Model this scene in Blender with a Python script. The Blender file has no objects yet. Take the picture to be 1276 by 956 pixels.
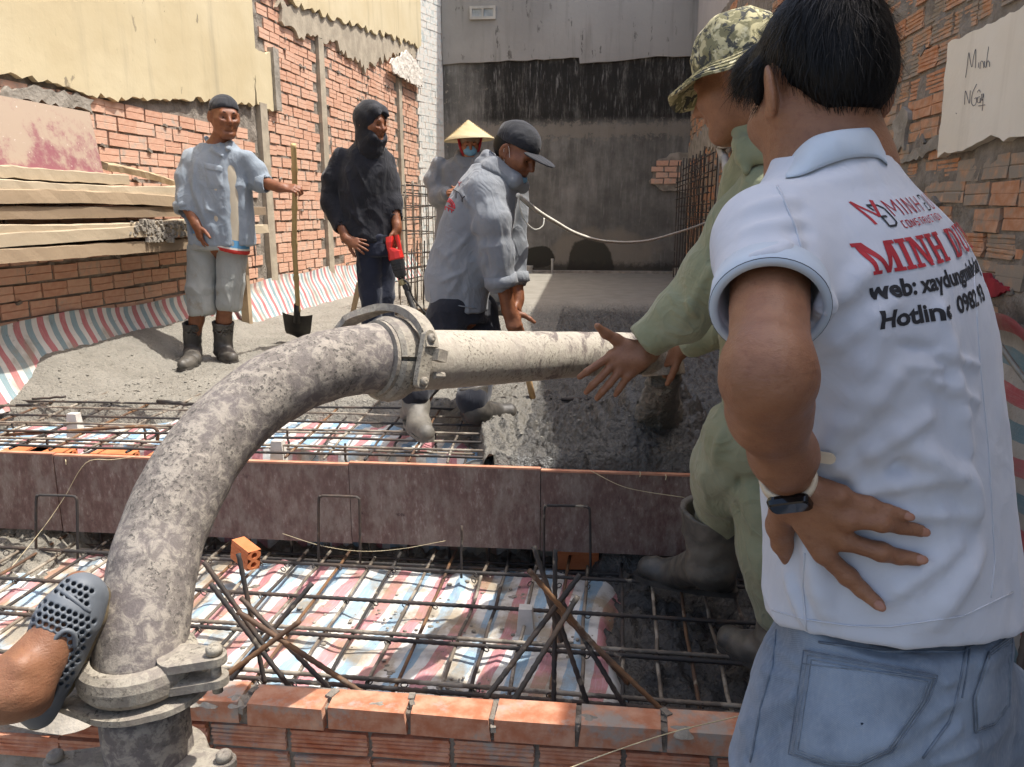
import bpy, bmesh, math, random
import numpy as np
from mathutils import Vector, Matrix
from mathutils.bvhtree import BVHTree
random.seed(7); RNG = np.random.default_rng(7)
S = bpy.context.scene; COL = S.collection
rad = math.radians
# ---------------------------------------------------------------- camera
FPX, PW, PH = 960.0, 1276, 956
YAW, PITCH = rad(5.63), rad(12.68)
CR = np.array([math.cos(YAW), math.sin(YAW), 0.0])
CF = np.array([-math.sin(YAW)*math.cos(PITCH), math.cos(YAW)*math.cos(PITCH), -math.sin(PITCH)])
CU = np.cross(CR, CF)
CC = np.array([0, 0, 0.93])
cam = bpy.data.objects.new('camera', bpy.data.cameras.new('camera')); COL.objects.link(cam)
cam.matrix_world = Matrix(((CR[0], CU[0], -CF[0], CC[0]), (CR[1], CU[1], -CF[1], CC[1]), (CR[2], CU[2], -CF[2], CC[2]), (0, 0, 0, 1)))
cam.data.sensor_fit = 'HORIZONTAL'; cam.data.sensor_width = 36; cam.data.lens = 36*FPX/PW
cam.data.clip_start = 0.02; cam.data.clip_end = 500
S.camera = cam
# ---------------------------------------------------------------- light
SUN_EL, SUN_AZ = rad(66), rad(84)
w = bpy.data.worlds.new('World'); S.world = w; w.use_nodes = True
sky = w.node_tree.nodes.new('ShaderNodeTexSky'); sky.sky_type = 'NISHITA'; sky.sun_disc = False
sky.sun_elevation = SUN_EL; sky.sun_rotation = SUN_AZ; sky.air_density = 1.0; sky.dust_density = 4.0; sky.ozone_density = 0.6
bg = w.node_tree.nodes['Background']; w.node_tree.links.new(sky.outputs[0], bg.inputs[0]); bg.inputs[1].default_value = 0.15
sun = bpy.data.objects.new('sun', bpy.data.lights.new('sun', 'SUN')); COL.objects.link(sun)
sun.data.energy = 3.1; sun.data.angle = rad(0.53); sun.data.color = (1.0, 0.965, 0.91)
TS = Vector((math.sin(SUN_AZ)*math.cos(SUN_EL), math.cos(SUN_AZ)*math.cos(SUN_EL), math.sin(SUN_EL)))
sun.rotation_euler = TS.to_track_quat('Z', 'Y').to_euler(); sun.location = (6, 2, 12)
S.view_settings.view_transform = 'Standard'; S.view_settings.look = 'None'
S.view_settings.exposure = 1.0; S.view_settings.gamma = 1.0
S.cycles.max_bounces = 8; S.cycles.diffuse_bounces = 5

# ---------------------------------------------------------------- measuring: pixel of the photograph -> point of the place
def ray(x, y): return CR*(x-PW/2)/FPX - CU*(y-PH/2)/FPX + CF
def atz(x, y, z): r = ray(x, y); return CC + r*(z-CC[2])/r[2]
def aty(x, y, Y): r = ray(x, y); return CC + r*Y/r[1]
def atx(x, y, X): r = ray(x, y); return CC + r*X/r[0]
def atd(x, y, d): return CC + ray(x, y)*d
def atp(x, y, p0, n):
    r = ray(x, y); n = np.array(n, float); return CC + r*(np.dot(np.array(p0)-CC, n)/np.dot(r, n))
def A(*v): return np.array(v, float)
def nrm(v): v = np.array(v, float); return v/np.linalg.norm(v)

# ---------------------------------------------------------------- objects
def fast_mesh(name, V, F, smooth=True):
    me = bpy.data.meshes.new(name); V = np.asarray(V, np.float32); F = np.asarray(F, np.int32)
    me.vertices.add(len(V)); me.vertices.foreach_set('co', V.ravel())
    k = F.shape[1]; me.loops.add(F.size); me.loops.foreach_set('vertex_index', F.ravel())
    me.polygons.add(len(F)); me.polygons.foreach_set('loop_start', np.arange(0, F.size, k, dtype=np.int32))
    me.polygons.foreach_set('use_smooth', np.full(len(F), smooth)); me.update(calc_edges=True); return me
def py_mesh(name, V, F, smooth=False):
    me = bpy.data.meshes.new(name); me.from_pydata([tuple(v) for v in V], [], F)
    if smooth: me.polygons.foreach_set('use_smooth', [True]*len(F))
    me.update(); return me
def thing(name, label, cat, loc=(0, 0, 0), rotz=0, group=None):
    o = bpy.data.objects.new(name, None); COL.objects.link(o); o.empty_display_size = .1
    o.location = loc; o.rotation_euler = (0, 0, rotz); o['label'] = label; o['category'] = cat
    if group: o['group'] = group
    return o
def part(name, me, mat, parent=None, world=True, label=None):
    o = bpy.data.objects.new(name, me); COL.objects.link(o)
    if mat and not me.materials: me.materials.append(mat)
    if parent:
        o.parent = parent
        if world:
            root = parent
            while root.parent: root = root.parent
            base = Matrix.LocRotScale(root.location, root.rotation_euler, root.scale)
            if parent is root: o.matrix_parent_inverse = base.inverted()
    if label: o['label'] = label
    return o
def tag(o, label, cat, group=None, kind=None):
    if label: o['label'] = label
    if cat: o['category'] = cat
    if group: o['group'] = group
    if kind: o['kind'] = kind
    return o
class MB:                      # gathers simple shapes into one mesh
    def __init__(s): s.V = []; s.F = []
    def add(s, V, F):
        b = len(s.V); s.V += [tuple(v) for v in V]; s.F += [tuple(i+b for i in f) for f in F]; return s
    def box(s, c, half, R=None):
        R = np.eye(3) if R is None else np.array(R); c = np.array(c, float); q = []
        for x in (-1, 1):
            for y in (-1, 1):
                for z in (-1, 1): q.append(c+R@(np.array([x, y, z])*np.array(half)))
        return s.add(q, [(0, 1, 3, 2), (4, 6, 7, 5), (0, 4, 5, 1), (2, 3, 7, 6), (0, 2, 6, 4), (1, 5, 7, 3)])
    def tube(s, pts, r, n=8, caps=True):
        V, F = sweep(pts, r, n, caps); return s.add(V, F)
    def ring(s, c, ax, prof, n=40, a0=0, a1=2*math.pi):      # lathe: prof = (radius, height) closed loop
        ax = nrm(ax); u = nrm(np.cross(ax, [0.3, 0.1, 1] if abs(ax[2]) < .9 else [1, 0, 0])); v = np.cross(ax, u); c = np.array(c)
        full = abs(a1-a0-2*math.pi) < 1e-6; m = len(prof); V = []; F = []
        cnt = n if full else n+1
        for i in range(cnt):
            a = a0+(a1-a0)*i/n; d = u*math.cos(a)+v*math.sin(a)
            for (r, h) in prof: V.append(c+d*r+ax*h)
        for i in range(n):
            j = (i+1) % cnt
            for k in range(m): F.append((i*m+k, j*m+k, j*m+(k+1) % m, i*m+(k+1) % m))
        if not full: F += [tuple(range(m))[::-1], tuple((cnt-1)*m+k for k in range(m))]
        return s.add(V, F)
    def mesh(s, name, smooth=False): return py_mesh(name, s.V, s.F, smooth)
def sweep(pts, r, n=8, caps=True):
    pts = [np.array(p, float) for p in pts]; m = len(pts)
    rr = [r]*m if np.isscalar(r) else list(r)
    T = [nrm(pts[min(i+1, m-1)]-pts[max(i-1, 0)]) for i in range(m)]
    ref = np.array([0, 0, 1.]) if abs(T[0][2]) < .9 else np.array([1., 0, 0])
    u = nrm(np.cross(T[0], ref)); V = []; F = []
    for i in range(m):
        u = nrm(u-T[i]*np.dot(u, T[i])); v = np.cross(T[i], u)
        for k in range(n):
            a = 2*math.pi*k/n; V.append(pts[i]+(u*math.cos(a)+v*math.sin(a))*rr[i])
    for i in range(m-1):
        for k in range(n):
            F.append((i*n+k, i*n+(k+1) % n, (i+1)*n+(k+1) % n, (i+1)*n+k))
    if caps: F += [tuple(range(n))[::-1], tuple((m-1)*n+k for k in range(n))]
    return V, F
def catmull(pts, per=8):
    p = [np.array(q, float) for q in pts]; p = [2*p[0]-p[1]]+p+[2*p[-1]-p[-2]]; out = []
    for i in range(1, len(p)-2):
        for t in np.linspace(0, 1, per, endpoint=False):
            a, b, c, d = p[i-1:i+3]
            out.append(.5*((2*b)+(c-a)*t+(2*a-5*b+4*c-d)*t*t+(3*b-a-3*c+d)*t**3))
    return out+[p[-2]]

# ---------------------------------------------------------------- noise
def _h(i, j, k):
    n = (i*374761393+j*668265263+k*2147483647*3+1013904223) & 0xffffffff
    n = ((n ^ (n >> 13))*1274126177) & 0xffffffff; n = n ^ (n >> 16)
    return (n & 0xffff)/32767.5-1
def vn(P):
    P = np.asarray(P, float); I = np.floor(P).astype(np.int64); f = P-I; f = f*f*f*(f*(f*6-15)+10)
    x, y, z = I.T; u, v, w_ = f.T
    def L(a, b, t): return a+(b-a)*t
    return L(L(L(_h(x, y, z), _h(x+1, y, z), u), L(_h(x, y+1, z), _h(x+1, y+1, z), u), v),
             L(L(_h(x, y, z+1), _h(x+1, y, z+1), u), L(_h(x, y+1, z+1), _h(x+1, y+1, z+1), u), v), w_)
def fbm(P, o=3):
    P = np.asarray(P, float); s = 0; a = 1; t = 0
    for i in range(o): s = s+a*vn(P*(2**i)+i*17.3); t += a; a *= .5
    return s/t

# ---------------------------------------------------------------- implicit surfaces for bodies and clothes
def _smin(a, b, k):
    h = np.clip(.5+.5*(b-a)/k, 0, 1); return b+(a-b)*h-k*h*(1-h)
def cone(a, b, ra, rb, k=.02, op='u'):
    a = np.array(a, float); b = np.array(b, float); ba = b-a; bb = max(np.dot(ba, ba), 1e-12); r = max(ra, rb)
    def fn(p):
        q = p-a; t = np.clip(q@ba/bb, 0, 1); return np.linalg.norm(q-t[:, None]*ba, axis=1)-(ra+(rb-ra)*t)
    return (op, fn, np.minimum(a, b)-r, np.maximum(a, b)+r, k)
def ball(c, r, k=.02, op='u'): return cone(c, np.array(c, float)+1e-5, r, r, k, op)
def ell(c, r, R=None, k=.02, op='u'):
    c = np.array(c, float); r = np.array(r, float); R = np.eye(3) if R is None else np.array(R, float); m = r.max()
    def fn(p):
        q = (p-c)@R; k0 = np.linalg.norm(q/r, axis=1); k1 = np.linalg.norm(q/(r*r), axis=1); return k0*(k0-1)/np.maximum(k1, 1e-6)
    return (op, fn, c-m, c+m, k)
def loft(secs, yaw=0, n=2.2, k=.03, op='u'):      # secs (z, cx, cy, rx, ry)
    s = np.array(sorted(secs), float); ca, sa = math.cos(yaw), math.sin(yaw)
    zz = np.linspace(s[0, 0], s[-1, 0], 60)
    cols = [np.interp(zz, s[:, 0], s[:, i]) for i in range(1, 5)]
    ker = np.ones(7)/7; cols = [np.convolve(np.pad(c, 3, 'edge'), ker, 'valid') for c in cols]
    M = max(cols[2].max(), cols[3].max())
    def fn(p):
        z = p[:, 2]; cx, cy, rx, ry = [np.interp(z, zz, c) for c in cols]
        x = p[:, 0]-cx; y = p[:, 1]-cy; qx = x*ca+y*sa; qy = -x*sa+y*ca
        d2 = (np.abs(qx/rx)**n+np.abs(qy/ry)**n)**(1/n); L = np.hypot(qx, qy)
        d = np.where(d2 > 1e-3, L*(1-1/np.maximum(d2, 1e-3)), -np.minimum(rx, ry)); d = np.maximum(d, -np.minimum(rx, ry))
        return np.maximum(d, np.maximum(z-s[-1, 0], s[0, 0]-z))
    lo = A(cols[0].min()-M, cols[1].min()-M, s[0, 0]); hi = A(cols[0].max()+M, cols[1].max()+M, s[-1, 0])
    return (op, fn, lo, hi, k)
def cut(p0, n, k=.004):                            # keep the side n points away from
    p0 = np.array(p0, float); n = nrm(n)
    return ('i', lambda p: (p-p0)@n, None, None, k)
def chain(pts, rs, k=.02, op='u'): return [cone(pts[i], pts[i+1], rs[i], rs[i+1], k, op) for i in range(len(pts)-1)]
def field(prims, P, margin):
    d = np.full(len(P), 1.0)
    for op, fn, lo, hi, k in prims:
        if op == 'i': d = -_smin(-d, -fn(P), k); continue
        m = np.nonzero(((P > lo-margin) & (P < hi+margin)).all(axis=1))[0]
        if not len(m): continue
        v = fn(P[m])
        if op == 'u': d[m] = _smin(d[m], v, k)
        elif op == 's': d[m] = -_smin(-d[m], v, k)
    return d
def sdf(prims, res, slack=1.15):
    lo = np.min([p[2] for p in prims if p[0] == 'u'], axis=0)-2*res; hi = np.max([p[3] for p in prims if p[0] == 'u'], axis=0)+2*res
    B = 8; bs = B*res; nb = np.ceil((hi-lo)/bs).astype(int)+1; mg = bs*max(1.1, slack)+.01
    g = np.stack(np.meshgrid(*[np.arange(n) for n in nb], indexing='ij'), -1).reshape(-1, 3)
    c = lo+(g+.5)*bs
    f = np.concatenate([field(prims, q, mg) for q in np.array_split(c, max(1, len(c)//400000))])
    blk = g[np.abs(f) < bs*slack]
    loc = np.stack(np.meshgrid(*[np.arange(B+1)]*3, indexing='ij'), -1).reshape(-1, 3)
    keys = []; pos = []; flags = []
    D = np.array((nb*B+2), np.int64)
    off = np.array([(i, j, k) for i in (0, 1) for j in (0, 1) for k in (0, 1)])
    edges = [(0, 4), (1, 5), (2, 6), (3, 7), (0, 2), (1, 3), (4, 6), (5, 7), (0, 1), (2, 3), (4, 5), (6, 7)]
    for bb in np.array_split(blk, max(1, len(blk)//500)):
        if not len(bb): continue
        gi = bb[:, None, :]*B+loc[None]; P = lo+gi.reshape(-1, 3)*res
        v = field(prims, P, mg).reshape(len(bb), B+1, B+1, B+1)
        cv = np.stack([v[:, i:B+i, j:B+j, k:B+k] for i, j, k in off], -1)
        s = cv < 0; n = s.sum(-1); act = np.nonzero((n > 0) & (n < 8))
        if not len(act[0]): continue
        c8 = cv[act]; s8 = s[act]; base = bb[act[0]]*B+np.stack(act[1:], -1)
        num = np.zeros((len(c8), 3)); cnt = np.zeros(len(c8))
        for a, b in edges:
            m = s8[:, a] != s8[:, b]; t = np.where(m, c8[:, a]/np.where(m, c8[:, a]-c8[:, b], 1), 0)
            num += m[:, None]*(off[a]+(off[b]-off[a])*t[:, None]); cnt += m
        pos.append(lo+(base+num/cnt[:, None])*res)
        keys.append((base[:, 0]*D[1]+base[:, 1])*D[2]+base[:, 2])
        flags.append(np.stack([s8[:, 0], s8[:, 4], s8[:, 2], s8[:, 1]], -1))
    keys = np.concatenate(keys); pos = np.concatenate(pos); flags = np.concatenate(flags)
    o = np.argsort(keys); ks = keys[o]; quads = []
    sx, sy, sz = D[1]*D[2], D[2], 1
    for col, (d1, d2) in ((1, (sy, sz)), (2, (sz, sx)), (3, (sx, sy))):
        m = np.nonzero(flags[:, 0] != flags[:, col])[0]; kk = keys[m]
        q = []; ok = np.ones(len(m), bool)
        for dk in (0, d1, d1+d2, d2):
            i = np.searchsorted(ks, kk-dk); i = np.minimum(i, len(ks)-1); ok &= ks[i] == kk-dk; q.append(o[i])
        q = np.stack(q, -1); fl = flags[m, 0]
        q = np.where(fl[:, None], q, q[:, ::-1]); quads.append(q[ok])
    return pos, np.concatenate(quads)
def vnormals(V, F):
    n = np.cross(V[F[:, 2]]-V[F[:, 0]], V[F[:, 3]]-V[F[:, 1]]); N = np.zeros_like(V)
    for i in range(4): np.add.at(N, F[:, i], n)
    return N/np.maximum(np.linalg.norm(N, axis=1), 1e-12)[:, None]
def relax(V, F, it=1, lam=.5):
    for _ in range(it):
        s = np.zeros_like(V); c = np.zeros(len(V))
        for a, b in ((0, 1), (1, 2), (2, 3), (3, 0)):
            np.add.at(s, F[:, a], V[F[:, b]]); np.add.at(c, F[:, a], 1); np.add.at(s, F[:, b], V[F[:, a]]); np.add.at(c, F[:, b], 1)
        V = V+(s/np.maximum(c, 1)[:, None]-V)*lam
    return V
def folds(V, N, lines):         # lines: (p0, p1, width, height) creases raised along a segment
    for a, b, wd, am in lines:
        a = np.array(a, float); b = np.array(b, float); ba = b-a; q = V-a; t = np.clip(q@ba/np.dot(ba, ba), 0, 1)
        d = np.linalg.norm(q-t[:, None]*ba, axis=1)
        V = V+N*(am*np.exp(-(d/wd)**2)*(.35+.65*np.sin(np.clip(t*1.0+.0, 0, 1)*math.pi)))[:, None]
    return V
def skin(name, prims, res, mat, parent, disp=None, it=1, label=None):
    V, F = sdf(prims, res); V = relax(V, F, it)
    if disp is not None: V = disp(V, vnormals(V, F))
    return part(name, fast_mesh(name, V, F), mat, parent, label=label)
def cloth_disp(amp, sc, stretch=(1, 1, 1), seed=0, lines=(), fine=.25):
    st = np.array(stretch, float)
    def f(V, N):
        P = V*sc*st+seed*7.7; wv = V+.25/sc*np.stack([vn(P*.7+3), vn(P*.7+9), vn(P*.7+15)], -1)
        r = 1-np.abs(fbm(wv*sc*st+seed, 2))*2.2; h = amp*np.clip(r, -1, 1)+amp*fine*fbm(V*sc*3*st+5+seed, 2)
        V = V+N*h[:, None]
        return folds(V, N, lines) if len(lines) else V
    return f

# ---------------------------------------------------------------- materials
def hx(s): return tuple(((int(s[i:i+2], 16)/255+.055)/1.055)**2.4 if int(s[i:i+2], 16) > 10 else int(s[i:i+2], 16)/255/12.92 for i in (0, 2, 4))+(1.0,)
class G:
    def __init__(s, name):
        s.m = bpy.data.materials.new(name); s.m.use_nodes = True; s.t = s.m.node_tree; s.b = s.t.nodes['Principled BSDF']; s.h = None
        s.tc = s.t.nodes.new('ShaderNodeTexCoord')
    def n(s, typ, **kw):
        x = s.t.nodes.new('ShaderNode'+typ)
        for k, v in kw.items(): setattr(x, k, v)
        return x
    def l(s, src, dst):
        if isinstance(src, bpy.types.NodeSocket): s.t.links.new(src, dst)
        elif src is not None:
            if isinstance(src, tuple) and len(src) == 3 and dst.type == 'RGBA': src = src+(1.0,)
            dst.default_value = src
    def obj(s): return s.tc.outputs['Object']
    def uv(s): return s.tc.outputs['UV']
    def vec(s, v, scale=(1, 1, 1), loc=(0, 0, 0), rot=(0, 0, 0)):
        m = s.n('Mapping'); s.l(v, m.inputs[0]); m.inputs['Scale'].default_value = scale; m.inputs['Location'].default_value = loc; m.inputs['Rotation'].default_value = rot
        return m.outputs[0]
    def noise(s, v, sc, det=4, rough=.55, dist=0):
        x = s.n('TexNoise'); s.l(v, x.inputs['Vector']); x.inputs['Scale'].default_value = sc; x.inputs['Detail'].default_value = det
        x.inputs['Roughness'].default_value = rough; x.inputs['Distortion'].default_value = dist; return x.outputs['Fac']
    def vor(s, v, sc, feat='F1', out='Distance', rnd=1):
        x = s.n('TexVoronoi', feature=feat); s.l(v, x.inputs['Vector']); x.inputs['Scale'].default_value = sc; x.inputs['Randomness'].default_value = rnd; return x.outputs[out]
    def ramp(s, f, lo, hi, a=0, b=1):
        x = s.n('MapRange', interpolation_type='SMOOTHSTEP'); s.l(f, x.inputs[0])
        for i, q in zip((1, 2, 3, 4), (lo, hi, a, b)): x.inputs[i].default_value = q
        return x.outputs[0]
    def m2(s, op, a, b=None):
        x = s.n('Math', operation=op); s.l(a, x.inputs[0])
        if b is not None: s.l(b, x.inputs[1])
        return x.outputs[0]
    def mix(s, f, a, b, mode='MIX'):
        x = s.n('Mix', data_type='RGBA', blend_type=mode); s.l(f, x.inputs[0]); s.l(a, x.inputs[6]); s.l(b, x.inputs[7]); return x.outputs[2]
    def xyz(s, v):
        x = s.n('SeparateXYZ'); s.l(v, x.inputs[0]); return x.outputs
    def rnd(s): return s.n('ObjectInfo').outputs['Random']
    def attr(s, nm): x = s.n('Attribute', attribute_name=nm); return x.outputs['Fac']
    def bump(s, h, st, dist=.01):
        b = s.n('Bump'); b.inputs['Strength'].default_value = st; b.inputs['Distance'].default_value = dist; s.l(h, b.inputs['Height'])
        if s.h is not None: s.l(s.h, b.inputs['Normal'])
        s.h = b.outputs[0]; return s
    def out(s, col, rough=.8, metal=0, spec=.5, sheen=0, sss=0):
        s.l(col, s.b.inputs['Base Color']); s.l(rough, s.b.inputs['Roughness']); s.l(metal, s.b.inputs['Metallic']); s.b.inputs['Specular IOR Level'].default_value = spec
        if sheen: s.b.inputs['Sheen Weight'].default_value = sheen
        if sss:
            s.b.inputs['Subsurface Weight'].default_value = sss; s.b.inputs['Subsurface Radius'].default_value = (.012, .004, .002); s.b.inputs['Subsurface Scale'].default_value = 1
        if s.h is not None: s.l(s.h, s.b.inputs['Normal'])
        return s.m
def simple(name, a, b, sc=8, lo=.35, hi=.65, rough=.8, bsc=60, bst=.3, bd=.003, metal=0, spec=.5, st=(1, 1, 1), sheen=0):
    g = G(name); v = g.vec(g.obj(), st); c = g.mix(g.ramp(g.noise(v, sc, 5), lo, hi), hx(a), hx(b))
    g.bump(g.noise(g.obj(), bsc, 4), bst, bd); return g.out(c, rough, metal, spec, sheen)
# ================================================================ SETTING
def lx(Y): return -2.95+.071*(Y-4)
Lu = nrm([.071, 1, 0]); Ln = A(Lu[1], -Lu[0], 0); L0 = A(lx(2.6), 2.6, 0); LROT = math.atan2(Lu[1], Lu[0])
def lw(x, y): p = atp(x, y, L0, Ln); return float((p-L0)@Lu), float(p[2])
XR = 1.42
def rw(x, y): p = atx(x, y, XR); return 12.0-float(p[1]), float(p[2])
YB = 11.9

# ---- materials of walls
def brick_mat(name, a, b, dirt, source, dirt_lo=.5, dirt_hi=.72, fine=0.15):
    g = G(name); o = g.obj(); r = g.rnd() if source == 'obj' else g.attr('rnd')
    c = g.mix(r, hx(a), hx(b)); c2 = g.mix(g.ramp(g.noise(o, 22, 5), .3, .75), c, g.mix(.5, c, hx('d9b79c')))
    off = g.n('VectorMath', operation='ADD'); g.l(o, off.inputs[0]); cmb = g.n('CombineXYZ'); g.l(g.m2('MULTIPLY', r, 31.7), cmb.inputs[0]); g.l(cmb.outputs[0], off.inputs[1])
    d = g.ramp(g.m2('ADD', g.noise(off.outputs[0], 13, 6, .65), g.m2('MULTIPLY', r, fine)), dirt_lo, dirt_hi)
    g.bump(g.noise(o, 70, 5), .5, .004); g.bump(g.noise(o, 260, 3), .35, .0015)
    return g.out(g.mix(d, c2, hx(dirt)), .9, spec=.25)
M_BL = brick_mat('left_brick', 'c3937a', 'd0a78f', 'b0a293', 'obj', .6, .85); M_BLs = brick_mat('left_brick_far', 'c3937a', 'd0a78f', 'b0a293', 'attr', .6, .85)
M_BR = brick_mat('right_brick', 'b67a55', 'b18a68', '958a7b', 'obj', .56, .8, .3); M_BRs = brick_mat('right_brick_far', 'b67a55', 'b18a68', '958a7b', 'attr', .56, .8, .3)
M_BF = brick_mat('front_brick', 'a96345', 'b07456', 'a0958a', 'obj', .62, .8)
M_WHITE_BRICK = brick_mat('white_painted_brick', 'cfd2cb', 'd8dad3', 'a9b3b0', 'attr', .55, .8)
M_MORTAR = simple('mortar', '6f675c', '8f867a', 14, .3, .7, .95, 50, .9, .012)
M_COL = simple('pale_cement', '978c7a', 'b0a48f', 9, .3, .7, .95, 40, .6, .006)
M_CEMENT = simple('cement_render', '7c7569', 'a1998c', 9, .3, .7, .95, 40, .8, .01)
def plaster_mat(name, base, tint, streak, chips=True):
    g = G(name); o = g.obj(); v = g.vec(o, (6, 6, .5)); s = g.ramp(g.noise(v, 1.5, 6, .6), .5, .8)
    c = g.mix(g.ramp(g.noise(o, 1.3, 4), .3, .7), hx(base), hx(tint)); c = g.mix(g.m2('MULTIPLY', s, .55), c, hx(streak))
    if chips:
        k = g.m2('MULTIPLY', g.ramp(g.noise(g.vec(o, (1, 1, .45)), 13, 4, .6), .66, .70), g.ramp(g.noise(o, 1.7, 2), .45, .6))
        c = g.mix(g.m2('MULTIPLY', k, .7), c, hx('6d6355'))
    g.bump(g.noise(o, 9, 6), .35, .012); g.bump(g.noise(o, 120, 3), .2, .002)
    return g.out(c, .85, spec=.3)
M_YEL = plaster_mat('cream_plaster', 'c9bb99', 'beae8a', '938974')
M_YEL2 = plaster_mat('cream_plaster_far', 'cbbd9c', 'c2b28e', '9a8f76', False)
M_RPLAS = plaster_mat('white_plaster', 'e8e0cf', 'e0d6c2', 'c4b9a4', False)
M_PINK = plaster_mat('grey_pink_render', 'b8b2ad', 'aea8a3', '8f8a85', False)

# ---- brick building kit
def brick_geo(L, H, D, ng, seed, rag=.0015):
    r = random.Random(seed); prof = [(0, 0)]
    for i in range(ng):
        zc = H*(i+1)/(ng+1); prof += [(0, zc-.0035), (.0045, zc), (0, zc+.0035)]
    prof += [(0, H), (D, H), (D, 0)]
    V = []; n = len(prof)
    for x in (-L/2, L/2):
        for (y, z) in prof: V.append((x+r.uniform(-rag, rag)*1.6, y+r.uniform(0, rag), z+r.uniform(-rag, rag)))
    F = [(k, (k+1) % n, n+(k+1) % n, n+k) for k in range(n)] + [tuple(range(n))[::-1], tuple(range(n, 2*n))]
    F = [f[::-1] for f in F]
    return np.array(V), F
def lay(root, items, geos, mat, mat_far, key, limit=300):
    """items (u, z, variant, tilt, yoff); the biggest in view become single bricks, the rest one mesh"""
    items = sorted(items, key=key); near = items[:limit]; far = items[limit:]
    mes = [py_mesh('brick', V, F) for V, F in geos]
    for me in mes: me.materials.append(mat)
    for (u, z, v, t, yo) in near:
        o = bpy.data.objects.new('brick', mes[v]); COL.objects.link(o); o.parent = root; o.location = (u, yo, z); o.rotation_euler = (0, t, t*.6)
    if far:
        Vs = []; Fs = []; rn = []; b = 0
        for (u, z, v, t, yo) in far:
            V, F = geos[v]; Vs.append(V+np.array([u, yo, z])); q = random.random()
            for f in F: Fs.append(tuple(i+b for i in f)); rn.append(q)
            b += len(V)
        me = py_mesh('brickwork', np.concatenate(Vs), Fs); a = me.attributes.new('rnd', 'FLOAT', 'FACE'); a.data.foreach_set('value', rn)
        o = part('brickwork', me, mat_far, root, world=False); o['kind'] = 'stuff'
def grid_sheet(nu, nv, fn, smooth=True, name='sheet', uv=None):
    U, Vv = np.meshgrid(np.linspace(0, 1, nu), np.linspace(0, 1, nv), indexing='ij'); P = fn(U.ravel(), Vv.ravel())
    i = np.arange(nu*nv).reshape(nu, nv); F = np.stack([i[:-1, :-1], i[1:, :-1], i[1:, 1:], i[:-1, 1:]], -1).reshape(-1, 4)
    me = fast_mesh(name, P, F, smooth)
    if uv is not None:
        q = np.stack(uv(U.ravel(), Vv.ravel()), -1).astype(np.float32); l = me.uv_layers.new(name='UVMap'); l.data.foreach_set('uv', q[F.ravel()].ravel())
    return me
def mortar_sheet(u0, u1, z0, z1, y=.008, amp=.012, step=.028, bulge=0.0):
    def fn(a, b):
        u = u0+(u1-u0)*a; z = z0+(z1-z0)*b; P = np.stack([u*9, z*11, z*0], -1)
        h = amp*fbm(P*1.3, 3)+bulge*np.clip(fbm(P*.35+40, 2)-.15, 0, 1)
        return np.stack([u, y-h, z], -1)
    return grid_sheet(int((u1-u0)/step), int((z1-z0)/step), fn, True, 'mortar')
def ragged(outline, jit, thick, seed, y=-.02, sub=.05, rag_edges=None):
    """a sheet of render with broken edges in wall coordinates (u, z)"""
    r = random.Random(seed); pts = []; n = len(outline)
    for i in range(n):
        a = np.array(outline[i]); b = np.array(outline[(i+1) % n]); L = np.linalg.norm(b-a); k = max(1, int(L/sub)); rg = rag_edges is None or i in rag_edges
        nn = np.array([-(b-a)[1], (b-a)[0]])/max(L, 1e-6)
        for j in range(k):
            p = a+(b-a)*j/k
            if rg: p = p+nn*(jit*float(fbm(np.array([[j*.9+i*33+seed, seed, .3]]), 3)[0])*1.6+r.uniform(-jit, jit)*.3)
            pts.append(p)
    bm = bmesh.new(); vs = [bm.verts.new((p[0], y, p[1])) for p in pts]; es = [bm.edges.new((vs[i], vs[(i+1) % len(vs)])) for i in range(len(vs))]
    bmesh.ops.triangle_fill(bm, edges=es, use_beauty=True)
    ex = bmesh.ops.extrude_face_region(bm, geom=bm.faces[:])
    for e in ex['geom']:
        if isinstance(e, bmesh.types.BMVert): e.co.y += thick
    bmesh.ops.recalc_face_normals(bm, faces=bm.faces[:])
    me = bpy.data.meshes.new('render'); bm.to_mesh(me); bm.free(); return me
def frame_pt(root, u, y, z): return root.matrix_basis @ Vector((u, y, z))
def px_of(P):
    v = np.array(P)-CC; d = v@CF; return PW/2+FPX*(v@CR)/d, PH/2-FPX*(v@CU)/d, d

# ---------------------------------------------------------------- left party wall
WL = thing('brick_wall', 'sunlit bare brick party wall on the left with cream plaster on top', 'wall', tuple(L0), LROT)
WLEN = (11.3-2.6)/Lu[1]
part('mortar', mortar_sheet(-.6, WLEN, -.5, 3.6, y=.012), M_MORTAR, WL, False)
m = MB(); m.box((WLEN/2-.3, .17, 1.9), (WLEN/2+.3, .13, 2.4)); part('masonry', m.mesh('masonry'), M_CEMENT, WL, False)
ub = lw(125, 128)[0]; up1 = lw(312, 30)[0]; up2 = lw(336, 100)[0]; zp = 1.60
geoL = [brick_geo(.178, .078, .06, 1, i) for i in range(6)]
cols = [lw(329, 200)[0], lw(404, 200)[0], lw(499, 200)[0]]
up3a, zp3a = lw(372, 8); up3b, zp3b = lw(520, 58)
items = []; z = -.28; row = 0
while z < 3.35:
    u = -.5+(row % 2)*.096
    while u < WLEN-.1:
        cov = (u < up1 and z > zp-.03) or (u < up2 and 1.66 < z < 2.2) or any(abs(u-c) < .145 for c in cols) or (u > up3a-.3 and z > zp3a+(zp3b-zp3a)*(u-up3a)/(up3b-up3a)+.02) or z > 3.2 and u > up3a
        if not cov and random.random() > .006:
            items.append((u+random.uniform(-.005, .005), z+random.uniform(-.004, .004)+.006*math.sin(u*1.7+row), random.randrange(6), random.uniform(-.012, .012), random.uniform(-.004, .006)))
        u += .193
    z += .0935; row += 1
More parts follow.
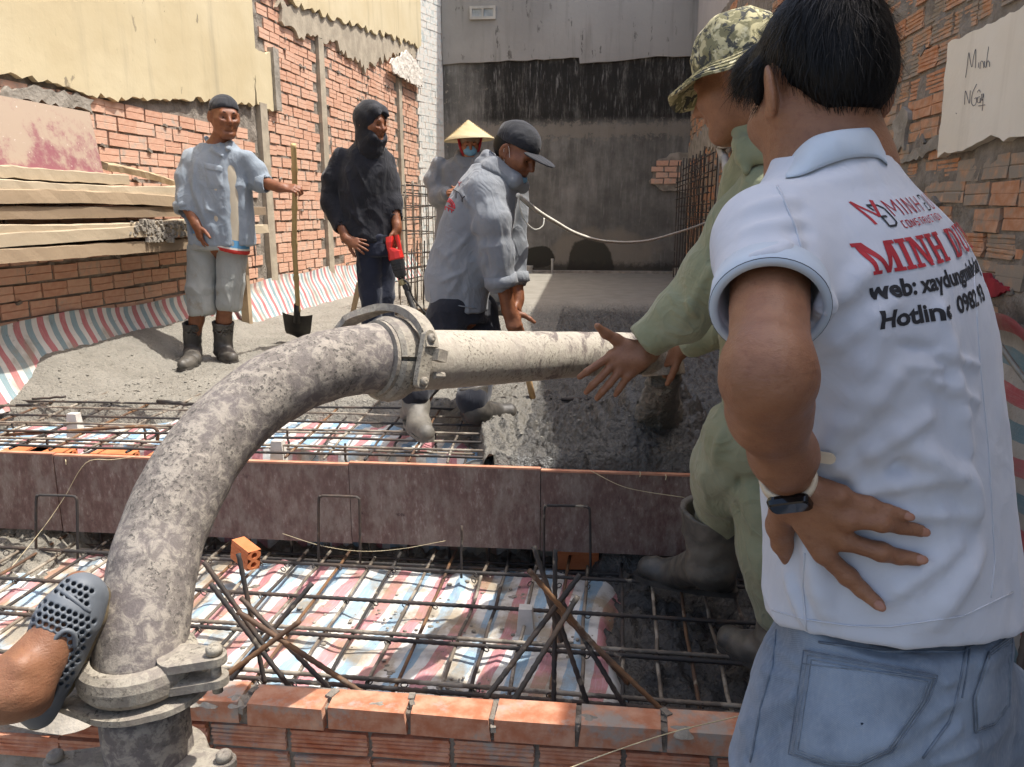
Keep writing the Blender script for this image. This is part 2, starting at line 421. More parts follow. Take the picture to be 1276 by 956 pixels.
def keyL(it):
    x, y, d = px_of(frame_pt(WL, it[0], 0, it[1]))
    hid = x < -8 or y < -8 or (it[1] < .3) or (it[0] < 3.0 and .68 < it[1] < 1.13) or (it[0] < ub and .6 < it[1])
    return d+(100 if hid else 0)
lay(WL, items, geoL, M_BL, M_BLs, keyL)
z0a = lw(0, 103)[1]
out = [(-.6, z0a), (lw(60, 104)[0], lw(60, 104)[1]), lw(110, 118), (lw(170, 125)[0], lw(170, 125)[1]), lw(250, 124), lw(314, 131), (up1, 2.2), (up1, 4.3), (-.6, 4.3)]
part('plaster', ragged(out, .022, .035, 3, -.028, .035, (0, 1, 2, 3, 4)), M_YEL, WL, False)
out = [(up1-.02, lw(314, 131)[1]+.01), (up2, lw(335, 138)[1]), (up2, lw(335, 68)[1]), (up1-.02, lw(318, 62)[1])]
part('plaster', ragged(out, .014, .05, 5, -.024, .04), M_YEL, WL, False)
m = MB(); a = lw(314, 128); b = lw(337, 137); m.box((up2+.05, -.02, (b[1]+2.28)/2), (.05, .03, (2.28-b[1])/2)); part('cement_edge', m.mesh('cement_edge'), M_CEMENT, WL, False)
out = [(up3a-1.2, lw(340, -14)[1]), (up3a, zp3a), lw(430, 28), lw(475, 44), (up3b, zp3b), (WLEN, zp3b+.05), (WLEN, 5.2), (up3a-1.2, 5.2)]
part('plaster', ragged(out, .05, .07, 9, -.055, .06, (0, 1, 2, 3)), M_YEL2, WL, False)
out = [lw(340, 0), lw(372, 4), lw(430, 26), lw(475, 43), lw(516, 56), lw(516, 74), lw(490, 66), lw(470, 76), lw(452, 84), lw(420, 58), lw(400, 48), lw(372, 44), lw(352, 30)]
part('cement_band', ragged(out, .06, .05, 12, -.03, .05), M_COL, WL, False)
out = [lw(0, 108), lw(60, 110), lw(112, 124), lw(112, 140), lw(60, 130), lw(0, 122)]
part('cement_band', ragged(out, .02, .04, 14, -.02, .03), M_CEMENT, WL, False)
for i, c in enumerate(cols):
    top = [lw(329, 130)[1], lw(404, 52)[1], lw(499, 100)[1]][i]
    m = MB(); w_ = .062 if i else .06; m.box((c, .02, top/2-.25), (w_, .05, top/2+.25)); part('concrete_column', m.mesh('column'), M_COL, WL, False)
m = MB()
for k in range(240):            # mortar squeezed out of the joints
    it = random.choice(items); s = random.uniform(.006, .016); m.box((it[0]+random.uniform(-.09, .09), -.002, it[1]-.008), (s*1.5, s*.8, s*.7), Matrix.Rotation(random.uniform(-.5, .5), 3, 'Y'))
o = part('mortar_drips', m.mesh('drips'), M_MORTAR, WL, False); o['kind'] = 'stuff'
# torn white sheet under the far cream plaster
pr = lw(478, 78), lw(500, 62), lw(519, 88), lw(519, 108), lw(497, 100), lw(482, 88)
M_RAG = simple('torn_sheet', 'c9c1b4', 'e0d9cd', 3, .3, .7, .8, 12, 1, .03)
o = part('torn_sheet', ragged(list(pr), .03, .02, 21, -.09, .06), M_RAG, None); o.location = tuple(L0); o.rotation_euler = (0, 0, LROT)
tag(o, 'torn off-white sheet hanging under the far cream plaster of the left wall', 'sheet')

# ---------------------------------------------------------------- white painted return wall
pw0 = A(lx(11.3), 11.3, 0); pw1 = A(-2.19, 11.9, 0); dw = nrm(pw1-pw0); WW = thing('white_wall', 'narrow white painted brick wall between the left wall and the back wall', 'wall', tuple(pw0), math.atan2(dw[1], dw[0]))
LW = float(np.linalg.norm(pw1-pw0)); geoW = [brick_geo(.186, .086, .06, 0, 50+i) for i in range(3)]; items = []; z = -.1; row = 0
while z < 5.2:
    u = .05+(row % 2)*.09
    while u < LW-.04: items.append((u, z, random.randrange(3), 0, random.uniform(-.003, .003))); u += .19
    z += .0905; row += 1
lay(WW, items, geoW, M_WHITE_BRICK, M_WHITE_BRICK, lambda t: 0, 0)
m = MB(); m.box((LW/2, .14, 2.4), (LW/2, .134, 2.9)); part('masonry', m.mesh('masonry'), M_WHITE_BRICK, WW, False)

# ---------------------------------------------------------------- back wall
def back_mats():
    g = G('blackened_render'); o = g.obj(); X = g.xyz(o); z = X[2]; x = X[0]
    st = g.m2('ADD', g.m2('MULTIPLY', g.noise(g.vec(o, (1, 1, .13)), 8, 6, .7), .65), g.m2('MULTIPLY', g.noise(o, 3.5, 6, .7), .35)); st2 = g.noise(g.vec(o, (1, 1, .12)), 34, 5, .6); bl = g.noise(o, 1.9, 6, .65); fine = g.noise(o, 16, 6, .7)
    c = g.mix(g.ramp(bl, .3, .7), hx('67655f'), hx('8a8780'))
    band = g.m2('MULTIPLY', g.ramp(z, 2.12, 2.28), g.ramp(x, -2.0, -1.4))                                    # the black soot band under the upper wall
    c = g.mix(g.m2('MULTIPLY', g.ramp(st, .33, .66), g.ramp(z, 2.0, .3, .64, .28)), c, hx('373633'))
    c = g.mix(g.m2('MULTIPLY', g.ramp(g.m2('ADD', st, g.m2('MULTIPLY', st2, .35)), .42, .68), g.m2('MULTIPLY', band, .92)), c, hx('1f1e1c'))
    c = g.mix(g.m2('MULTIPLY', g.ramp(st2, .56, .72), g.ramp(z, 3.1, 2.0, .6, .3)), c, hx('989590'))
    zz = g.m2('ADD', z, g.m2('MULTIPLY', fine, .5)); patch = g.m2('MULTIPLY', g.ramp(zz, 2.2, 2.26), g.ramp(zz, 2.46, 2.38))
    c = g.mix(g.m2('MULTIPLY', patch, .75), c, hx('817a6f'))
    c = g.mix(g.m2('MULTIPLY', g.ramp(fine, .58, .7), g.ramp(x, -1.2, -2.0)), c, hx('8f877a'))
    def blob(cx, cz, rx, rz, warp):
        dx = g.m2('MULTIPLY', g.m2('SUBTRACT', x, cx), 1/rx); dz = g.m2('MULTIPLY', g.m2('SUBTRACT', z, cz), 1/rz)
        r = g.m2('SQRT', g.m2('ADD', g.m2('MULTIPLY', dx, dx), g.m2('MULTIPLY', dz, dz))); return g.m2('ADD', r, g.m2('MULTIPLY', g.m2('SUBTRACT', g.noise(o, 3.2, 5), .5), warp))
    c = g.mix(g.m2('MULTIPLY', g.ramp(blob(.15, .1, 1.0, .62, .9), 1.05, .75), .8), c, hx('847c6e'))      # fresh render at the foot
    c = g.mix(g.ramp(blob(.02, .1, .36, .42, .5), 1.02, .94), c, hx('454239')); c = g.mix(g.ramp(blob(-.75, .25, .25, .18, .9), 1.0, .85), c, hx('38362f'))
    c = g.mix(g.m2('MULTIPLY', g.ramp(g.m2('ADD', z, g.m2('MULTIPLY', fine, .2)), .3, .18), .8), c, hx('33312c'))
    g.bump(fine, .45, .02); g.bump(st, .3, .015); low = g.out(c, .9, spec=.25)
    g = G('grey_upper_render'); o = g.obj(); s = g.noise(g.vec(o, (1, 1, .08)), 7, 6, .6)
    c = g.mix(g.ramp(g.noise(o, .8, 5), .3, .7), hx('9b9892'), hx('8a8782')); c = g.mix(g.m2('MULTIPLY', g.ramp(s, .52, .75), .6), c, hx('636059'))
    k = g.m2('MULTIPLY', g.ramp(g.noise(g.vec(o, (1, 1, .3)), 9, 4, .7), .62, .67), g.ramp(s, .4, .6)); c = g.mix(g.m2('MULTIPLY', k, .75), c, hx('35322e'))
    g.bump(g.noise(o, 14, 5), .3, .015); return low, g.out(c, .9, spec=.25)
M_BACK, M_BACK2 = back_mats()
WB = thing('back_wall', 'tall blackened grey rendered wall closing the far end of the site', 'wall', (0, YB, 0))
zs = 3.04
def bfn(a, b):
    x = -2.19+(4.2)*a; z = -.5+(zs+.1+.5)*b; return np.stack([x, YB-.012*fbm(np.stack([x*2.2, z*2.2, x*0], -1), 3), z], -1)
part('lower_wall', grid_sheet(160, 140, bfn, True, 'lower_wall'), M_BACK, WB)
m = MB(); m.box((-.2, YB+.2, 1.4), (2.2, .15, 1.95)); part('masonry', m.mesh('masonry'), M_CEMENT, WB)
ol = [(-2.19, zs-.02), (-1.5, zs), (-.95, zs+.01), (-.2, zs+.03), (-.19, zs-.05), (.2, zs-.04), (.9, zs+.02), (2.0, zs+.03), (2.0, 5.6), (-2.19, 5.6)]
me = ragged(ol, .012, .3, 31, 0, .12, (0, 1, 2, 3, 4, 5, 6)); me.transform(Matrix.Translation((0, YB-.035, 0))); part('upper_wall', me, M_BACK2, WB)
M_PALE = simple('pale_frame', '9a978f', 'aeaaa1', 6, rough=.6); M_GLASS = simple('frosted_glass', '8d9190', 'a3a7a5', 9, rough=.25)
wf = MB(); wx0, wz0 = aty(587, 23, YB-.05)[[0, 2]]; wx1, wz1 = aty(616, 9, YB-.05)[[0, 2]]; wy = YB-.045; t = .018
for (cx, cz, hx_, hz) in (((wx0+wx1)/2, wz0, (wx1-wx0)/2+t, t), ((wx0+wx1)/2, wz1, (wx1-wx0)/2+t, t), (wx0, (wz0+wz1)/2, t, (wz1-wz0)/2-t), (wx1, (wz0+wz1)/2, t, (wz1-wz0)/2-t), ((wx0+wx1)/2, (wz0+wz1)/2, t*.8, (wz1-wz0)/2-t)):
    wf.box((cx, wy, cz), (hx_, .025, hz))
wo = part('window', wf.mesh('window'), M_PALE, WB)
for k in (0, 1):
    m = MB(); cx = wx0+(wx1-wx0)*(.25+.5*k); m.box((cx, wy+.004, (wz0+wz1)/2), ((wx1-wx0)/4-t*.9, .008, (wz1-wz0)/2-t)); part('pane', m.mesh('pane'), M_GLASS, wo)
for (px, py0, h, r) in ((660, 341, .12, .045), (688, 339, .2, .018)):
    p = aty(px, py0, YB-.12); m = MB(); m.tube([(p[0], p[1], -.05), (p[0], p[1], p[2]+h)], r, 14); m.ring((p[0], p[1], p[2]+h-.03), (0, 0, 1), [(r*.9, 0), (r*1.2, 0), (r*1.2, .03), (r*.9, .03)], 14)
    tag(part('pipe_stub', m.mesh('pipe_stub'), M_PALE), 'thick grey pipe stub standing at the foot of the back wall' if r > .03 else 'thin pale pipe stub beside the thick one at the foot of the back wall', 'pipe')
# broken hole with bare bricks in the back wall, right
c0 = aty(836, 214, YB); out = [(c0[0]-.3, c0[2]-.2), (c0[0]-.1, c0[2]-.28), (c0[0]+.22, c0[2]-.3), (c0[0]+.34, c0[2]-.1), (c0[0]+.36, c0[2]+.25), (c0[0]+.1, c0[2]+.27), (c0[0]-.2, c0[2]+.18)]
me = ragged(out, .05, .06, 41, 0, .06); me.transform(Matrix.Translation((0, YB-.03, 0))); part('cement_patch', me, M_CEMENT, WB)
gb = [brick_geo(.17, .07, .05, 0, 70+i, .004) for i in range(3)]; mes = [py_mesh('brick', V, F) for V, F in gb]
for me in mes: me.materials.append(M_BL)
for r_ in range(4):
    for k in range(2):
        o = bpy.data.objects.new('brick', mes[(r_+k) % 3]); COL.objects.link(o); o.parent = WB; o.location = (c0[0]-.2+k*.19+(r_ % 2)*.07, -.055, c0[2]-.17+r_*.085)
m = MB(); m.box((-.3, YB-.06, .0), (1.9, .05, .035)); part('ledge', m.mesh('ledge'), M_CEMENT, WB)

# ---------------------------------------------------------------- right party wall
WR = thing('brick_wall', 'shaded rough brick wall on the right smeared with mortar and one white plaster patch', 'wall', (XR, 12, 0), -math.pi/2)
part('mortar', mortar_sheet(0, 10.6, -.5, 3.1, y=.006, amp=.016, step=.03, bulge=.008), M_MORTAR, WR, False)
m = MB(); sec = [(13.6, 4.6), (10.68, 4.6), (10.66, 2.65), (9.95, 2.65), (9.6, 3.45), (5, 4.45), (0, 4.5), (-.3, 4.5)]  # wall top out of view, stepped and raised to shape the cast shade
Vq = []; 
for (u, h) in sec: Vq += [(u, .03, -.5), (u, .3, -.5), (u, .3, h), (u, .03, h)]
Fq = []
for i in range(len(sec)-1):
    for k in range(4): Fq.append((i*4+k, i*4+(k+1) % 4, i*4+4+(k+1) % 4, i*4+4+k))
Fq += [(0, 1, 2, 3), tuple(len(sec)*4-4+k for k in (3, 2, 1, 0))]; m.add(Vq, Fq); part('masonry', m.mesh('masonry'), M_PINK, WR, False)
pu0, pz0 = rw(1180, 188); pu1, pz1 = rw(1276, 14); pz0b = rw(1276, 168)[1]
geoR = [brick_geo(.178, .08, .06, 1, 80+i, .003) for i in range(5)]+[brick_geo(.182, .084, .06, 4, 90+i, .003) for i in range(4)]
items = []; z = -.28; row = 0
while z < 3.0:
    u = .1+(row % 2)*.096
    while u < 10.5:
        cov = (u > pu0+.09 and pz0-.02 < z+.04 < 1.60)
        if not cov and random.random() > .03 and (z < 2.5 or u < 4):
            g4 = z > 1.42 and u > 5.5 or (random.random() < .07)
            items.append((u+random.uniform(-.006, .006), z+random.uniform(-.006, .006)+.008*math.sin(u*2.1+row*.7), random.randrange(5, 9) if g4 else random.randrange(5), random.uniform(-.009, .009), random.uniform(-.008, .006)))
        u += .194
    z += .0945; row += 1
def keyR(it):
    x, y, d = px_of(frame_pt(WR, it[0], 0, it[1])); hid = x > 1300 or y < -20 or it[1] < .5 or (900 < x < 1075)
    return d+(100 if hid else 0)
lay(WR, items, geoR, M_BR, M_BRs, keyR)
out = [(pu0-.01, pz0-.02), rw(1215, 184), rw(1235, 176), rw(1246, 168), rw(1262, 174), (10.6, pz0b-.03), (10.6, 1.62), rw(1276, 14), rw(1230, 36), rw(1191, 54), rw(1186, 110)]
part('plaster_patch', ragged(out, .008, .035, 44, -.03, .03), M_RPLAS, WR, False)
m = MB()
for k in range(300):
    it = random.choice(items[-len(items):]); s = random.uniform(.008, .03); m.box((it[0]+random.uniform(-.09, .09), -.001, it[1]-.006), (s*1.3, s*.5, s*.8), Matrix.Rotation(random.uniform(-.9, .9), 3, 'Y'))
o = part('mortar_drips', m.mesh('drips'), M_MORTAR, WR, False); o['kind'] = 'stuff'
# smeared cement areas
for i, pl in enumerate(([(1116, 150), (1128, 132), (1136, 140), (1130, 186), (1118, 190)], [(1122, 204), (1150, 182), (1174, 170), (1178, 184), (1150, 196)], [(1078, 152), (1096, 140), (1098, 150)], [(850, 222), (862, 200), (905, 178), (906, 150), (880, 160), (852, 186)])):
    part('cement_smear', ragged([rw(*q) for q in pl], .018 if i < 3 else .08, .03, 60+i, -.014, .03 if i < 3 else .08), M_CEMENT, WR, False)
# handwriting on the plaster
M_INK = simple('pencil_ink', '3a3a44', '4a4a55', 9)
def c4(x, y): u, z = rw(1060+x*.23, y*.23); return (u, -.0325, z)
pen = [[(672, 420), (682, 350), (690, 285), (700, 340), (708, 362), (716, 310), (728, 266), (728, 330), (726, 368)], [(745, 338), (743, 366)], [(752, 372), (756, 338), (764, 330), (772, 345), (772, 368)], [(778, 330), (776, 358), (785, 364)], [(800, 252), (792, 310), (786, 362), (794, 330), (804, 338), (805, 362)],
       [(666, 566), (672, 492), (692, 560), (698, 490)], [(734, 455), (712, 500), (704, 548), (714, 572), (730, 560), (732, 530), (722, 534)], [(752, 524), (740, 528), (738, 552), (750, 556), (754, 530), (754, 558)], [(738, 500), (746, 486), (754, 500)], [(760, 508), (762, 545), (772, 520), (768, 508), (768, 560), (764, 600)], [(742, 574), (780, 568)], [(618, 612), (622, 616)]]
m = MB()
for s in pen: m.tube(catmull([c4(*q) for q in s], 4), .0010, 5)
part('handwriting', m.mesh('handwriting'), M_INK, WR, False)
m = MB(); rd = [[(1186, 352), (1200, 346), (1216, 356)], [(1236, 356), (1262, 352), (1276, 360)]]; M_REDP = simple('red_paint', '9b1f2c', '7c1a25', 9)
for i, pl in enumerate(([(1216, 345), (1232, 340), (1250, 352), (1262, 362), (1240, 372), (1222, 368)],)): part('paint_splash', ragged([rw(*q) for q in pl], .007, .010, 75+i, -.014, .015), M_REDP, WR, False)

# ---------------------------------------------------------------- floor of fresh concrete, lower concrete, ground
def wet_mat(name, dry, damp, wet, wetx):
    g = G(name); o = g.obj(); X = g.xyz(o)
    n1 = g.noise(o, 5, 6, .6); n2 = g.noise(o, 55, 6, .7); n3 = g.noise(o, 17, 5, .6)
    c = g.mix(g.ramp(n1, .3, .7), hx(dry), hx(damp))
    fr = g.attr('fresh'); c = g.mix(fr, c, g.mix(g.ramp(n3, .3, .7), hx(wet), hx(wetx)))
    c = g.mix(g.m2('MULTIPLY', g.ramp(n2, .58, .75), g.m2('MULTIPLY', g.attr('rough'), .55)), c, hx('4a4740'))  # crevice shade partly put into the colour as dark noise flecks
    rg = g.attr('rough')
    pb = g.m2('MULTIPLY', g.ramp(g.vor(g.vec(o, (1, 1, 1), (.3, .1, 0)), 46), .75, .05), rg); pb2 = g.m2('MULTIPLY', g.ramp(g.vor(o, 105), .75, .05), rg); g.bump(pb, .55, .010); g.bump(pb2, .5, .005); g.bump(g.m2('MULTIPLY', n2, rg), .9, .012); g.bump(g.m2('MULTIPLY', g.noise(o, 150, 4, .6), g.m2('ADD', rg, .15)), .6, .004)
    return g.out(c, g.mix(fr, (.75, .75, .75, 1), (.27, .27, .27, 1)), spec=.55)
M_CONC = wet_mat('fresh_concrete', '7d786d', '8b867b', '383632', '4d4a45')
M_LOWC = wet_mat('lower_concrete', '7f796d', '8c8679', '4f4c47', '615d57')
def set_attr(me, **kw):
    for k, v in kw.items(): a = me.attributes.new(k, 'FLOAT', 'POINT'); a.data.foreach_set('value', np.asarray(v, np.float32))
def sst(x, a, b): t = np.clip((x-a)/(b-a), 0, 1); return t*t*(3-2*t)
HEAP = A(.30, 3.2)
def floor_edge(X): return np.interp(X, [-3.2, -2.6, -1.9, -1.2, -.75, -.46, -.38, -.31, 1.5], [3.35, 3.42, 3.55, 3.62, 3.55, 3.3, 2.8, 2.1, 2.1])
def floor_z(X, Y):
    q = np.stack([X, Y, X*0], -1); rough = 1-sst(Y, 7.0, 8.4); left = 1-sst(X, -1.1, -.35)
    amp = rough*(1.45-.9*left)
    r = np.hypot(X-HEAP[0], (Y-HEAP[1])*1.0); near = np.exp(-(r/1.2)**2)
    lump = np.abs(fbm(q*9, 3)); h = amp*(.022*fbm(q*4.5+9, 3)+.016*(lump-.3)+.015*(np.abs(fbm(q*17, 2))-.2)+.015*(np.abs(fbm(q*37+5, 2))-.2)+.006*fbm(q*60, 1))
    ang = np.arctan2(Y-HEAP[1], X-HEAP[0]); ring = np.sin(r*105+1.5*fbm(q*5, 2)*4+ang)
    h += near*.016*ring*sst(r, .06, .16)*(1-sst(r, .55, .95))+.17*np.exp(-(r/.14)**2)+.06*np.exp(-(r/.30)**2)+.075*np.exp(-(r/.5)**2)
    d = X-(lx(Y)); bank = (1-sst(d, .02, .42))*sst(Y, 3.3, 3.9)*(1-sst(Y, 5.2, 6.2)*.75); h += .19*bank
    fx = np.exp(-((X+.38)/.12)**2)*np.exp(-((Y-3.35)/.7)**2); h += .035*fx                   # ridge raked towards the board
    e = floor_edge(X)+.13*fbm(q*3.1+4, 3); fall = 1-sst(Y, e-.16, e+.05); h -= .19*fall
    h += .022*sst(X, -.4, -.25)*(1-sst(Y, 2.72, 2.95))
    h += .004*(1-rough)*fbm(q*np.array([.6, 5, 1]), 2)
    return h, rough, left, e
nx, ny = 520, 470
def ffn(a, b):
    Y = 2.706*(11.9/2.706)**b; xl = lx(Y)-.02; X = xl+(XR+.03-xl)*(a**.85); h, _, _, _ = floor_z(X, Y); h = h-np.where((b == 0) & (X > -.33), .2, 0); return np.stack([X, Y, h], -1)
me = grid_sheet(nx, ny, ffn, True, 'floor'); co = np.empty(len(me.vertices)*3, np.float32); me.vertices.foreach_get('co', co); co = co.reshape(-1, 3)
h, rough, left, e = floor_z(co[:, 0], co[:, 1]); fresh = (1-left)*(1-sst(co[:, 1], 6.8, 8))*.9
set_attr(me, fresh=fresh*np.where(co[:, 0] < -.25, .45, 1), rough=np.clip(rough, .05, 1))
bm = bmesh.new(); bm.from_mesh(me); bm.verts.ensure_lookup_table(); kill = [bm.verts[i] for i in np.nonzero(co[:, 1] < e-.2)[0]]
bmesh.ops.delete(bm, geom=kill, context='VERTS'); bm.to_mesh(me); bm.free()
o = part('concrete_floor', me, M_CONC); o['kind'] = 'structure'
def lfn(a, b):
    X = -3.1+4.55*a; Y = 1.55+2.3*b; q = np.stack([X, Y, X*0], -1)
    z = -.475+.02*fbm(q*5, 3)+.05*(np.abs(fbm(q*13, 3))-.25)*1.2+.04*(np.abs(fbm(q*24+3, 2))-.2)+.012*fbm(q*50, 2)
    z += .40*sst(Y, 2.62, 3.0)*sst(X, -.02, .15)+.10*sst(Y, 2.3, 2.7)*(1-sst(X, -2.15, -1.95))
    return np.stack([X, Y, z], -1)
me = grid_sheet(420, 220, lfn, True, 'lower_concrete'); n = len(me.vertices); co = np.empty(n*3, np.float32); me.vertices.foreach_get('co', co); co = co.reshape(-1, 3)
set_attr(me, fresh=sst(co[:, 0], -.6, .1)*.95+.05, rough=np.ones(n)); o = part('lower_concrete', me, M_LOWC); o['kind'] = 'structure'
M_DIRT = simple('street_ground', '6d6559', '7d7568', 3, .3, .7, .95, 30, .6, .02)
m = MB(); m.add([(-60, -60, -.52), (60, -60, -.52), (60, 60, -.52), (-60, 60, -.52)], [(0, 1, 2, 3)]); o = part('ground', m.mesh('ground'), M_DIRT); o['kind'] = 'structure'

# ---------------------------------------------------------------- striped tarpaulins
def tarp_mat(name, per, red, blue, white, horiz=False, dirt=.5, mud='8a7f6d', mudlo=.6):
    g = G(name); u = g.xyz(g.uv()); s = u[1] if horiz else u[0]; o = g.obj()
    ph = g.m2('FRACT', g.m2('MULTIPLY', g.m2('ADD', s, g.m2('MULTIPLY', g.noise(o, 30, 3), .004)), 1/per))
    c = g.mix(g.m2('LESS_THAN', ph, .27), hx(white), hx(red)); b = g.m2('MULTIPLY', g.m2('GREATER_THAN', ph, .5), g.m2('LESS_THAN', ph, .77)); c = g.mix(b, c, hx(blue))
    thin = g.m2('MULTIPLY', g.ramp(g.noise(g.vec(g.uv(), (40, 3, 1) if not horiz else (3, 40, 1)), 6, 4), .45, .7), .25); c = g.mix(thin, c, hx(white))
    c = g.mix(g.m2('MULTIPLY', g.ramp(g.noise(o, 4.5, 6, .65), mudlo-.08, mudlo+.12), dirt), c, hx(mud))
    c = g.mix(g.m2('MULTIPLY', g.ramp(g.noise(o, 42, 4, .7), .62, .72), dirt), c, hx('6b6458'))
    wv = g.n('TexWave', wave_type='BANDS', bands_direction='X'); g.l(g.vec(g.uv(), (1, 1, 1)), wv.inputs[0]); wv.inputs['Scale'].default_value = 60
    wv2 = g.n('TexWave', wave_type='BANDS', bands_direction='Y'); g.l(g.uv(), wv2.inputs[0]); wv2.inputs['Scale'].default_value = 60
    g.bump(g.m2('MULTIPLY', wv.outputs[1], wv2.outputs[1]), .25, .0015); g.bump(g.noise(o, 16, 5, .6), .5, .012)
    return g.out(c, .55, spec=.4)
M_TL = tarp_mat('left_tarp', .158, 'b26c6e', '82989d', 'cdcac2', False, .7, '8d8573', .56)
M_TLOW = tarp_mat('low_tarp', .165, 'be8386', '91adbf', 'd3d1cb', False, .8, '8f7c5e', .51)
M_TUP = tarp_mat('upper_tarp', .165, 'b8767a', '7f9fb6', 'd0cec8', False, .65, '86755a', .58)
M_TR = tarp_mat('right_tarp', .213, 'a8545a', '62808a', 'a39f97', True, .45, '7d786d', .55)  # stripe colours dulled: the right wall's shade is put into them
def tl(a, b):
    Y = 2.9+7.9*a; top = np.interp(Y, [2.9, 3.7, 5.6, 7, 9.7, 10.8], [.365, .37, .33, .36, .34, .36])+.012*np.sin(Y*5)+.01*fbm(np.stack([Y*4, Y*0, Y*0], -1), 2)
    z = top*(1-b)-.03*b; q = np.stack([Y*2.2, z*3, Y*0], -1); off = .014+.17*b**1.4+.018*fbm(q*1.6, 3)+.004*np.sin(Y*26+3*fbm(q, 2))*(.3+b*.7)
    return np.stack([lx(Y)+np.maximum(off, .012), Y, z], -1)
o = part('tarpaulin', grid_sheet(560, 26, tl, True, 'tarpaulin', lambda a, b: (7.9*a+.006*np.sin(b*9), .42*b)), M_TL)
tag(o, 'red, white and blue striped tarpaulin hung along the foot of the left brick wall', 'tarpaulin')
def tlow(a, b):
    X = -2.35+2.5*a; Y = 1.60+1.20*b; q = np.stack([X, Y, X*0], -1); ed = sst(X, .03, .16); bk = sst(Y, 2.70, 2.80)
    z = -.435+.022*fbm(q*3.3, 3)+.016*(1-np.abs(fbm(q*np.array([5.5, 2.6, 1])+3, 2))*2.4)+.008*(1-np.abs(fbm(q*np.array([4, 14, 1])+8, 2))*2.5)-.10*ed**2-.05*bk
    X = X-.03*ed*np.sin(Y*9)
    return np.stack([X, Y+.02*fbm(q*4+5, 2), z], -1)
o = part('tarpaulin', grid_sheet(320, 150, tlow, True, 'tarpaulin', lambda a, b: (2.5*a+.012*np.sin(b*7+a*9)-.18*b, 1.20*b)), M_TLOW)
tag(o, 'muddy striped tarpaulin lying under the lower steel mesh behind the front bricks', 'tarpaulin')
def tund(a, b):
    X = -2.05+2.05*a; q = np.stack([X*2, b*2, X*0], -1); return np.stack([X, 2.98+.02*np.sin(X*19)+.02*fbm(q*3, 2), -.05-.45*b], -1)
o = part('tarpaulin', grid_sheet(200, 16, tund, True, 'tarpaulin', lambda a, b: (2.05*a, .45*b)), M_TLOW)
tag(o, 'upright striped tarpaulin lining the gap in the shade under the formwork board', 'tarpaulin')
def tup(a, b):
    X = -2.75+2.5*a; Y = 2.76+.86*b; q = np.stack([X, Y, X*0], -1); return np.stack([X, Y, -.105+.018*fbm(q*5, 3)+.012*(1-np.abs(fbm(q*9+3, 2))*2.4)], -1)
o = part('tarpaulin', grid_sheet(240, 90, tup, True, 'tarpaulin', lambda a, b: (2.5*a-.1*b, .86*b)), M_TUP)
tag(o, 'striped tarpaulin lying under the upper steel mesh at the edge of the concrete', 'tarpaulin')
def trt(a, b):
    Y = 1.2+2.3*a; top = np.interp(Y, [1.2, 2.2, 2.7, 3.0, 3.5], [.55, .575, .585, .62, .64])+.012*np.sin(Y*17); z = top-(top+.5)*b
    q = np.stack([Y*2, z*2, Y*0], -1); off = .02+.05*np.exp(-(b/.06)**2)+.10*b+.025*fbm(q*1.7, 3)+.02*np.sin(Y*10+2*z)*b
    return np.stack([XR-off, Y, z], -1)
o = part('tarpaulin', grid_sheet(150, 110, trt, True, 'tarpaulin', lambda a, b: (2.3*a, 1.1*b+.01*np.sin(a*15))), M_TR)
tag(o, 'dusty, shade-dulled striped tarpaulin with level stripes on the right wall beside the man in white', 'tarpaulin')
# ================================================================ THINGS OF THE SITE
def rebar_mat(name, a, b, lo=.45, hi=.7, mud='8f8676', mlo=.6):
    g = G(name); o = g.obj(); c = g.mix(g.ramp(g.noise(o, 9, 4), lo, hi), hx(a), hx(b)); c = g.mix(g.ramp(g.noise(o, 14, 5), mlo, mlo+.1), c, hx(mud))
    g.bump(g.noise(o, 90, 3), .5, .002); return g.out(c, .7, .15, .4)
M_BAR = rebar_mat('rebar_steel', '3b3836', '57493e'); M_BAR2 = rebar_mat('muddy_rebar', '5d564d', '7a6e60', .35, .6, '9a9182', .48); M_RUST = rebar_mat('rusty_rebar', '5a4638', '7a5a3e', .4, .6)
def rib_tube(p0, p1, r, n=6, rib=.012):
    """a ribbed reinforcing bar"""
    p0 = A(*p0); p1 = A(*p1); L = np.linalg.norm(p1-p0); k = max(2, int(L/rib)); pts = []; rr = []
    for i in range(k+1): pts.append(p0+(p1-p0)*i/k); rr.append(r*(1.13 if i % 2 else .93))
    return sweep(pts, rr, n)
def bar(parent, p0, p1, r=.005, mat=None, ribbed=False, name='bar', n=6, sag=0, seed=0):
    if ribbed: V, F = rib_tube(p0, p1, r, n)
    else:
        q = [A(*p0)+(A(*p1)-A(*p0))*t for t in np.linspace(0, 1, 9)]; rs = np.random.default_rng(int(abs(p0[0]*9973+p0[1]*7919)*10) % 99991)
        for i in range(1, 8): q[i] = q[i]+rs.normal(0, .0022, 3)
        V, F = sweep(q, r, n)
    return part(name, py_mesh(name, V, F, True), mat or M_BAR, parent)
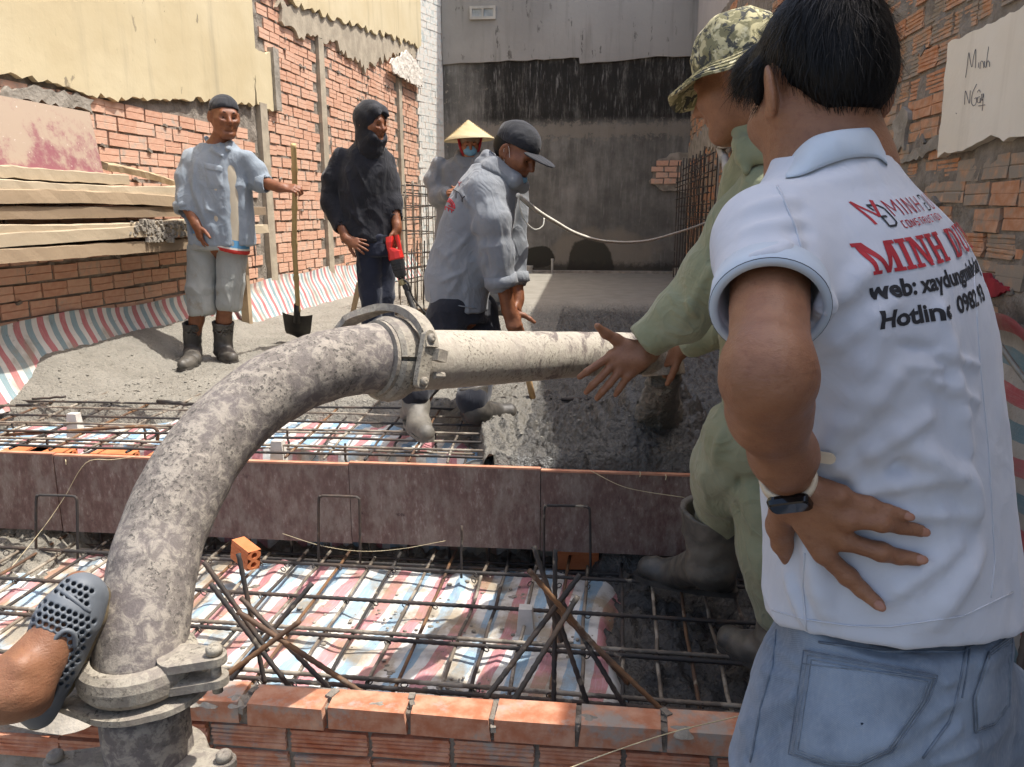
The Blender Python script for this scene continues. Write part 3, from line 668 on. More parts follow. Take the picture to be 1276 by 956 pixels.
# ---- lower steel mesh
lm = thing('rebar_mesh', 'lower mesh of tied steel bars spread over the muddy tarpaulin and dark concrete', 'rebar mesh', (-.7, 2.2, -.38))
zl = -.375
ys = [(2.62, 2.56), (2.60, 2.50), (2.38, 2.31), (2.19, 2.10), (2.155, 2.07), (1.945, 1.865), (1.905, 1.83)]
for i, (ya, yb) in enumerate(ys):
    if i == 1: continue
    bar(lm, (-2.7, ya+.015, zl), (1.15, yb, zl+.004),   .0068, M_BAR2 if i % 2 else M_BAR, True, n=7)
xb = [-2.45+.103*i for i in range(35)]
for i, x in enumerate(xb):
    j = random.uniform(-.012, .012); y1 = 2.78 if i % 4 else 2.70
    bar(lm, (x+j-.02, 1.70, zl-.012), (x+j*2+.01, y1, zl-.010+random.uniform(0, .004)), .0060, (M_BAR2, M_BAR, M_BAR2, M_RUST)[i % 4])
# tie wires
m = MB()
for (ya, yb) in ys:
    for x in xb:
        if random.random() < .5:
            t = (x+2.7)/3.85; y = ya+(yb-ya)*t; m.ring((x, y, zl-.004), (random.uniform(-1, 1), 1, .2), [(.009, -.0015), (.0115, -.0015), (.0115, .0015), (.009, .0015)], 7)
o = part('tie_wires', m.mesh('ties'), M_BAR, lm); o['kind'] = 'stuff'
# stirrups hanging under the board in the shade
for i, x in enumerate(np.arange(-2.35, 1.25, .165)):
    bar(lm, (x, 2.84+.01*math.sin(i*3), -.47), (x+.008*math.sin(i*5), 2.83, -.12), .0055, M_BAR, name='stirrup_leg')
bar(lm, (-2.7, 2.80, -.435), (1.2, 2.80, -.43), .006, M_BAR, True); bar(lm, (-2.7, 2.72, -.415), (1.2, 2.70, -.41), .006, M_BAR, True)
# U hooks standing in front of the board
for k, (xa, xb_, yt, yb2) in enumerate(((45, 96, 617, 703), (397, 448, 618, 704), (678, 735, 630, 716))):
    Yh = 2.615; p = [aty(xa, yb2, Yh), aty(xa, yt+9, Yh), aty(xa+3, yt+1, Yh), aty(xa+10, yt, Yh), aty(xb_-9, yt+1, Yh+.02), aty(xb_-2, yt+3, Yh+.02), aty(xb_, yt+12, Yh+.02), aty(xb_+1, yb2-2, Yh+.02)]
    V, F = sweep(catmull(p, 4), .0052, 6); o = part('stirrup_hook', py_mesh('stirrup_hook', V, F, True), M_BAR)
    tag(o, ['black bent steel hook standing before the board left of the pipe', 'black bent steel hook standing before the board just right of the pipe elbow', 'black bent steel hook standing before the board near the right bar cluster'][k], 'steel hook', 'steel hooks before the formwork board')
p0 = aty(575, 720, 2.6); p1 = aty(575, 655, 2.6); bar(lm, p0, p1, .005, M_BAR, name='upright_bar')
# ---- upper steel mesh
um = thing('rebar_mesh', 'upper mesh of steel bars between the formwork board and the wet concrete', 'rebar mesh', (-1.4, 3.1, 0))
for i, y in enumerate((2.755, 2.84, 2.95, 3.07, 3.2, 3.34, 3.46)):
    x1 = -.22-.06*(i % 3)-.03*i
    bar(um, (-3.0, y-.02, .012+.004*(i % 2)), (x1, y+.03, .008), .0055, (M_BAR, M_BAR2)[i % 2], i in (1, 4))
    if i in (0, 2, 4): bar(um, (-3.0, y+.04, -.055), (x1-.05, y+.05, -.05), .0055, M_BAR2)
for i in range(17):
    x = -2.93+.162*i+random.uniform(-.015, .015); bar(um, (x, 2.73, .002), (x-.05+random.uniform(-.02, .02), 3.72-.1*(i % 3), -.004), .0055, (M_BAR2, M_BAR, M_RUST)[i % 3])
    if i % 2: bar(um, (x+.05, 2.745, -.065), (x-.02, 3.55, -.06), .0055, M_BAR)
    if i % 2 == 0: bar(um, (x+.03, 2.9+.1*(i % 4), -.08), (x+.03, 2.9+.1*(i % 4), .012), .005, M_BAR)
a = [aty(-40, 545, 2.95), aty(60, 539, 2.95), aty(150, 533, 2.96), aty(185, 532, 2.97), aty(196, 537, 2.97), aty(196, 552, 2.97)]
V, F = sweep(catmull(a, 5), .0075, 7); part('hooked_bar', py_mesh('hooked_bar', V, F, True), M_RUST, um)
for (x0, y0, x1, y1, nm) in ((196, 500, 252, 505, 0), (700, 498, 738, 497, 1), (40, 497, 82, 494, 2), (20, 505, 60, 503, 3)):
    bar(um, atz(x0, y0, .02), atz(x1, y1, .03), .009 if nm < 2 else .006, M_BAR)
# white spacer blocks and loose things under the upper mesh
M_SPC = simple('spacer_concrete', 'b5b1a8', 'c9c5bc', 12, bsc=40)
def spacer(px, py, Y, lab, s=.05, zz=-.06):
    p = aty(px, py, Y); m = MB(); sc = [(-1, -1), (1, -1), (.8, 1), (-.8, 1)]
    V = []
    for (kx, z, ky) in ((1, -.07, 1), (.72, .05, .72)):
        for (x, y) in ((-1, -1), (1, -1), (1, 1), (-1, 1)): V.append((p[0]+x*s*.6*kx, p[1]+y*s*.5*ky, p[2]+z*.9))
    m.add(V, [(3, 2, 1, 0), (4, 5, 6, 7), (0, 1, 5, 4), (1, 2, 6, 5), (2, 3, 7, 6), (3, 0, 4, 7)])
    m.ring((p[0], p[1]-s*.44, p[2]-.03), (0, 1, 0), [(.006, 0), (.009, 0), (.009, .012), (.006, .012)], 8)
    tag(part('spacer_block', m.mesh('spacer_block'), M_SPC), lab, 'spacer block', 'concrete spacer blocks under the steel mesh')
spacer(93, 527, 3.15, 'small white spacer block under the upper mesh at far left'); spacer(347, 562, 2.86, 'small white spacer block right of the pipe under the upper mesh')
spacer(655, 772, 2.28, 'grey spacer block with a hole on the muddy tarpaulin near the right bar cluster', .05); 
# ---- formwork board
def board_mat():
    g = G('formwork_plywood'); o = g.obj(); v = g.vec(o, (1, 1, .5)); n = g.noise(v, 13, 8, .75); n2 = g.noise(g.vec(o, (1, 1, .35)), 55, 6, .75); big = g.noise(o, 1.4, 3)
    c = g.mix(g.ramp(n2, .35, .7), hx('604840'), hx('7a6158')); f = g.m2('ADD', g.m2('MULTIPLY', g.ramp(n, .42, .66), .8), g.m2('MULTIPLY', g.m2('SUBTRACT', big, .5), .8)); f.node.use_clamp = True
    c = g.mix(f, c, hx('8c7e72')); c = g.mix(g.ramp(g.noise(o, 11, 6, .7), .64, .72), c, hx('47332f')); X = g.xyz(o)
    c = g.mix(g.m2('MULTIPLY', g.ramp(n2, .55, .68), .5), c, hx('a1968a')); g.bump(n2, .3, .004); g.bump(g.noise(o, 90, 4), .3, .002); return g.out(c, .62, spec=.4)
M_BOARD = board_mat(); M_PLYE = simple('plywood_edge', 'b0765c', 'c08d70', 20, st=(1, 1, 8), rough=.8)
fb = thing('formwork_board', 'long dark red plywood formwork board set on edge across the pour', 'board', (-.8, 2.7, -.31))
jx = [-2.95, float(aty(74, 600, 2.7)[0]), float(aty(437, 600, 2.7)[0]), float(aty(674, 600, 2.7)[0]), 1.0]
for i in range(4):
    xa, xb_ = jx[i]+.0015, jx[i+1]-.0015; dz = (0, -.004, .003, -.003)[i]
    def bf(a, b, xa=xa, xb_=xb_, dz=dz): x = xa+(xb_-xa)*a; z = -.318+.315*b+dz; return np.stack([x, 2.684+.004*np.sin(x*4+1)+(.003 if i % 2 else 0)+x*0, z], -1)
    m = MB(); fr = [bf(np.array([t]), np.array([s]))[0] for t in (0, .25, .5, .75, 1) for s in (0, 1)]; V = []
    for q in fr: V += [q, q+A(0, .018, 0)]
    F = []
    for k in range(4):
        b = k*4; F += [(b, b+4, b+6, b+2), (b+1, b+3, b+7, b+5), (b, b+1, b+5, b+4)]
    F += [(0, 2, 3, 1), (16, 17, 19, 18)]; m.add(V, F); part('plywood_panel', m.mesh('plywood_panel'), M_BOARD, fb)
    m = MB(); zt = -.003+dz; m.box(((xa+xb_)/2, 2.694, zt+.0025), ((xb_-xa)/2, .010, .0035)); part('top_edge', m.mesh('top_edge'), M_PLYE, fb)
M_STR = simple('pale_string', 'c2b28c', 'd2c4a0', 20)
def string(pts, r, lab, mat=M_STR, name='string', cat='string'):
    V, F = sweep(catmull(pts, 6), r, 5); return tag(part(name, py_mesh(name, V, F, True), mat), lab, cat)
f = lambda x, y, Y=2.675: aty(x, y, Y)
string([f(168, 569), f(140, 573), f(107, 577), f(80, 620, 2.67), f(56, 655, 2.62), f(20, 700, 2.5), f(-5, 728, 2.4)], .0013, 'thin pale string slanting across the left end of the formwork board')
string([f(735, 586), f(770, 604), f(800, 612), f(853, 620)], .0013, 'thin pale string sagging across the right end of the formwork board')
string([f(352, 665, 2.64), f(400, 680, 2.62), f(450, 687, 2.6), f(500, 684, 2.62), f(555, 674, 2.64)], .001, 'thin string sagging below the middle of the formwork board')
string([atd(690, 965, 1.5), atd(760, 938, 1.52), atd(840, 912, 1.56), atd(918, 893, 1.62), atd(960, 880, 1.68)], .0012, 'thin pale string running over the right end of the front brick course')
for (px, py) in ((82, 575), (797, 590), (829, 594)):
    p = f(px, py, 2.678); m = MB(); m.tube([p+A(0, 0, .008), p+A(.003, -.004, 0), p+A(.001, -.002, -.012)], .002, 5); tag(part('nail', m.mesh('nail'), M_STR), {82: 'knotted nail on the board top left of the pipe', 797: 'bent nail on the board edge beside the string at right', 829: 'bent nail on the board edge nearest the rubber boot'}[px], 'nail')
# plywood strips and loose bricks in the beam trench under the upper mesh
M_WOOD = simple('raw_timber', 'b28f63', 'c7a77c', 5, .3, .7, .8, 50, .4, .003, st=(1, .25, 1)); M_WOODG = simple('weathered_timber', '8d7a62', 'b09a7a', 6, .3, .7, .85, 50, .5, .004)
m = MB(); m.box((-.85, 2.80, -.07), (.66, .045, .01), Matrix.Rotation(.02, 3, 'Z')); tag(part('plywood_strip', m.mesh('plywood_strip'), M_WOOD), 'yellowish wooden strip lying behind the board under the upper mesh', 'wood strip')
M_HB = simple('orange_clay', 'bc6a3d', 'cb7d4f', 10, .3, .7, .85, 60, .4, .003); M_HOLE = simple('hole_dark', '2a1710', '35201a', 10)
def hollow_brick(c, ax, up, lab, L=.18, W=.08, H=.08, mat=M_HB, cols=(-1, 1)):
    """four-hole clay brick with real holes at the near end"""
    ax = nrm(ax); s = nrm(np.cross(ax, up)); up = np.cross(s, ax); m = MB(); c = A(*c); R = np.stack([ax, s, up], 1)
    m2 = bmesh.new(); o = part('hollow_brick', None, None) if False else None
    n = 8; V = []; F = []
    # end face tiles with round holes: a 2 x 2 layout
    def P(x, y, z): return c+R@np.array([x, y, z])
    base = 0; half = L/2
    for iy in cols:
        for iz in (-1, 1):
            cy, cz = iy*W/4, iz*H/4; wq = W/4*(2 if len(cols) == 1 else 1); sq = []; ci = []
            for k in range(n):
                a = 2*math.pi*(k+.5)/n; dy, dz = math.cos(a), math.sin(a); q = 1/max(abs(dy), abs(dz)); sq.append((cy+dy*q*wq, cz+dz*q*H/4)); ci.append((cy+dy*.0115, cz+dz*.0115))
            for xe in (half, ):
                b = len(V); V += [P(xe, *q) for q in sq]+[P(xe, *q) for q in ci]+[P(-half*.6, *q) for q in ci]
                for k in range(n): j = (k+1) % n; F += [(b+k, b+j, b+n+j, b+n+k), (b+n+k, b+n+j, b+2*n+j, b+2*n+k)]
                F.append(tuple(b+2*n+k for k in range(n)))
    m.add(V, F); y, z = W/2, H/2
    q = [P(-half, -y, -z), P(-half, y, -z), P(-half, y, z), P(-half, -y, z), P(half, -y, -z), P(half, y, -z), P(half, y, z), P(half, -y, z)]
    m.add(q, [(0, 3, 2, 1), (0, 1, 5, 4), (1, 2, 6, 5), (2, 3, 7, 6), (3, 0, 4, 7)])
    for sgn in (-1, 1):
        for k in (-.2, .2): m.box(P(0, sgn*(y+.0006), k*H), (half*.98, .0012, .004), R)
    return tag(part('hollow_brick', m.mesh('hollow_brick'), mat), lab, 'brick')
pc = aty(306, 690, 2.50); hollow_brick(pc, (.80, -.58, -.14), (0, .1, 1), 'loose orange hollow brick lying on the lower mesh right of the pipe elbow', .115, .05, .075, cols=(0,))
for i, (px, py) in enumerate(((28, 548), (62, 552), (140, 556), (212, 560))):
    p = aty(px, py, 2.86); hollow_brick((p[0], 2.86, -.085), (1, .03*i-.05, 0), (0, 0, 1), ['leftmost orange brick lying under the upper mesh at the left edge', 'second orange brick from the left edge under the upper mesh', 'third orange brick under the upper mesh below the hooked bar', 'orange brick under the upper mesh beside the pipe elbow'][i], .18)
p = aty(1268, 872, 2.1); hollow_brick(p, (.3, -1, 0), (0, 0, 1), 'orange brick on the ground right of the jeans', .18)
p = aty(850, 700, 2.78); hollow_brick((-.02, 2.83, -.40), (1, .1, 0), (0, 0, 1), 'dim orange brick standing in the gap below the right part of the board', .16)
# ---- clusters of starter bars
def cluster(lab, specs, loc):
    t = thing('starter_bars', lab, 'rebar cluster', loc, 0, 'splayed starter bars behind the front bricks')
    for (xt, yt, dt, xb_, yb_, db, r, m_) in specs: bar(t, atd(xb_, yb_, db), atd(xt, yt, dt), r*1.02, m_, True, n=8)
cluster('splayed cluster of ribbed bars beside the pipe elbow and loose brick', [(254, 700, 1.98, 334, 812, 1.98, .0062, M_BAR), (297, 690, 2.0, 330, 852, 2.02, .0062, M_BAR), (262, 727, 1.95, 362, 858, 1.98, .0062, M_BAR), (389, 727, 2.05, 278, 858, 1.97, .0066, M_BAR), (374, 774, 1.93, 240, 872, 1.9, .0066, M_RUST), (300, 745, 2.0, 418, 866, 1.95, .0062, M_BAR), (296, 762, 1.93, 455, 866, 1.92, .0066, M_RUST)], tuple(atd(330, 850, 1.98)))
cluster('splayed cluster of ribbed bars near the right end of the tarpaulin', [(665, 681, 2.0, 735, 886, 2.0, .0064, M_BAR), (692, 685, 2.03, 690, 882, 2.0, .0062, M_BAR), (659, 711, 1.93, 783, 852, 2.02, .0066, M_RUST), (723, 716, 1.98, 604, 872, 1.95, .0068, M_BAR), (720, 743, 1.93, 636, 880, 1.93, .0066, M_BAR), (700, 750, 2.0, 780, 884, 1.97, .0064, M_BAR), (690, 755, 2.0, 832, 892, 1.93, .0064, M_RUST), (676, 722, 2.0, 700, 800, 2.0, .0062, M_BAR)], tuple(atd(690, 870, 2.0)))
# ---- front brick wall
fw0 = A(-1.32, atz(560, 893, -.2)[1], -.2); fwd = A(1., 0, 0); FROT = 0
FW = thing('brick_wall', 'low new orange brick wall along the bottom in front of the steel mesh', 'wall', tuple(fw0), FROT)
def fu(px, py): p = atz(px, py, -.2); return float((p-fw0)@fwd)
gt = [brick_geo(.183, .056, .076, 0, 120+i, .0024) for i in range(5)]; gg = [brick_geo(.183, .056, .076, 4, 130+i, .002) for i in range(4)]
mt = [py_mesh('brick', V, F) for V, F in gt+gg]
for me in mt: me.materials.append(M_BF)
ut = fu(505, 895); k0 = -8
for r_ in range(5):
    for k in range(-5, 9):
        u = ut+.0985+k*.197+(r_ % 2)*.105-(.09 if r_ == 2 else 0)
        if u < -.35 or u > 2.1: continue
        v = random.randrange(5) if r_ == 0 else 5+random.randrange(4)
        if r_ == 0 and u < fu(115, 890): continue
        o = bpy.data.objects.new('brick', mt[v]); COL.objects.link(o); o.parent = FW; o.location = (u+random.uniform(-.004, .004), random.uniform(-.004, .004)+(.004 if r_ else 0), -.0565-.0675*r_+random.uniform(-.002, .002)); o.rotation_euler = (0, random.uniform(-.008, .008), random.uniform(-.015, .015))
def mfn(a, b):
    # joints: top, round the front and down
    u = -.5+2.6*a; s = b*.46; q = np.stack([u*14, s*14, u*0], -1); n = fbm(q, 3)
    y = np.where(s < .072, .072-s, 0)+.017; z = np.where(s < .072, -.010, -.010-(s-.072)); rd = .008*n
    return np.stack([u, y-np.where(s > .072, rd, 0), z+np.where(s <= .072, rd, 0)], -1)
part('mortar', grid_sheet(200, 44, mfn, True, 'mortar'), M_MORTAR, FW, False)
m = MB()
rs = random.Random(4)
for k in range(-2, 9):
    u = ut+k*.197
    for j in range(3): s = rs.uniform(.005, .011); m.box((u+rs.uniform(-.004, .004), rs.uniform(0, .07), -.004+rs.uniform(-.02, .002)), (s*.9, s*1.5, s), Matrix.Rotation(rs.uniform(-.6, .6), 3, 'Z'))
o = part('mortar_crumbs', m.mesh('crumbs'), M_MORTAR, FW, False); o['kind'] = 'stuff'
# mortar lump at the left end of the wall, trowelled flat
def lump(c, R, sx, sy, h, seed):
    def fn(a, b):
        t = a*2*math.pi; r = b; k = 1+.25*np.sin(t*3+seed)+.15*np.sin(t*5+seed*2); x = c[0]+sx*r*k*np.cos(t); y = c[1]+sy*r*k*np.sin(t); q = np.stack([x*30, y*30, x*0+seed], -1)
        return np.stack([x, y, c[2]+h*(1-r**2.5)+.006*fbm(q, 3)-.012*r], -1)
    return grid_sheet(40, 14, fn, True, 'lump')
p = atz(85, 876, -.2); part('mortar_lump', lump((p[0], p[1], -.222), 0, .17, .055, .02, 1), M_CEMENT, FW); p = atz(270, 871, -.2)
for i, (px, py, s) in enumerate(((250, 868, .045), (470, 876, .05), (292, 868, .03), (850, 905, .035), (735, 893, .03))): q = atz(px, py, -.198); part('mortar_lump', lump((q[0], q[1], -.2012), 0, s, .022, .006, i+3), M_CEMENT, FW)

# ---------------------------------------------------------------- concrete pump pipe
def pipe_mat(name, base, light, dark, pur, stain=0):
    g = G(name); o = g.obj(); Z = g.xyz(o)
    n = g.noise(o, 42, 8, .74, .5); n2 = g.noise(o, 8, 5, .6); n3 = g.noise(o, 130, 5, .7)
    c = g.mix(g.ramp(n2, .35, .65), hx(base), hx(pur)); c = g.mix(g.m2('MULTIPLY', g.ramp(n, .43, .60), .85), c, hx(light))
    c = g.mix(g.m2('MULTIPLY', g.ramp(n3, .52, .62), g.ramp(n2, .58, .42)), c, hx(dark)); c = g.mix(g.m2('MULTIPLY', g.ramp(g.noise(g.vec(o, (1, 1, .6)), 16, 7, .75), .58, .72), .4), c, hx(dark))
    if stain: c = g.mix(g.m2('MULTIPLY', g.m2('MULTIPLY', g.ramp(g.noise(g.vec(o, (2.6, 1, 1), (0, 0, 0), (0, 0, -.5)), 9, 7, .75, .6), .50, .62), g.ramp(g.xyz(o)[1], 1.75, 2.05)), stain), c, hx('5b4f4d'))
    g.bump(n, .6, .004); g.bump(n3, .5, .0025); return g.out(c, .82, spec=.35)
M_PIPE = pipe_mat('cement_caked_elbow', '766e66', 'a1988b', '504b46', '6c6461'); M_PIPE2 = pipe_mat('cement_caked_pipe', 'aaa292', 'b0a899', '6a6259', 'a1988c', .8); M_CLAMP = pipe_mat('cement_caked_clamp', '8f8778', 'a59d8d', '5c554b', '867d74')
PP = thing('pump_pipe', 'thick cement-caked concrete pump pipe bending over the board into the pour', 'pipe', (-.69, 1.03, -.5))
RP = .068
base = A(*atd(176, 850, 1.21)); base[2] = 0
el = [(base[0], base[1], .20), tuple(atd(178, 790, 1.225)), tuple(atd(190, 715, 1.265)), tuple(atd(205, 660, 1.305)), tuple(atd(238, 590, 1.36)), tuple(atd(284, 530, 1.42)), tuple(atd(342, 484, 1.48)), tuple(atd(408, 456, 1.54)), tuple(atd(462, 447, 1.60)), tuple(atd(480, 446, 1.62))]
elp = catmull(el, 9); rr = [RP*1.06-(.0015 if i < len(elp)-12 else 0)+.0022*float(vn(np.array([[i*.31, .2, .7]]))[0]) for i in range(len(elp))]
def caked(pts, rr, n=48, amp=.0016):
    V, F = sweep(pts, rr, n, True); V = np.array(V); c = np.repeat(np.array(pts), n, 0); d = V-c; d /= np.maximum(np.linalg.norm(d, axis=1), 1e-6)[:, None]
    V = V+d*(amp*fbm(V*22, 3)+amp*.7*np.clip(fbm(V*60, 2), 0, 1))[:, None]; return py_mesh('pipe', V, F, True)
part('elbow', caked(elp, rr), M_PIPE, PP)
sp = [atd(478, 447, 1.615), atd(520, 449, 1.68), atd(640, 445, 2.0), atd(740, 441, 2.36), atd(792, 440, 2.52)]
spp = catmull(sp, 14); part('straight_pipe', caked(spp, [RP*.985]*len(spp)), M_PIPE2, PP)
op = catmull([sp[-1], atd(806, 441, 2.56), atd(820, 447, 2.585), atd(826, 458, 2.59), atd(827, 468, 2.59)], 6); m = MB()
V, F = sweep(op, [RP*1.04]*len(op), 32, False); V2, F2 = sweep(op, [RP*.9]*len(op), 32, False); m.add(V, F); m.add(V2, [f[::-1] for f in F2]); n0 = len(op)*32
m.F += [((len(op)-1)*32+k, (len(op)-1)*32+(k+1) % 32, n0+(len(op)-1)*32+(k+1) % 32, n0+(len(op)-1)*32+k) for k in range(32)]
part('outlet', m.mesh('outlet', True), M_CLAMP, PP)
lp = [(base[0], base[1], z) for z in np.linspace(-.3, .17, 24)]; part('lower_pipe', caked(lp, [RP*.97]*24), M_PIPE, PP)
# upper clamp
pa = nrm(sp[1]-sp[0]); pc = np.array(sp[0])+pa*.012; view = nrm(CC-pc); sv = nrm(view-pa*np.dot(view, pa)); uv_ = nrm(np.cross(pa, sv)); uv_ = uv_ if uv_[2] > 0 else -uv_
def pl(a, r, h): return pc+(sv*math.cos(a)+uv_*math.sin(a))*r+pa*h      # a = 0 towards the camera, 90 degrees = up
prof = [(.064, -.026), (.080, -.026), (.088, -.018), (.091, 0), (.088, .018), (.080, .026), (.064, .026)]
def arc_solid(prof, a0, a1, n):
    m = MB(); V = []; F = []; k = len(prof)
    for i in range(n+1):
        a = a0+(a1-a0)*i/n
        for (r, h) in prof: V.append(pl(a, r, h))
    for i in range(n):
        for j in range(k): F.append((i*k+j, i*k+(j+1) % k, (i+1)*k+(j+1) % k, (i+1)*k+j))
    F += [tuple(range(k))[::-1], tuple(n*k+j for j in range(k))]; m.add(V, F); return m
cl = arc_solid(prof, rad(4), rad(180), 36)
for dh in (-.031, .031): cl.ring(pc+pa*dh, pa, [(.066, -.004), (.079, -.004), (.079, .004), (.066, .004)], 40)
cp_ = part('clamp', cl.mesh('clamp', False), M_CLAMP, PP)
part('clamp_half', arc_solid(prof, rad(182), rad(358), 36).mesh('clamp_half'), M_CLAMP, cp_)
lv = MB(); path = [pl(rad(a), .098+e, h) for a, e, h in ((158, .03, -.05), (140, .022, -.04), (120, .012, -.022), (98, .01, -.005), (75, .01, .01), (52, .011, .02), (30, .013, .024), (14, .014, .024))]
path = catmull(path, 5)
V = []; F = []
for i, q in enumerate(path):
    t = nrm(path[min(i+1, len(path)-1)]-path[max(i-1, 0)]); o_ = nrm(q-pc-pa*np.dot(q-pc, pa)); s_ = nrm(np.cross(t, o_)); wv = .016 if i > 4 else .012; hv = .0075
    for (a, b) in ((-1, -1), (1, -1), (1, 1), (-1, 1)): V.append(q+s_*wv*a+o_*hv*b)
for i in range(len(path)-1):
    for k in range(4): F.append((i*4+k, i*4+(k+1) % 4, i*4+4+(k+1) % 4, i*4+4+k))
F += [(3, 2, 1, 0), tuple(len(path)*4-4+k for k in range(4))]; lv.add(V, F)
lvo = part('lever', lv.mesh('lever'), M_CLAMP, cp_)
lk = MB(); q0, q1 = pl(rad(24), .113, .02), pl(rad(-22), .112, .006); ln = nrm(q1-q0); on = nrm((q0+q1)/2-pc); sd = np.cross(ln, on)
V = []; n = 20
for k in range(n):
    a = 2*math.pi*k/n; e = (q0 if math.sin(a) < 0 else q1); V.append(e+(ln*math.sin(a)+sd*math.cos(a))*.0165+on*.006)
V += [v-on*.012 for v in V[:n]]; lk.add(V, [tuple(range(n)), tuple(range(2*n-1, n-1, -1))]+[(k, n+k, n+(k+1) % n, (k+1) % n) for k in range(n)]); part('link', lk.mesh('link'), M_CLAMP, cp_)
for q in (q0, q1):
    b = MB(); b.ring(q+on*.006, on, [(0.0001, 0), (.0095, 0), (.0095, .006), (.0075, .009), (.0001, .010)], 14); part('bolt', b.mesh('bolt', True), M_CLAMP, cp_)
b = MB(); e = pl(rad(6), .112, .045); b.box(e, (.012, .010, .014), np.stack([ln, on, sd], 1)); e = pl(rad(-16), .108, .04); b.tube([e, e+pa*.025], .008, 10); part('pivot_lug', b.mesh('pivot_lug'), M_CLAMP, cp_)
# lower clamps
def flange(zc, full):
    c = A(base[0], base[1], zc); rt = nrm(A(CR[0], CR[1], 0)); fd = nrm(A(-CR[1], CR[0], 0))
    m = MB(); m.ring(c, (0, 0, 1), [(.066, -.028), (.080, -.028), (.087, -.018), (.089, 0), (.086, .014), (.077, .022), (.066, .022)], 52)
    o = part('clamp', m.mesh('clamp', False), M_CLAMP, PP)
    if full:
        m = MB(); outl = []
        for a in np.linspace(0, 2*math.pi, 48, endpoint=False):
            r = .094+(.045 if math.cos(a) < -.55 else 0)*sst(-math.cos(a), .5, .95)+(.012 if math.cos(a) > .6 else 0); outl.append(c+rt*math.cos(a)*r+fd*math.sin(a)*min(r, .094)+A(0, 0, -.036))
        V = outl+[q+A(0, 0, -.010) for q in outl]; n = 48; m.add(V, [tuple(range(n)), tuple(range(2*n-1, n-1, -1))]+[(k, n+k, n+(k+1) % n, (k+1) % n) for k in range(n)]); part('flange_plate', m.mesh('flange_plate'), M_CLAMP, o)
    for side in ((1,) if full else (1, -1)):
        m = MB(); e0 = c+rt*side*.076-fd*.02; e1 = c+rt*side*.132-fd*.030
        for dz in (-.016, .020):
            V = []; n = 18
            for k in range(n):
                a = 2*math.pi*k/n; e = e1 if math.cos(a) > 0 else e0; r = .018 if math.cos(a) > 0 else .034; V.append(e+rt*side*math.cos(a)*r+fd*math.sin(a)*r+A(0, 0, dz+.008+(.006 if math.cos(a) > 0 else -.002)))
            V += [v-A(0, 0, .013) for v in V]; m.add(V, [tuple(range(n)), tuple(range(2*n-1, n-1, -1))]+[(k, n+k, n+(k+1) % n, (k+1) % n) for k in range(n)])
        ear = part('ear', m.mesh('ear'), M_CLAMP, o)
        b = MB(); b.ring(e1+A(0, 0, .036), (0, 0, 1), [(.0001, 0), (.0125, 0), (.0125, .008), (.009, .012), (.0001, .013)], 14); b.tube([e1+A(0, 0, -.03), e1+A(0, 0, .03)], .008, 10); part('bolt', b.mesh('bolt', True), M_CLAMP, o)
zf = float(aty(176, 826, base[1])[2]); flange(zf, True); flange(float(aty(170, 952, base[1])[2]), False)
# stream of concrete from the outlet
st = [atd(827, 466, 2.59)+A(0, 0, .01), aty(826, 480, 2.70), aty(823, 497, 2.88), aty(820, 516, 3.06), A(.30, 3.2, .04)]
stp = catmull(st, 8); rr = np.interp(np.linspace(0, 1, len(stp)), [0, .3, .6, .85, 1], [.052, .056, .075, .115, .18])
V, F = sweep(stp, rr, 40); V = np.array(V); V += .020*fbm(V*np.array([34, 34, 6]), 3)[:, None]*np.array([1, 1, .2])+.009*fbm(V*60, 2)[:, None]
me = py_mesh('concrete_stream', V, F, True); set_attr(me, fresh=np.ones(len(V))*.4, rough=np.ones(len(V))); o = part('concrete_stream', me, M_CONC)
tag(o, 'wet grey concrete pouring from the pipe end into a ringed heap', 'concrete')

# ---------------------------------------------------------------- timber stack on the left
M_T1 = simple('sunlit_plank', 'a3937a', 'b7a78c', 4, .3, .7, .8, 40, .5, .004, st=(1, .15, 1)); M_T2 = simple('brown_plank', '8d7a62', 'a59074', 4, .3, .7, .8, 40, .5, .004, st=(1, .15, 1)); M_T3 = simple('stained_plank', '6f5f4e', '8d7a62', 5, .3, .7, .8, 40, .5, .004, st=(1, .15, 1))
def plank(p0, p1, wdt, th, mat, lab, tilt=0, seed=0):
    """a sawn board from p0 to p1 (top inner edge line), width to the wall, a little bowed and rough"""
    p0 = A(*p0); p1 = A(*p1); d = p1-p0; L = np.linalg.norm(d); d /= L; s = nrm(np.cross(d, A(0, 0, 1))); s = s*math.cos(tilt)+np.cross(d, s)*math.sin(tilt); u = np.cross(s, d); n = 22; V = []; F = []
    rs = np.random.default_rng(seed)
    for i in range(n+1):
        t = i/n; c = p0+d*L*t+u*(-.018*math.sin(t*math.pi)*((seed % 3)-1)+rs.normal(0, .0012))+s*.008*math.sin(t*4+seed); e = rs.normal(0, .0014, 4)
        prof = [(0, -.004), (.004, 0), (wdt-.004, 0), (wdt, -.004), (wdt, -th), (0, -th)]
        for k, (a, b) in enumerate(prof): V.append(c-s*(a-e[k % 4])+u*(b+e[(k+1) % 4]))
    m = len(prof)
    for i in range(n):
        for k in range(m): F.append((i*m+k, i*m+(k+1) % m, (i+1)*m+(k+1) % m, (i+1)*m+k))
    F += [tuple(range(m))[::-1], tuple(n*m+k for k in range(m))]
    return tag(part('timber_plank', py_mesh('timber_plank', V, [f[::-1] for f in F]), mat), lab, 'plank', 'timber planks stacked along the left wall')
def tp(px, py, off): # a point 'off' metres in front of the left wall
    return atp(px, py, L0+Ln*off, Ln)
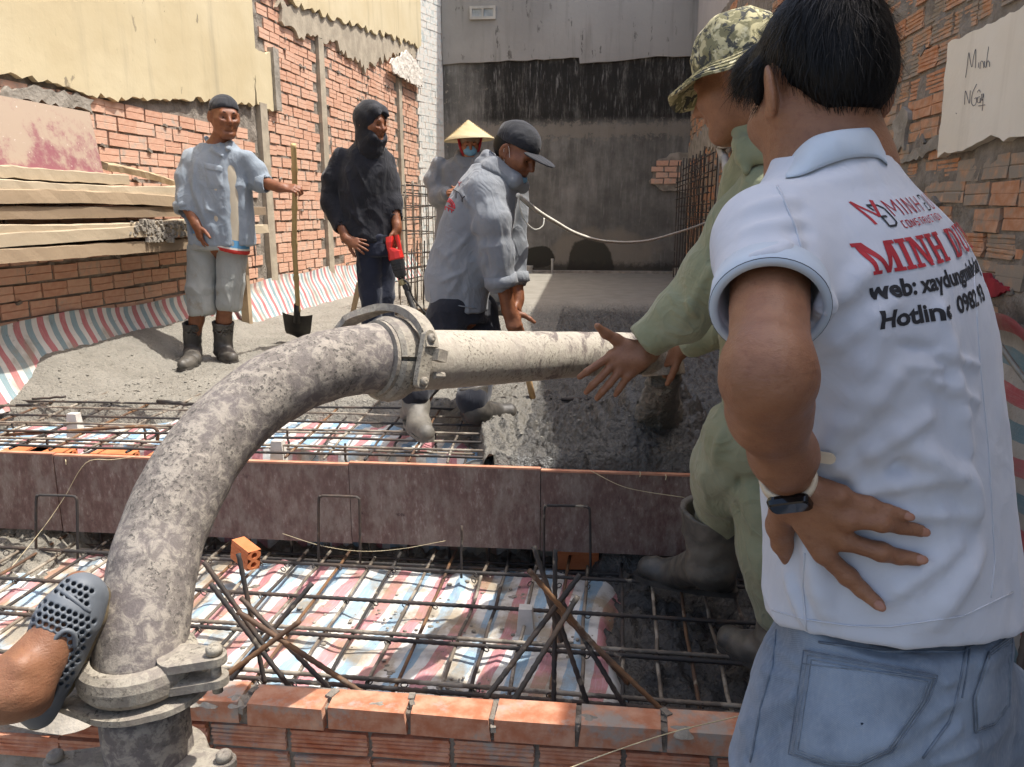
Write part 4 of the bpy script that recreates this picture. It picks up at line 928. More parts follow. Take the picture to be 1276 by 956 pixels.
T = [((-60, 201), (162, 218), .21, .18, .058, M_T1, 'short pale plank on top of the stack at the left wall', 1),
     ((-60, 218), (236, 232), .26, .22, .060, M_T1, 'pale plank second from the top of the stack', 2),
     ((-60, 236), (236, 246), .275, .23, .066, M_T2, 'thick brown plank third from the top of the stack', 3),
     ((-60, 257), (330, 258), .262, .22, .062, M_T3, 'dark stained plank in the middle of the stack above the black gap', 4),
     ((-60, 278), (236, 273), .325, .29, .060, M_T1, 'wide sunlit plank with cement splashed on it', 5),
     ((-60, 295), (335, 280), .335, .30, .062, M_T1, 'pale plank under the cement-splashed one', 6),
     ((-60, 313), (250, 297), .33, .28, .066, M_T2, 'lowest brown plank of the stack just above the shaded bricks', 7)]
for (a, b, off, wd, th, mt_, lab, sd) in T: plank(tp(*a, off), tp(*b, off), wd, th, mt_, lab, 0, sd)
p = tp(135, 204, .16); q = tp(246, 236, .22); plank(p, q, .07, .04, M_WOODG, 'short grey board end lying slantwise on top of the stack', .3, 9)
def splash(pts, off, seed, lab):
    rs = random.Random(seed); m = MB()
    for k in range(150):
        a, b = pts; px = rs.gauss(a, 17); py = b+(px-a)*.05+rs.gauss(0, 7); p = tp(px, min(max(py, b-11), b+11), off+rs.uniform(0, .012)); s = rs.uniform(.003, .011); m.box(p, (s, s*1.6, s*.7), Matrix.Rotation(rs.uniform(0, 3), 3, 'X'))
    o = part('cement_splash', m.mesh('cement_splash'), M_CONC if False else M_CEMENT); o['kind'] = 'stuff'; return tag(o, lab, 'cement splash')
splash((197, 288), .338, 3, 'grey cement splash on the sunlit planks beside the man with the shovel')
for i, (px, off) in enumerate(((303, .16), (-70, .12))):
    p = tp(px, 330, off); m = MB(); m.box((p[0], p[1], .30), (.03, .03, .36)); tag(part('timber_post', m.mesh('timber_post'), M_WOODG), ['timber post under the far end of the plank stack behind the man with the shovel', 'timber post under the near end of the plank stack'][i], 'post')
def ply_mat():
    g = G('pink_plywood'); o = g.obj(); X = g.xyz(o); n = g.noise(o, 4.2, 8, .75); d = g.m2('ADD', g.m2('MULTIPLY', X[2], -.9), g.m2('ADD', g.m2('MULTIPLY', n, 1.7), .80))
    c = g.mix(g.ramp(d, .38, .68), hx('a08d79'), hx('845155')); c = g.mix(g.ramp(g.noise(o, 30, 4, .7), .66, .72), c, hx('c9b7ab')); g.bump(g.noise(o, 20, 4), .2, .004); return g.out(c, .6, spec=.4)
M_PINKPLY = ply_mat(); c4_ = [tp(-70, 106, .07), tp(112, 140, .07), tp(129, 216, .17), tp(-70, 206, .17)]; V = [c for c in c4_]+[c-Ln*.016 for c in c4_]; m = MB(); m.add(V, [(0, 3, 2, 1), (4, 5, 6, 7), (0, 1, 5, 4), (1, 2, 6, 5), (2, 3, 7, 6), (3, 0, 4, 7)])
tag(part('plywood_sheet', m.mesh('plywood_sheet'), M_PINKPLY), 'dusty pink-red plywood sheet leaning on the left wall above the planks', 'plywood sheet')

# ---------------------------------------------------------------- standing bars, cages
def uprights(lab, pts, cat='rebar', ties=()):
    t = thing('starter_bars', lab, cat, tuple(atz(pts[0][0], pts[0][1], 0)))
    for (px, pb, ptop, dx) in pts:
        b = atz(px, pb, -.02); y = b[1]; bar(t, b, aty(px+dx, ptop, y), .006, M_BAR)
    return t
uprights('five thin black bars standing in the concrete left of the shovel', [(302, 402, 300, -2), (312, 400, 305, 1), (320, 404, 304, -3), (329, 398, 300, 1), (308, 404, 318, 1)])
uprights('two thin black bars standing against the wall left of the hooded man', [(415, 374, 282, -2), (421, 373, 285, -5)])
def cage(lab, X0, Y0, X1, Y1, zs_, nv, rb=.007, zb=-.02):
    t = thing('rebar_cage', lab, 'rebar cage', (X0, Y0, 0)); rs = random.Random(int(Y0*10))
    for z in zs_:
        for dx in (0, .16): bar(t, (X0+dx+rs.uniform(-.02, .02), Y0, z+rs.uniform(-.03, .03)), (X1+dx+rs.uniform(-.02, .02), Y1, z+rs.uniform(-.03, .03)), rb, M_BAR)
    for i in range(nv):
        f_ = i/(nv-1); x = X0+(X1-X0)*f_; y = Y0+(Y1-Y0)*f_
        for dx in (0, .16): bar(t, (x+dx, y, zb), (x+dx, y, max(zs_)+.06*rs.random()), rb*.85, M_BAR2)
    return t
pl0 = atz(505, 400, 0)
cage('tall cage of steel bars standing along the left wall behind the hooded man', float(aty(497, 330, 7.6)[0]), 7.3, float(aty(545, 320, 8.6)[0]), 8.4, (.25, .38, .5, .72, .84, .96, 1.08, 1.16), 7)
uprights('thin bars standing in the concrete between the hooded man and the bent man', [(512, 402, 310, 1), (520, 400, 300, 0), (528, 396, 300, 1), (497, 376, 330, 0), (504, 360, 320, 0), (536, 402, 330, 1)])
cr = thing('rebar_cage', 'dark steel bar cage leaning along the right wall at the far end', 'rebar cage', (1.3, 9.5, 0)); rs = random.Random(5)
for i in range(10):
    z0 = .72+.085*i+rs.uniform(-.02, .02)
    if i in (4, 5): z0 += .03
    bar(cr, (1.22+rs.uniform(-.05, .05), 11.2, z0), (1.27+rs.uniform(-.04, .04), 8.6, z0+.02+rs.uniform(-.03, .03)), .008, M_BAR)
for i in range(9):
    y = 8.7+.31*i
    for x in (1.2, 1.34): bar(cr, (x, y, -.02), (x, y, 1.55+.05*rs.random()), .0075, M_BAR)
p = aty(889, 260, 8.9); m = MB(); m.box((p[0]+.08, 9.1, .85), (.03, .06, .75)); tag(part('pale_plank', m.mesh('pale_plank'), M_PALE), 'pale upright board among the bars at the right wall', 'board')
m = MB(); m.tube([atx(906, 262, 1.33), atx(905, 220, 1.33), atx(903, 196, 1.33)], .035, 12); m.tube([atx(903, 200, 1.33), atx(898, 186, 1.34), atx(908, 178, 1.36)], .05, 10); tag(part('drain_pipe', m.mesh('drain_pipe', True), M_PALE), 'short pale drain pipe on the far right wall', 'pipe')
m = MB(); p = aty(846, 341, 11.6); m.tube([(p[0], p[1], -.03), (p[0], p[1], .1)], .09, 14); tag(part('bucket', m.mesh('bucket'), M_CEMENT), 'small grey bucket in the far right corner', 'bucket')
M_CAB = simple('white_cable', 'b7b2a5', 'c9c4b8', 20)
string([aty(645, 243, 3.45), aty(668, 262, 3.6), aty(690, 276, 3.9), aty(720, 292, 4.6), aty(755, 301, 5.6), aty(800, 301, 6.6), aty(840, 291, 7.6), aty(880, 277, 8.6), aty(902, 262, 9.2)], .011, 'pale cable sagging from the bent man to the bars on the right wall', M_CAB, 'cable', 'cable')
string([aty(646, 244, 3.45), aty(648, 260, 3.46), aty(654, 275, 3.48), aty(666, 286, 3.5), aty(676, 282, 3.52), aty(678, 272, 3.54)], .0035, 'loose loop of pale cord hanging at the bent man\'s collar', M_CAB, 'cord', 'cord')
M_GCAB = simple('grey_hose', '6d6a60', '7b786e', 20, rough=.5)
string([atx(1219, 352, 1.34), atx(1226, 385, 1.28), atx(1240, 420, 1.24), atx(1258, 448, 1.23), atx(1282, 480, 1.22)], .009, 'grey hose hanging over the striped tarpaulin at the right edge', M_GCAB, 'hose', 'hose')
t = thing('starter_bars', 'thick ribbed bars standing beside the jeans at the bottom right corner', 'rebar', tuple(atd(1255, 950, 2.0)))
bar(t, atd(1246, 975, 1.95), atd(1282, 770, 2.0), .010, M_BAR, True, n=8); bar(t, atd(1215, 905, 2.0), atd(1290, 858, 2.0), .007, M_RUST, True, n=7); bar(t, atd(1236, 960, 2.1), atd(1244, 850, 2.1), .006, M_BAR, True); bar(t, atd(1225, 880, 2.1), atd(1290, 905, 2.1), .006, M_BAR)
m = MB(); p = atz(415, 392, .01); q = atz(545, 392, .01); m.box((-1.55, 6.9, .03), (.42, .05, .02), Matrix.Rotation(.02, 3, 'Z')); tag(part('timber_batten', m.mesh('timber_batten'), M_T3), 'dark timber batten lying on the concrete behind the hooded man', 'batten')
m = MB(); a = atz(437, 402, 0); b = aty(448, 352, 5.5); m.tube([a, b], .022, 4); tag(part('timber_stake', m.mesh('timber_stake'), M_T2), 'pale timber stake leaning behind the hooded man\'s leg', 'stake')

# splashes of concrete on the lower tarpaulin, the steel and the front bricks
def crumbs(n, area, zf, lo, hi, seed, lab, mat):
    rs = random.Random(seed); m = MB()
    for k in range(n):
        cx, cy, sp = rs.choice(area); x, y = rs.gauss(cx, sp), rs.gauss(cy, sp*.5); s = rs.uniform(lo, hi); V, F = uvs0((x, y, zf(x, y)), (s*rs.uniform(.7, 1.6), s*rs.uniform(.7, 1.4), s*.55)); m.add(V, F)
    o = part('concrete_crumbs', m.mesh('crumbs', True), mat); o['kind'] = 'stuff'; return tag(o, lab, 'concrete crumbs')
def uvs0(c, r):
    V = []; F = []
    for i in range(4):
        t = math.pi*(.12+.25*i)
        for k in range(6): a = 2*math.pi*k/6+i*.4; V.append((c[0]+math.sin(t)*math.cos(a)*r[0], c[1]+math.sin(t)*math.sin(a)*r[1], c[2]+math.cos(t)*r[2]))
    F = [(i*6+k, (i+1)*6+k, (i+1)*6+(k+1) % 6, i*6+(k+1) % 6) for i in range(3) for k in range(6)]+[(0, 1, 2, 3, 4, 5)]; return V, F
def ztl(x, y): q = np.array([[x, y, 0.]]); return float(-.435+.022*fbm(q*3.3, 3)[0]+.012)
crumbs(420, [(-.45, 1.95, .14), (-.1, 2.2, .10), (-.7, 2.3, .2), (-1.5, 2.2, .3), (-.3, 2.45, .2), (-1.1, 1.9, .2)], ztl, .002, .009, 8, 'grey crumbs of concrete spilled over the lower striped tarpaulin', M_CEMENT)
tag(part('concrete_lump', lump((-.37, 2.79, -.07), 0, .11, .08, .075, 5), M_CONC), 'lump of wet concrete slumped against the back of the formwork board', 'concrete lump')
def zfl(x, y): h, *_ = floor_z(np.array([x]), np.array([y])); return float(h[0])+.004
crumbs(260, [(-2.2, 4.0, .35), (-1.5, 4.1, .4), (-.25, 3.2, .2), (-2.5, 3.7, .25), (-.7, 3.9, .3)], zfl, .003, .009, 9, 'lumps of fresh concrete scattered on the slab round the bent man', M_CONC)
# ================================================================ PEOPLE
def skin_mat(name, a, b, rough=.5):
    g = G(name); o = g.obj(); c = g.mix(g.ramp(g.noise(o, 24, 5, .6), .3, .7), hx(a), hx(b)); c = g.mix(g.m2('MULTIPLY', g.ramp(g.noise(o, 160, 4), .5, .75), .3), c, hx('6e3d2a'))
    g.bump(g.noise(o, 420, 4), .45, .0012); g.bump(g.noise(g.vec(o, (1, 1, 2.6)), 90, 5, .65), .5, .0022); return g.out(c, rough, spec=.45, sss=.06)
M_SK1 = skin_mat('tan_skin', '9c6a4d', '8a5a40'); M_SK2 = skin_mat('dark_tan_skin', '875638', '74462e'); M_SKF = skin_mat('foreground_skin', '8f6448', '80573e')
def cloth_mat(name, a, b, sc=6, rough=.85, weave=420, dirt=None, dlo=.55, sheen=.15, big=.35, lo=.3, hi=.7):
    g = G(name); o = g.obj(); c = g.mix(g.ramp(g.noise(o, sc, 5), lo, hi), hx(a), hx(b))
    if dirt: c = g.mix(g.ramp(g.noise(o, 9, 6, .65), dlo, dlo+.18), c, hx(dirt))
    g.bump(g.noise(o, weave, 2), .3, .0006); g.bump(g.noise(o, 24, 4, .5), big, .007)
    rd = g.m2('SUBTRACT', 1.0, g.m2('MULTIPLY', g.m2('ABSOLUTE', g.m2('SUBTRACT', g.noise(g.vec(o, (1, 1, .7), (3, 1, 2), (.4, .3, .2)), 9, 3, .5, 1.2), .5)), 9)); rd.node.use_clamp = True; g.bump(rd, min(1, big*1.1), .0045); return g.out(c, rough, spec=.25, sheen=sheen)
M_EYE = simple('eye_white', '6e635b', '5f554e', 9, rough=.3); M_IRIS = simple('dark_iris', '1a110d', '241811', 9, rough=.2); M_HAIR = None
g = G('black_hair'); o_ = g.obj(); g.bump(g.noise(g.vec(o_, (1, 1, .25)), 300, 3), .6, .002); M_HAIR = g.out(g.mix(g.ramp(g.noise(o_, 60, 3), .3, .7), hx('070606'), hx('0e0c0a')), .55, spec=.22)
def basis(fwd, up=(0, 0, 1), roll=0):
    f = nrm(fwd); r = nrm(np.cross(f, up)); u = np.cross(r, f); c, s = math.cos(roll), math.sin(roll); return np.stack([r*c+u*s, f, -r*s+u*c], 1)
class Head:
    def __init__(s, c, fwd, sc=1.0, roll=0): s.c = A(*c); s.R = basis(fwd, roll=roll); s.s = sc
    def w(s, x, y, z): return s.c+s.R@(np.array([x, y, z])*s.s)
    def e(s, p, r, k=.02, op='u', rot=None):
        R = s.R if rot is None else s.R@np.array(rot); return ell(s.w(*p), np.array(r)*s.s, R, k*s.s, op)
    def k_(s, a, b, ra, rb, k=.02, op='u'): return cone(s.w(*a), s.w(*b), ra*s.s, rb*s.s, k*s.s, op)
    def prims(s, neck_to=None, neck_r=.055):
        P = [s.e((0, -.012, .035), (.074, .094, .088)), s.e((0, .035, -.025), (.060, .060, .082), .03), s.k_((-.012, .066, -.098), (.012, .066, -.098), .021, .021, .03)]
        for q in (-1, 1):
            P += [s.k_((q*.056, .0, -.035), (q*.02, .062, -.098), .02, .016, .035), s.k_((q*.04, .072, -.018), (q*.052, .045, -.02), .02, .018, .03)]
        P += [s.k_((-.034, .079, .022), (.034, .079, .022), .014, .014, .02)]
        for q in (-1, 1): P += [s.e((q*.031, .098, -.002), (.020, .016, .011), .014, 's')]
        for q in (-1, 1): P += [s.e((q*.031, .0755, -.002), (.0145, .0125, .0115), .004), s.k_((q*.017, .0885, .004), (q*.045, .0805, .003), .0035, .003, .006)]
        P += [s.k_((0, .088, .014), (0, .112, -.027), .009, .013, .012), s.k_((-.012, .097, -.031), (.012, .097, -.031), .0085, .0085, .009), s.k_((0, .094, -.04), (0, .092, -.055), .006, .007, .012)]
        P += [s.k_((-.019, .087, -.056), (.019, .087, -.056), .006, .006, .008), s.k_((0, .093, -.055), (0, .0935, -.055), .006, .006, .01), s.k_((-.016, .087, -.068), (.016, .087, -.068), .0068, .0068, .008), s.k_((-.022, .096, -.062), (.022, .096, -.062), .0022, .0022, .004, 's'), s.e((0, .092, -.079), (.02, .006, .005), .012, 's')]
        for q in (-1, 1):
            P += [s.e((q*.083, -.010, -.004), (.0075, .022, .035), .006, rot=basis((q*-.6, 1, -.12))), s.e((q*.090, -.004, .0), (.006, .010, .019), .005, 's'), s.k_((q*.078, .004, -.03), (q*.078, .003, -.025), .007, .007, .006)]
        if neck_to is not None: P += [cone(s.w(0, -.02, -.07), neck_to, neck_r*s.s*.98, neck_r*s.s*1.08, .035)]
        return P
    def eyes(s, parent):
        m = MB(); m2 = MB(); mb = MB()
        for q in (-1, 1):
            V, F = uvs(s.w(q*.031, .0775, -.002), np.array([.0115, .0110, .0042])*s.s, s.R); m.add(V, F); V, F = uvs(s.w(q*.031+.001, .0875, -.002), np.array([.0056, .0022, .0042])*s.s, s.R); m2.add(V, F)
            mb.tube(catmull([s.w(q*.014, .0915, .021), s.w(q*.03, .092, .027), s.w(q*.05, .079, .021)], 3), [.002*s.s]+[.0042*s.s]*5+[.002*s.s], 5)
        e = part('eyes', m.mesh('eyes', True), M_EYE, parent); e['kind'] = 'part' if False else ''; del e['kind']; part('iris', m2.mesh('iris', True), M_IRIS, e); part('eyebrows', mb.mesh('eyebrows', True), M_HAIR, parent)
def uvs(c, r, R=None, n=12, m=8):
    R = np.eye(3) if R is None else R; V = []; F = []
    for i in range(m+1):
        t = math.pi*i/m
        for k in range(n): a = 2*math.pi*k/n; V.append(np.array(c)+R@(np.array([math.sin(t)*math.cos(a), math.sin(t)*math.sin(a), math.cos(t)])*r))
    for i in range(m):
        for k in range(n): F.append((i*n+k, (i+1)*n+k, (i+1)*n+(k+1) % n, i*n+(k+1) % n))
    return V, F
def hand(W, d, nb, t, s=1.0, curl=.35, spread=.12, thumb=(.75, .25), curls=None):
    """wrist, finger direction, back-of-hand normal, thumb side"""
    W = A(*W); d = nrm(d); nb = np.array(nb, float); nb = nrm(nb-d*np.dot(nb, d)); t = np.array(t, float); t = nrm(t-d*np.dot(t, d)-nb*np.dot(t, nb)); P = []
    kt = (.027, .0085, -.011, -.028); kd = (.086, .091, .087, .077); fl = (.072, .080, .074, .058)
    for i in range(4): P.append(cone(W+t*kt[i]*.55*s, W+(t*kt[i]+d*kd[i]*.97-nb*.002*abs(i-1))*s, .0155*s, .0115*s, .014*s))
    P.append(cone(W-d*.02*s, W+d*.02*s, .024*s, .022*s, .02*s)); P.append(cone(W+(t*.018+d*.02-nb*.006)*s, W+(t*.028+d*.05-nb*.008)*s, .017*s, .013*s, .016*s))
    for i in range(4):
        a = spread*(1.5-i)/1.5; q = W+(t*kt[i]+d*kd[i]-nb*.003)*s; c = curl if curls is None else curls[i]; ang = c*.5; rr = (.0092, .0095, .009, .0078)[i]
        fd = nrm(d*math.cos(a)+t*math.sin(a)); pts = [q]
        for L in (.46, .3, .24): q = q+(fd*math.cos(ang)-nb*math.sin(ang))*fl[i]*L*s; pts.append(q); ang += c
        P += chain(pts, [rr*1.08*s, rr*.98*s, rr*.9*s, rr*.78*s], .0035*s)
    b = W+(t*.024+d*.022-nb*.008)*s; o1, o2 = thumb; td = nrm(t*o1+d*(1-o1*.4)-nb*o2)
    m1 = b+td*.042*s; m2 = m1+nrm(td+d*.35)*.032*s; m3 = m2+nrm(td+d*.6)*.026*s
    P += chain([b, m1, m2, m3], [.0145*s, .0118*s, .0105*s, .0085*s], .006*s); return P
def sec(py, xl, xr, Y, th): a = aty(xl, py, Y); b = aty(xr, py, Y); c = (a+b)/2; return (c[2], c[0], c[1], np.linalg.norm(b-a)/2, th)
def boot_prims(ankle, heel, toe, top, r_top=.06, r_an=.05, s=1.0):
    ankle = A(*ankle); heel = A(*heel); toe = A(*toe); mid = heel*.4+toe*.6+A(0, 0, .022)
    P = chain([top, ankle], [r_top, r_an], .03)+[cone(ankle, mid, r_an*.95, .044*s, .03), cone(heel+A(0, 0, .035), ankle, .040*s, r_an*.9, .03), cone(mid, toe+A(0, 0, .03), .045*s, .034*s, .03)]
    z0 = min(heel[2], toe[2]); return P
def boot(parent, ankle, heel, toe, top, mat, sole_mat, r_top=.062, r_an=.05, s=1.0, res=.006, hollow=True):
    P = boot_prims(ankle, heel, toe, top, r_top, r_an, s); d = nrm(A(*top)-A(*ankle)); P += [cut(top, d)]
    if hollow: P += [cone(A(*top)+d*.05, A(*top)-d*.05, r_top*.9, r_top*.86, .006, 's')]
    h, t_ = A(*heel), A(*toe); P += [cut(h-A(0, 0, .004), nrm(np.cross(np.cross(t_-h, A(0, 0, 1)), t_-h))*-1)]
    o = skin('boot', P, res, mat, parent, cloth_disp(.004, 14))
    dd = nrm(t_-h); sd = nrm(np.cross(dd, A(0, 0, 1))); L = np.linalg.norm(t_-h); n = 22; V = []
    for k in range(n):
        a = 2*math.pi*k/n; y = (math.cos(a)*.5+.5); wd = (.043+.009*y)*s*abs(math.sin(a))**.6*math.copysign(1, math.sin(a)); V.append(h-dd*.035+dd*(L+.068)*y+sd*wd+A(0, 0, -.004))
    V += [v+A(0, 0, .016) for v in V]; m = MB(); m.add(V, [tuple(range(n-1, -1, -1)), tuple(range(n, 2*n))]+[(k, (k+1) % n, n+(k+1) % n, n+k) for k in range(n)]); part('sole', m.mesh('sole'), sole_mat, o)
    return o
def cap_prims(H, back=True):
    P = [H.e((0, -.012, .052), (.084, .104, .078), .02)]; P += [cut(H.w(0, 0, .030), H.R@A(0, -.18 if not back else .12, -1))]; return P
M_BOOT = simple('muddy_rubber', '3a3733', '59544c', 9, .4, .65, .55, 60, .4, .003); M_BOOTG = simple('cement_coated_rubber', '5f5b53', '767167', 9, .3, .7, .6, 60, .5, .004); M_SOLE = simple('boot_sole', '2d2a27', '4b463f', 9)

# ---------------------------------------------------------------- man with the shovel
Y1 = 4.65; w1 = lambda x, y, dy=0: aty(x, y, Y1+dy)
M_DENIM1 = cloth_mat('faded_blue_work_shirt', '7d8790', '8f98a0', 5, dirt='7a8085', dlo=.6); M_TEE1 = None
g = G('beige_tee'); o_ = g.obj(); z_ = g.m2('ADD', g.xyz(o_)[2], g.m2('MULTIPLY', g.xyz(o_)[0], .25)); zt = float(w1(296, 303)[2]+w1(296, 303)[0]*.25)
c_ = g.mix(g.m2('LESS_THAN', z_, zt+.025), hx('b3a894'), hx('5a8fb5')); c_ = g.mix(g.m2('LESS_THAN', z_, zt-.022), c_, hx('cfcac0')); c_ = g.mix(g.m2('LESS_THAN', z_, zt-.034), c_, hx('b23a34')); M_TEE1 = g.out(c_, .9, spec=.2)
M_SHORT = cloth_mat('grey_shorts', '8f918c', '9c9d97', 4, dirt='8a8272', dlo=.55)
p1 = thing('person', 'man in an open faded blue shirt and grey shorts leaning one hand on a shovel', 'person', (-2.4, Y1, 0))
H1 = Head(w1(280, 146, -.02), (.62, -.74, -.10), 1.0, .04)
shR, shL = w1(236, 196), w1(306, 199); elR, wrR = w1(231, 250, -.06), w1(245, 280, -.12); elL, wrL = w1(323, 226, .02), w1(350, 234, -.02)
hR = hand(wrR, w1(252, 312, -.13)-wrR, (-.6, -.75, 0), (.75, -.6, -.2), .95, .45); hL = hand(wrL, (1, 0, -.02), (.1, -.6, .8), (-.1, .3, .9), .95, .95, .05, (.5, .8))
body = H1.prims(w1(272, 186, .02), .056)+[cone(w1(272, 196, .03), w1(268, 300, .03), .10, .10, .05), cone(shR+A(.04, 0, -.02), shL, .035, .035, .04)]
body += chain([shR+A(.03, 0, -.03), elR, wrR], [.034, .043, .03], .03)+chain([shL, elL, wrL], [.04, .042, .029], .03)+hR+hL
kR, kL = w1(251, 362, -.04), w1(282, 360, -.02); aR, aL = w1(241, 428, -.02), w1(278, 424, .02)
body += chain([w1(256, 300), kR, w1(245, 398, -.02), aR], [.075, .052, .045, .034], .02)+chain([w1(285, 300, .03), kL, w1(279, 398, .02), aL], [.075, .055, .046, .034], .02)+[cone(w1(258, 300, .02), w1(285, 300, .02), .09, .09, .04)]
skin('body', body, .0045, M_SK2, p1); H1.eyes(p1)
tee = [loft([sec(183, 258, 286, Y1, .055), sec(196, 246, 302, Y1, .085), sec(230, 240, 306, Y1, .112), sec(280, 243, 307, Y1, .115), sec(318, 244, 308, Y1, .12)], 0, 2.3)]
skin('tee_shirt', tee+[cut(w1(290, 312), (-.35, 0, -1))], .008, M_TEE1, p1, cloth_disp(.006, 8, (1, 1, .4), 4))
sh = [loft([sec(180, 255, 287, Y1+.01, .065), sec(190, 236, 308, Y1+.01, .095), sec(205, 230, 312, Y1+.01, .115), sec(235, 233, 312, Y1+.01, .125), sec(270, 236, 314, Y1+.01, .13), sec(306, 240, 316, Y1+.01, .135)], 0, 2.4)]
sh += chain([shR+A(.02,0,-.01), w1(234, 222, -.03), elR+A(.01,0,0), w1(234, 262, -.07)], [.060, .066, .064, .062], .03)+chain([shL, w1(318, 214, .02), elL, w1(330, 229, .01)], [.060, .060, .055, .05], .03)
sh += chain([w1(257, 172, .06), w1(262, 180, .09), w1(288, 180, -.01), w1(284, 186, -.08)], [.013, .015, .013, .010], .02)+chain([w1(260, 176, .02), w1(266, 187, -.07), w1(276, 194, -.10)], [.014, .014, .006], .02)
sh += chain([w1(278, 182, -.12), w1(287, 210, -.125), w1(293, 250, -.125), w1(300, 320, -.125)], [.03, .05, .06, .075], .01, 's')
sh += [cut(w1(270, 309), (-.15, 0, -1))]+[cone(w1(230, 258, -.07), w1(240, 284, -.11), .05, .05, .005, 's'), cone(w1(329, 229), w1(352, 235), .042, .042, .005, 's')]
fl = [(w1(236, 215, -.1), w1(262, 290, -.13), .02, .014), (w1(250, 240, -.13), w1(270, 300, -.14), .015, .012), (w1(244, 200, -.1), w1(240, 250, -.12), .014, .012), (w1(258, 260, -.13), w1(280, 275, -.13), .012, .009), (w1(303, 215, -.05), w1(312, 290, -.07), .015, .012)]
so = skin('shirt', sh, .0062, M_DENIM1, p1, cloth_disp(.007, 12, (1, 1, .5), 2, fl))
for q, t in ((w1(232, 258, -.065), w1(236, 270, -.09)-w1(231, 250, -.06)), (w1(327, 228.5), A(1, 0, -.06))): mm = MB(); mm.ring(q, t, [(.05, -.03), (.074 if q is not None and t[0] < .5 else .058, -.026), (.073 if t[0] < .5 else .057, .022), (.05, .026)], 26); me = mm.mesh('cuff', True); part('rolled_cuff', me, M_DENIM1, so)
bv = lambda o: BVHTree.FromPolygons([v.co[:] for v in o.data.vertices], [p.vertices[:] for p in o.data.polygons])
def hit(tree, px, py, off=.0):
    r = nrm(ray(px, py)); h = tree.ray_cast(Vector(CC), Vector(r)); return None if h[0] is None else np.array(h[0])-r*off
def patch_on(tree, quad, nu=8, nv=8, off=.003, back=.006):
    """a thin sewn-on piece lying on a garment; quad of four picture points measured on the cloth"""
    V = []; F = []; q = [np.array(p, float) for p in quad]
    for i in range(nu+1):
        for j in range(nv+1):
            s, t = i/nu, j/nv; p = q[0]*(1-s)*(1-t)+q[1]*s*(1-t)+q[2]*s*t+q[3]*(1-s)*t; e = min(i, j, nu-i, nv-j); h = hit(tree, p[0], p[1], off if e > 0 else -.001)
            if h is None: h = V[-1] if V else CC
            V.append(h)
    for i in range(nu):
        for j in range(nv): a = i*(nv+1)+j; F.append((a, a+1, a+nv+2, a+nv+1))
    return py_mesh('patch', V, F, True)
t1 = bv(so); part('pocket', patch_on(t1, ((254, 204), (277, 209), (279, 236), (258, 236)), 8, 8, .006), M_DENIM1, so); part('pocket_flap', patch_on(t1, ((253, 202), (278, 207), (277, 216), (255, 212)), 8, 5, .012), M_DENIM1, so)
sr = [loft([sec(292, 242, 306, Y1, .12), sec(310, 240, 306, Y1, .12)], 0, 2.3)]+chain([w1(254, 312), w1(250, 360, -.04), w1(251, 384, -.05)], [.09, .082, .080], .012)+chain([w1(289, 312, .02), w1(287, 356), w1(286, 378, .0)], [.088, .078, .076], .012)+[cone(w1(252, 380, -.05), w1(252, 402, -.05), .062, .062, .01, 's'), cone(w1(286, 374), w1(286, 396), .058, .058, .01, 's')]
skin('shorts', sr, .007, M_SHORT, p1, cloth_disp(.009, 9, (1, 1, .6), 6)); 
boot(p1, w1(240, 440, .0), atz(243, 455, .0), atz(228, 459, .0)+A(.03, -.05, 0), w1(240, 402, -.02), M_BOOT, M_SOLE, .062, .048); boot(p1, w1(278, 435, .04), atz(277, 446, 0), atz(290, 452, 0), w1(278, 401, .02), M_BOOT, M_SOLE, .066, .05)
M_CAPB = cloth_mat('black_cap_cloth', '1f2024', '2b2c31', 9, .8, dirt='4a4844', dlo=.66)
cp = [H1.e((0, -.015, .045), (.083, .103, .082), .02), cut(H1.w(0, 0, .036), H1.R@A(0, .22, -1))]+[]
co_ = skin('cap', cp, .005, M_CAPB, p1, cloth_disp(.003, 14)); 
vis = [cone(H1.w(-.03, -.1, .012), H1.w(-.03, -.155, -.03), .012, .01, .02), cone(H1.w(.03, -.1, .012), H1.w(.03, -.155, -.03), .012, .01, .02), cone(H1.w(-.03, -.155, -.03), H1.w(.03, -.155, -.03), .01, .01, .02)]; skin('cap_visor', vis, .005, M_CAPB, co_)
skin('hair', [H1.e((0, -.03, .015), (.079, .088, .075), .01), cut(H1.w(0, .035, 0), H1.R@A(0, 1, .2)), cut(H1.w(0, 0, -.05), H1.R@A(0, .3, -1))], .005, M_HAIR, p1)
# shovel
sv_ = thing('shovel', 'shovel with a bamboo handle and dark blade standing in the concrete', 'shovel', tuple(atz(370, 425, 0))); yS = 5.1; 
M_BAMB = simple('bamboo', 'a98f5e', 'bda472', 5, .3, .7, .6, 40, .3, .003, st=(1, 1, .3)); M_BLADE = simple('dark_steel', '2e2c2a', '46423c', 8, .35, .7, .5, 50, .3, .003, .5)
pb, pt = atz(371, 420, .03), aty(365, 180, float(w1(365, 233)[1])); 
hp = catmull([pb*(1-t)+pt*t+A(.006*math.sin(t*9), 0, 0) for t in np.linspace(.16, 1, 14)], 5); part('handle', caked(hp, [.0165+(.0035 if i % 14 in (0, 1) else 0) for i in range(len(hp))], 12, .0008), M_BAMB, sv_)
ax = nrm(pt-pb); V = []; F = []; N1, N2 = 8, 10; sd = nrm(np.cross(ax, A(0.25, -1, 0))); fd = np.cross(sd, ax)
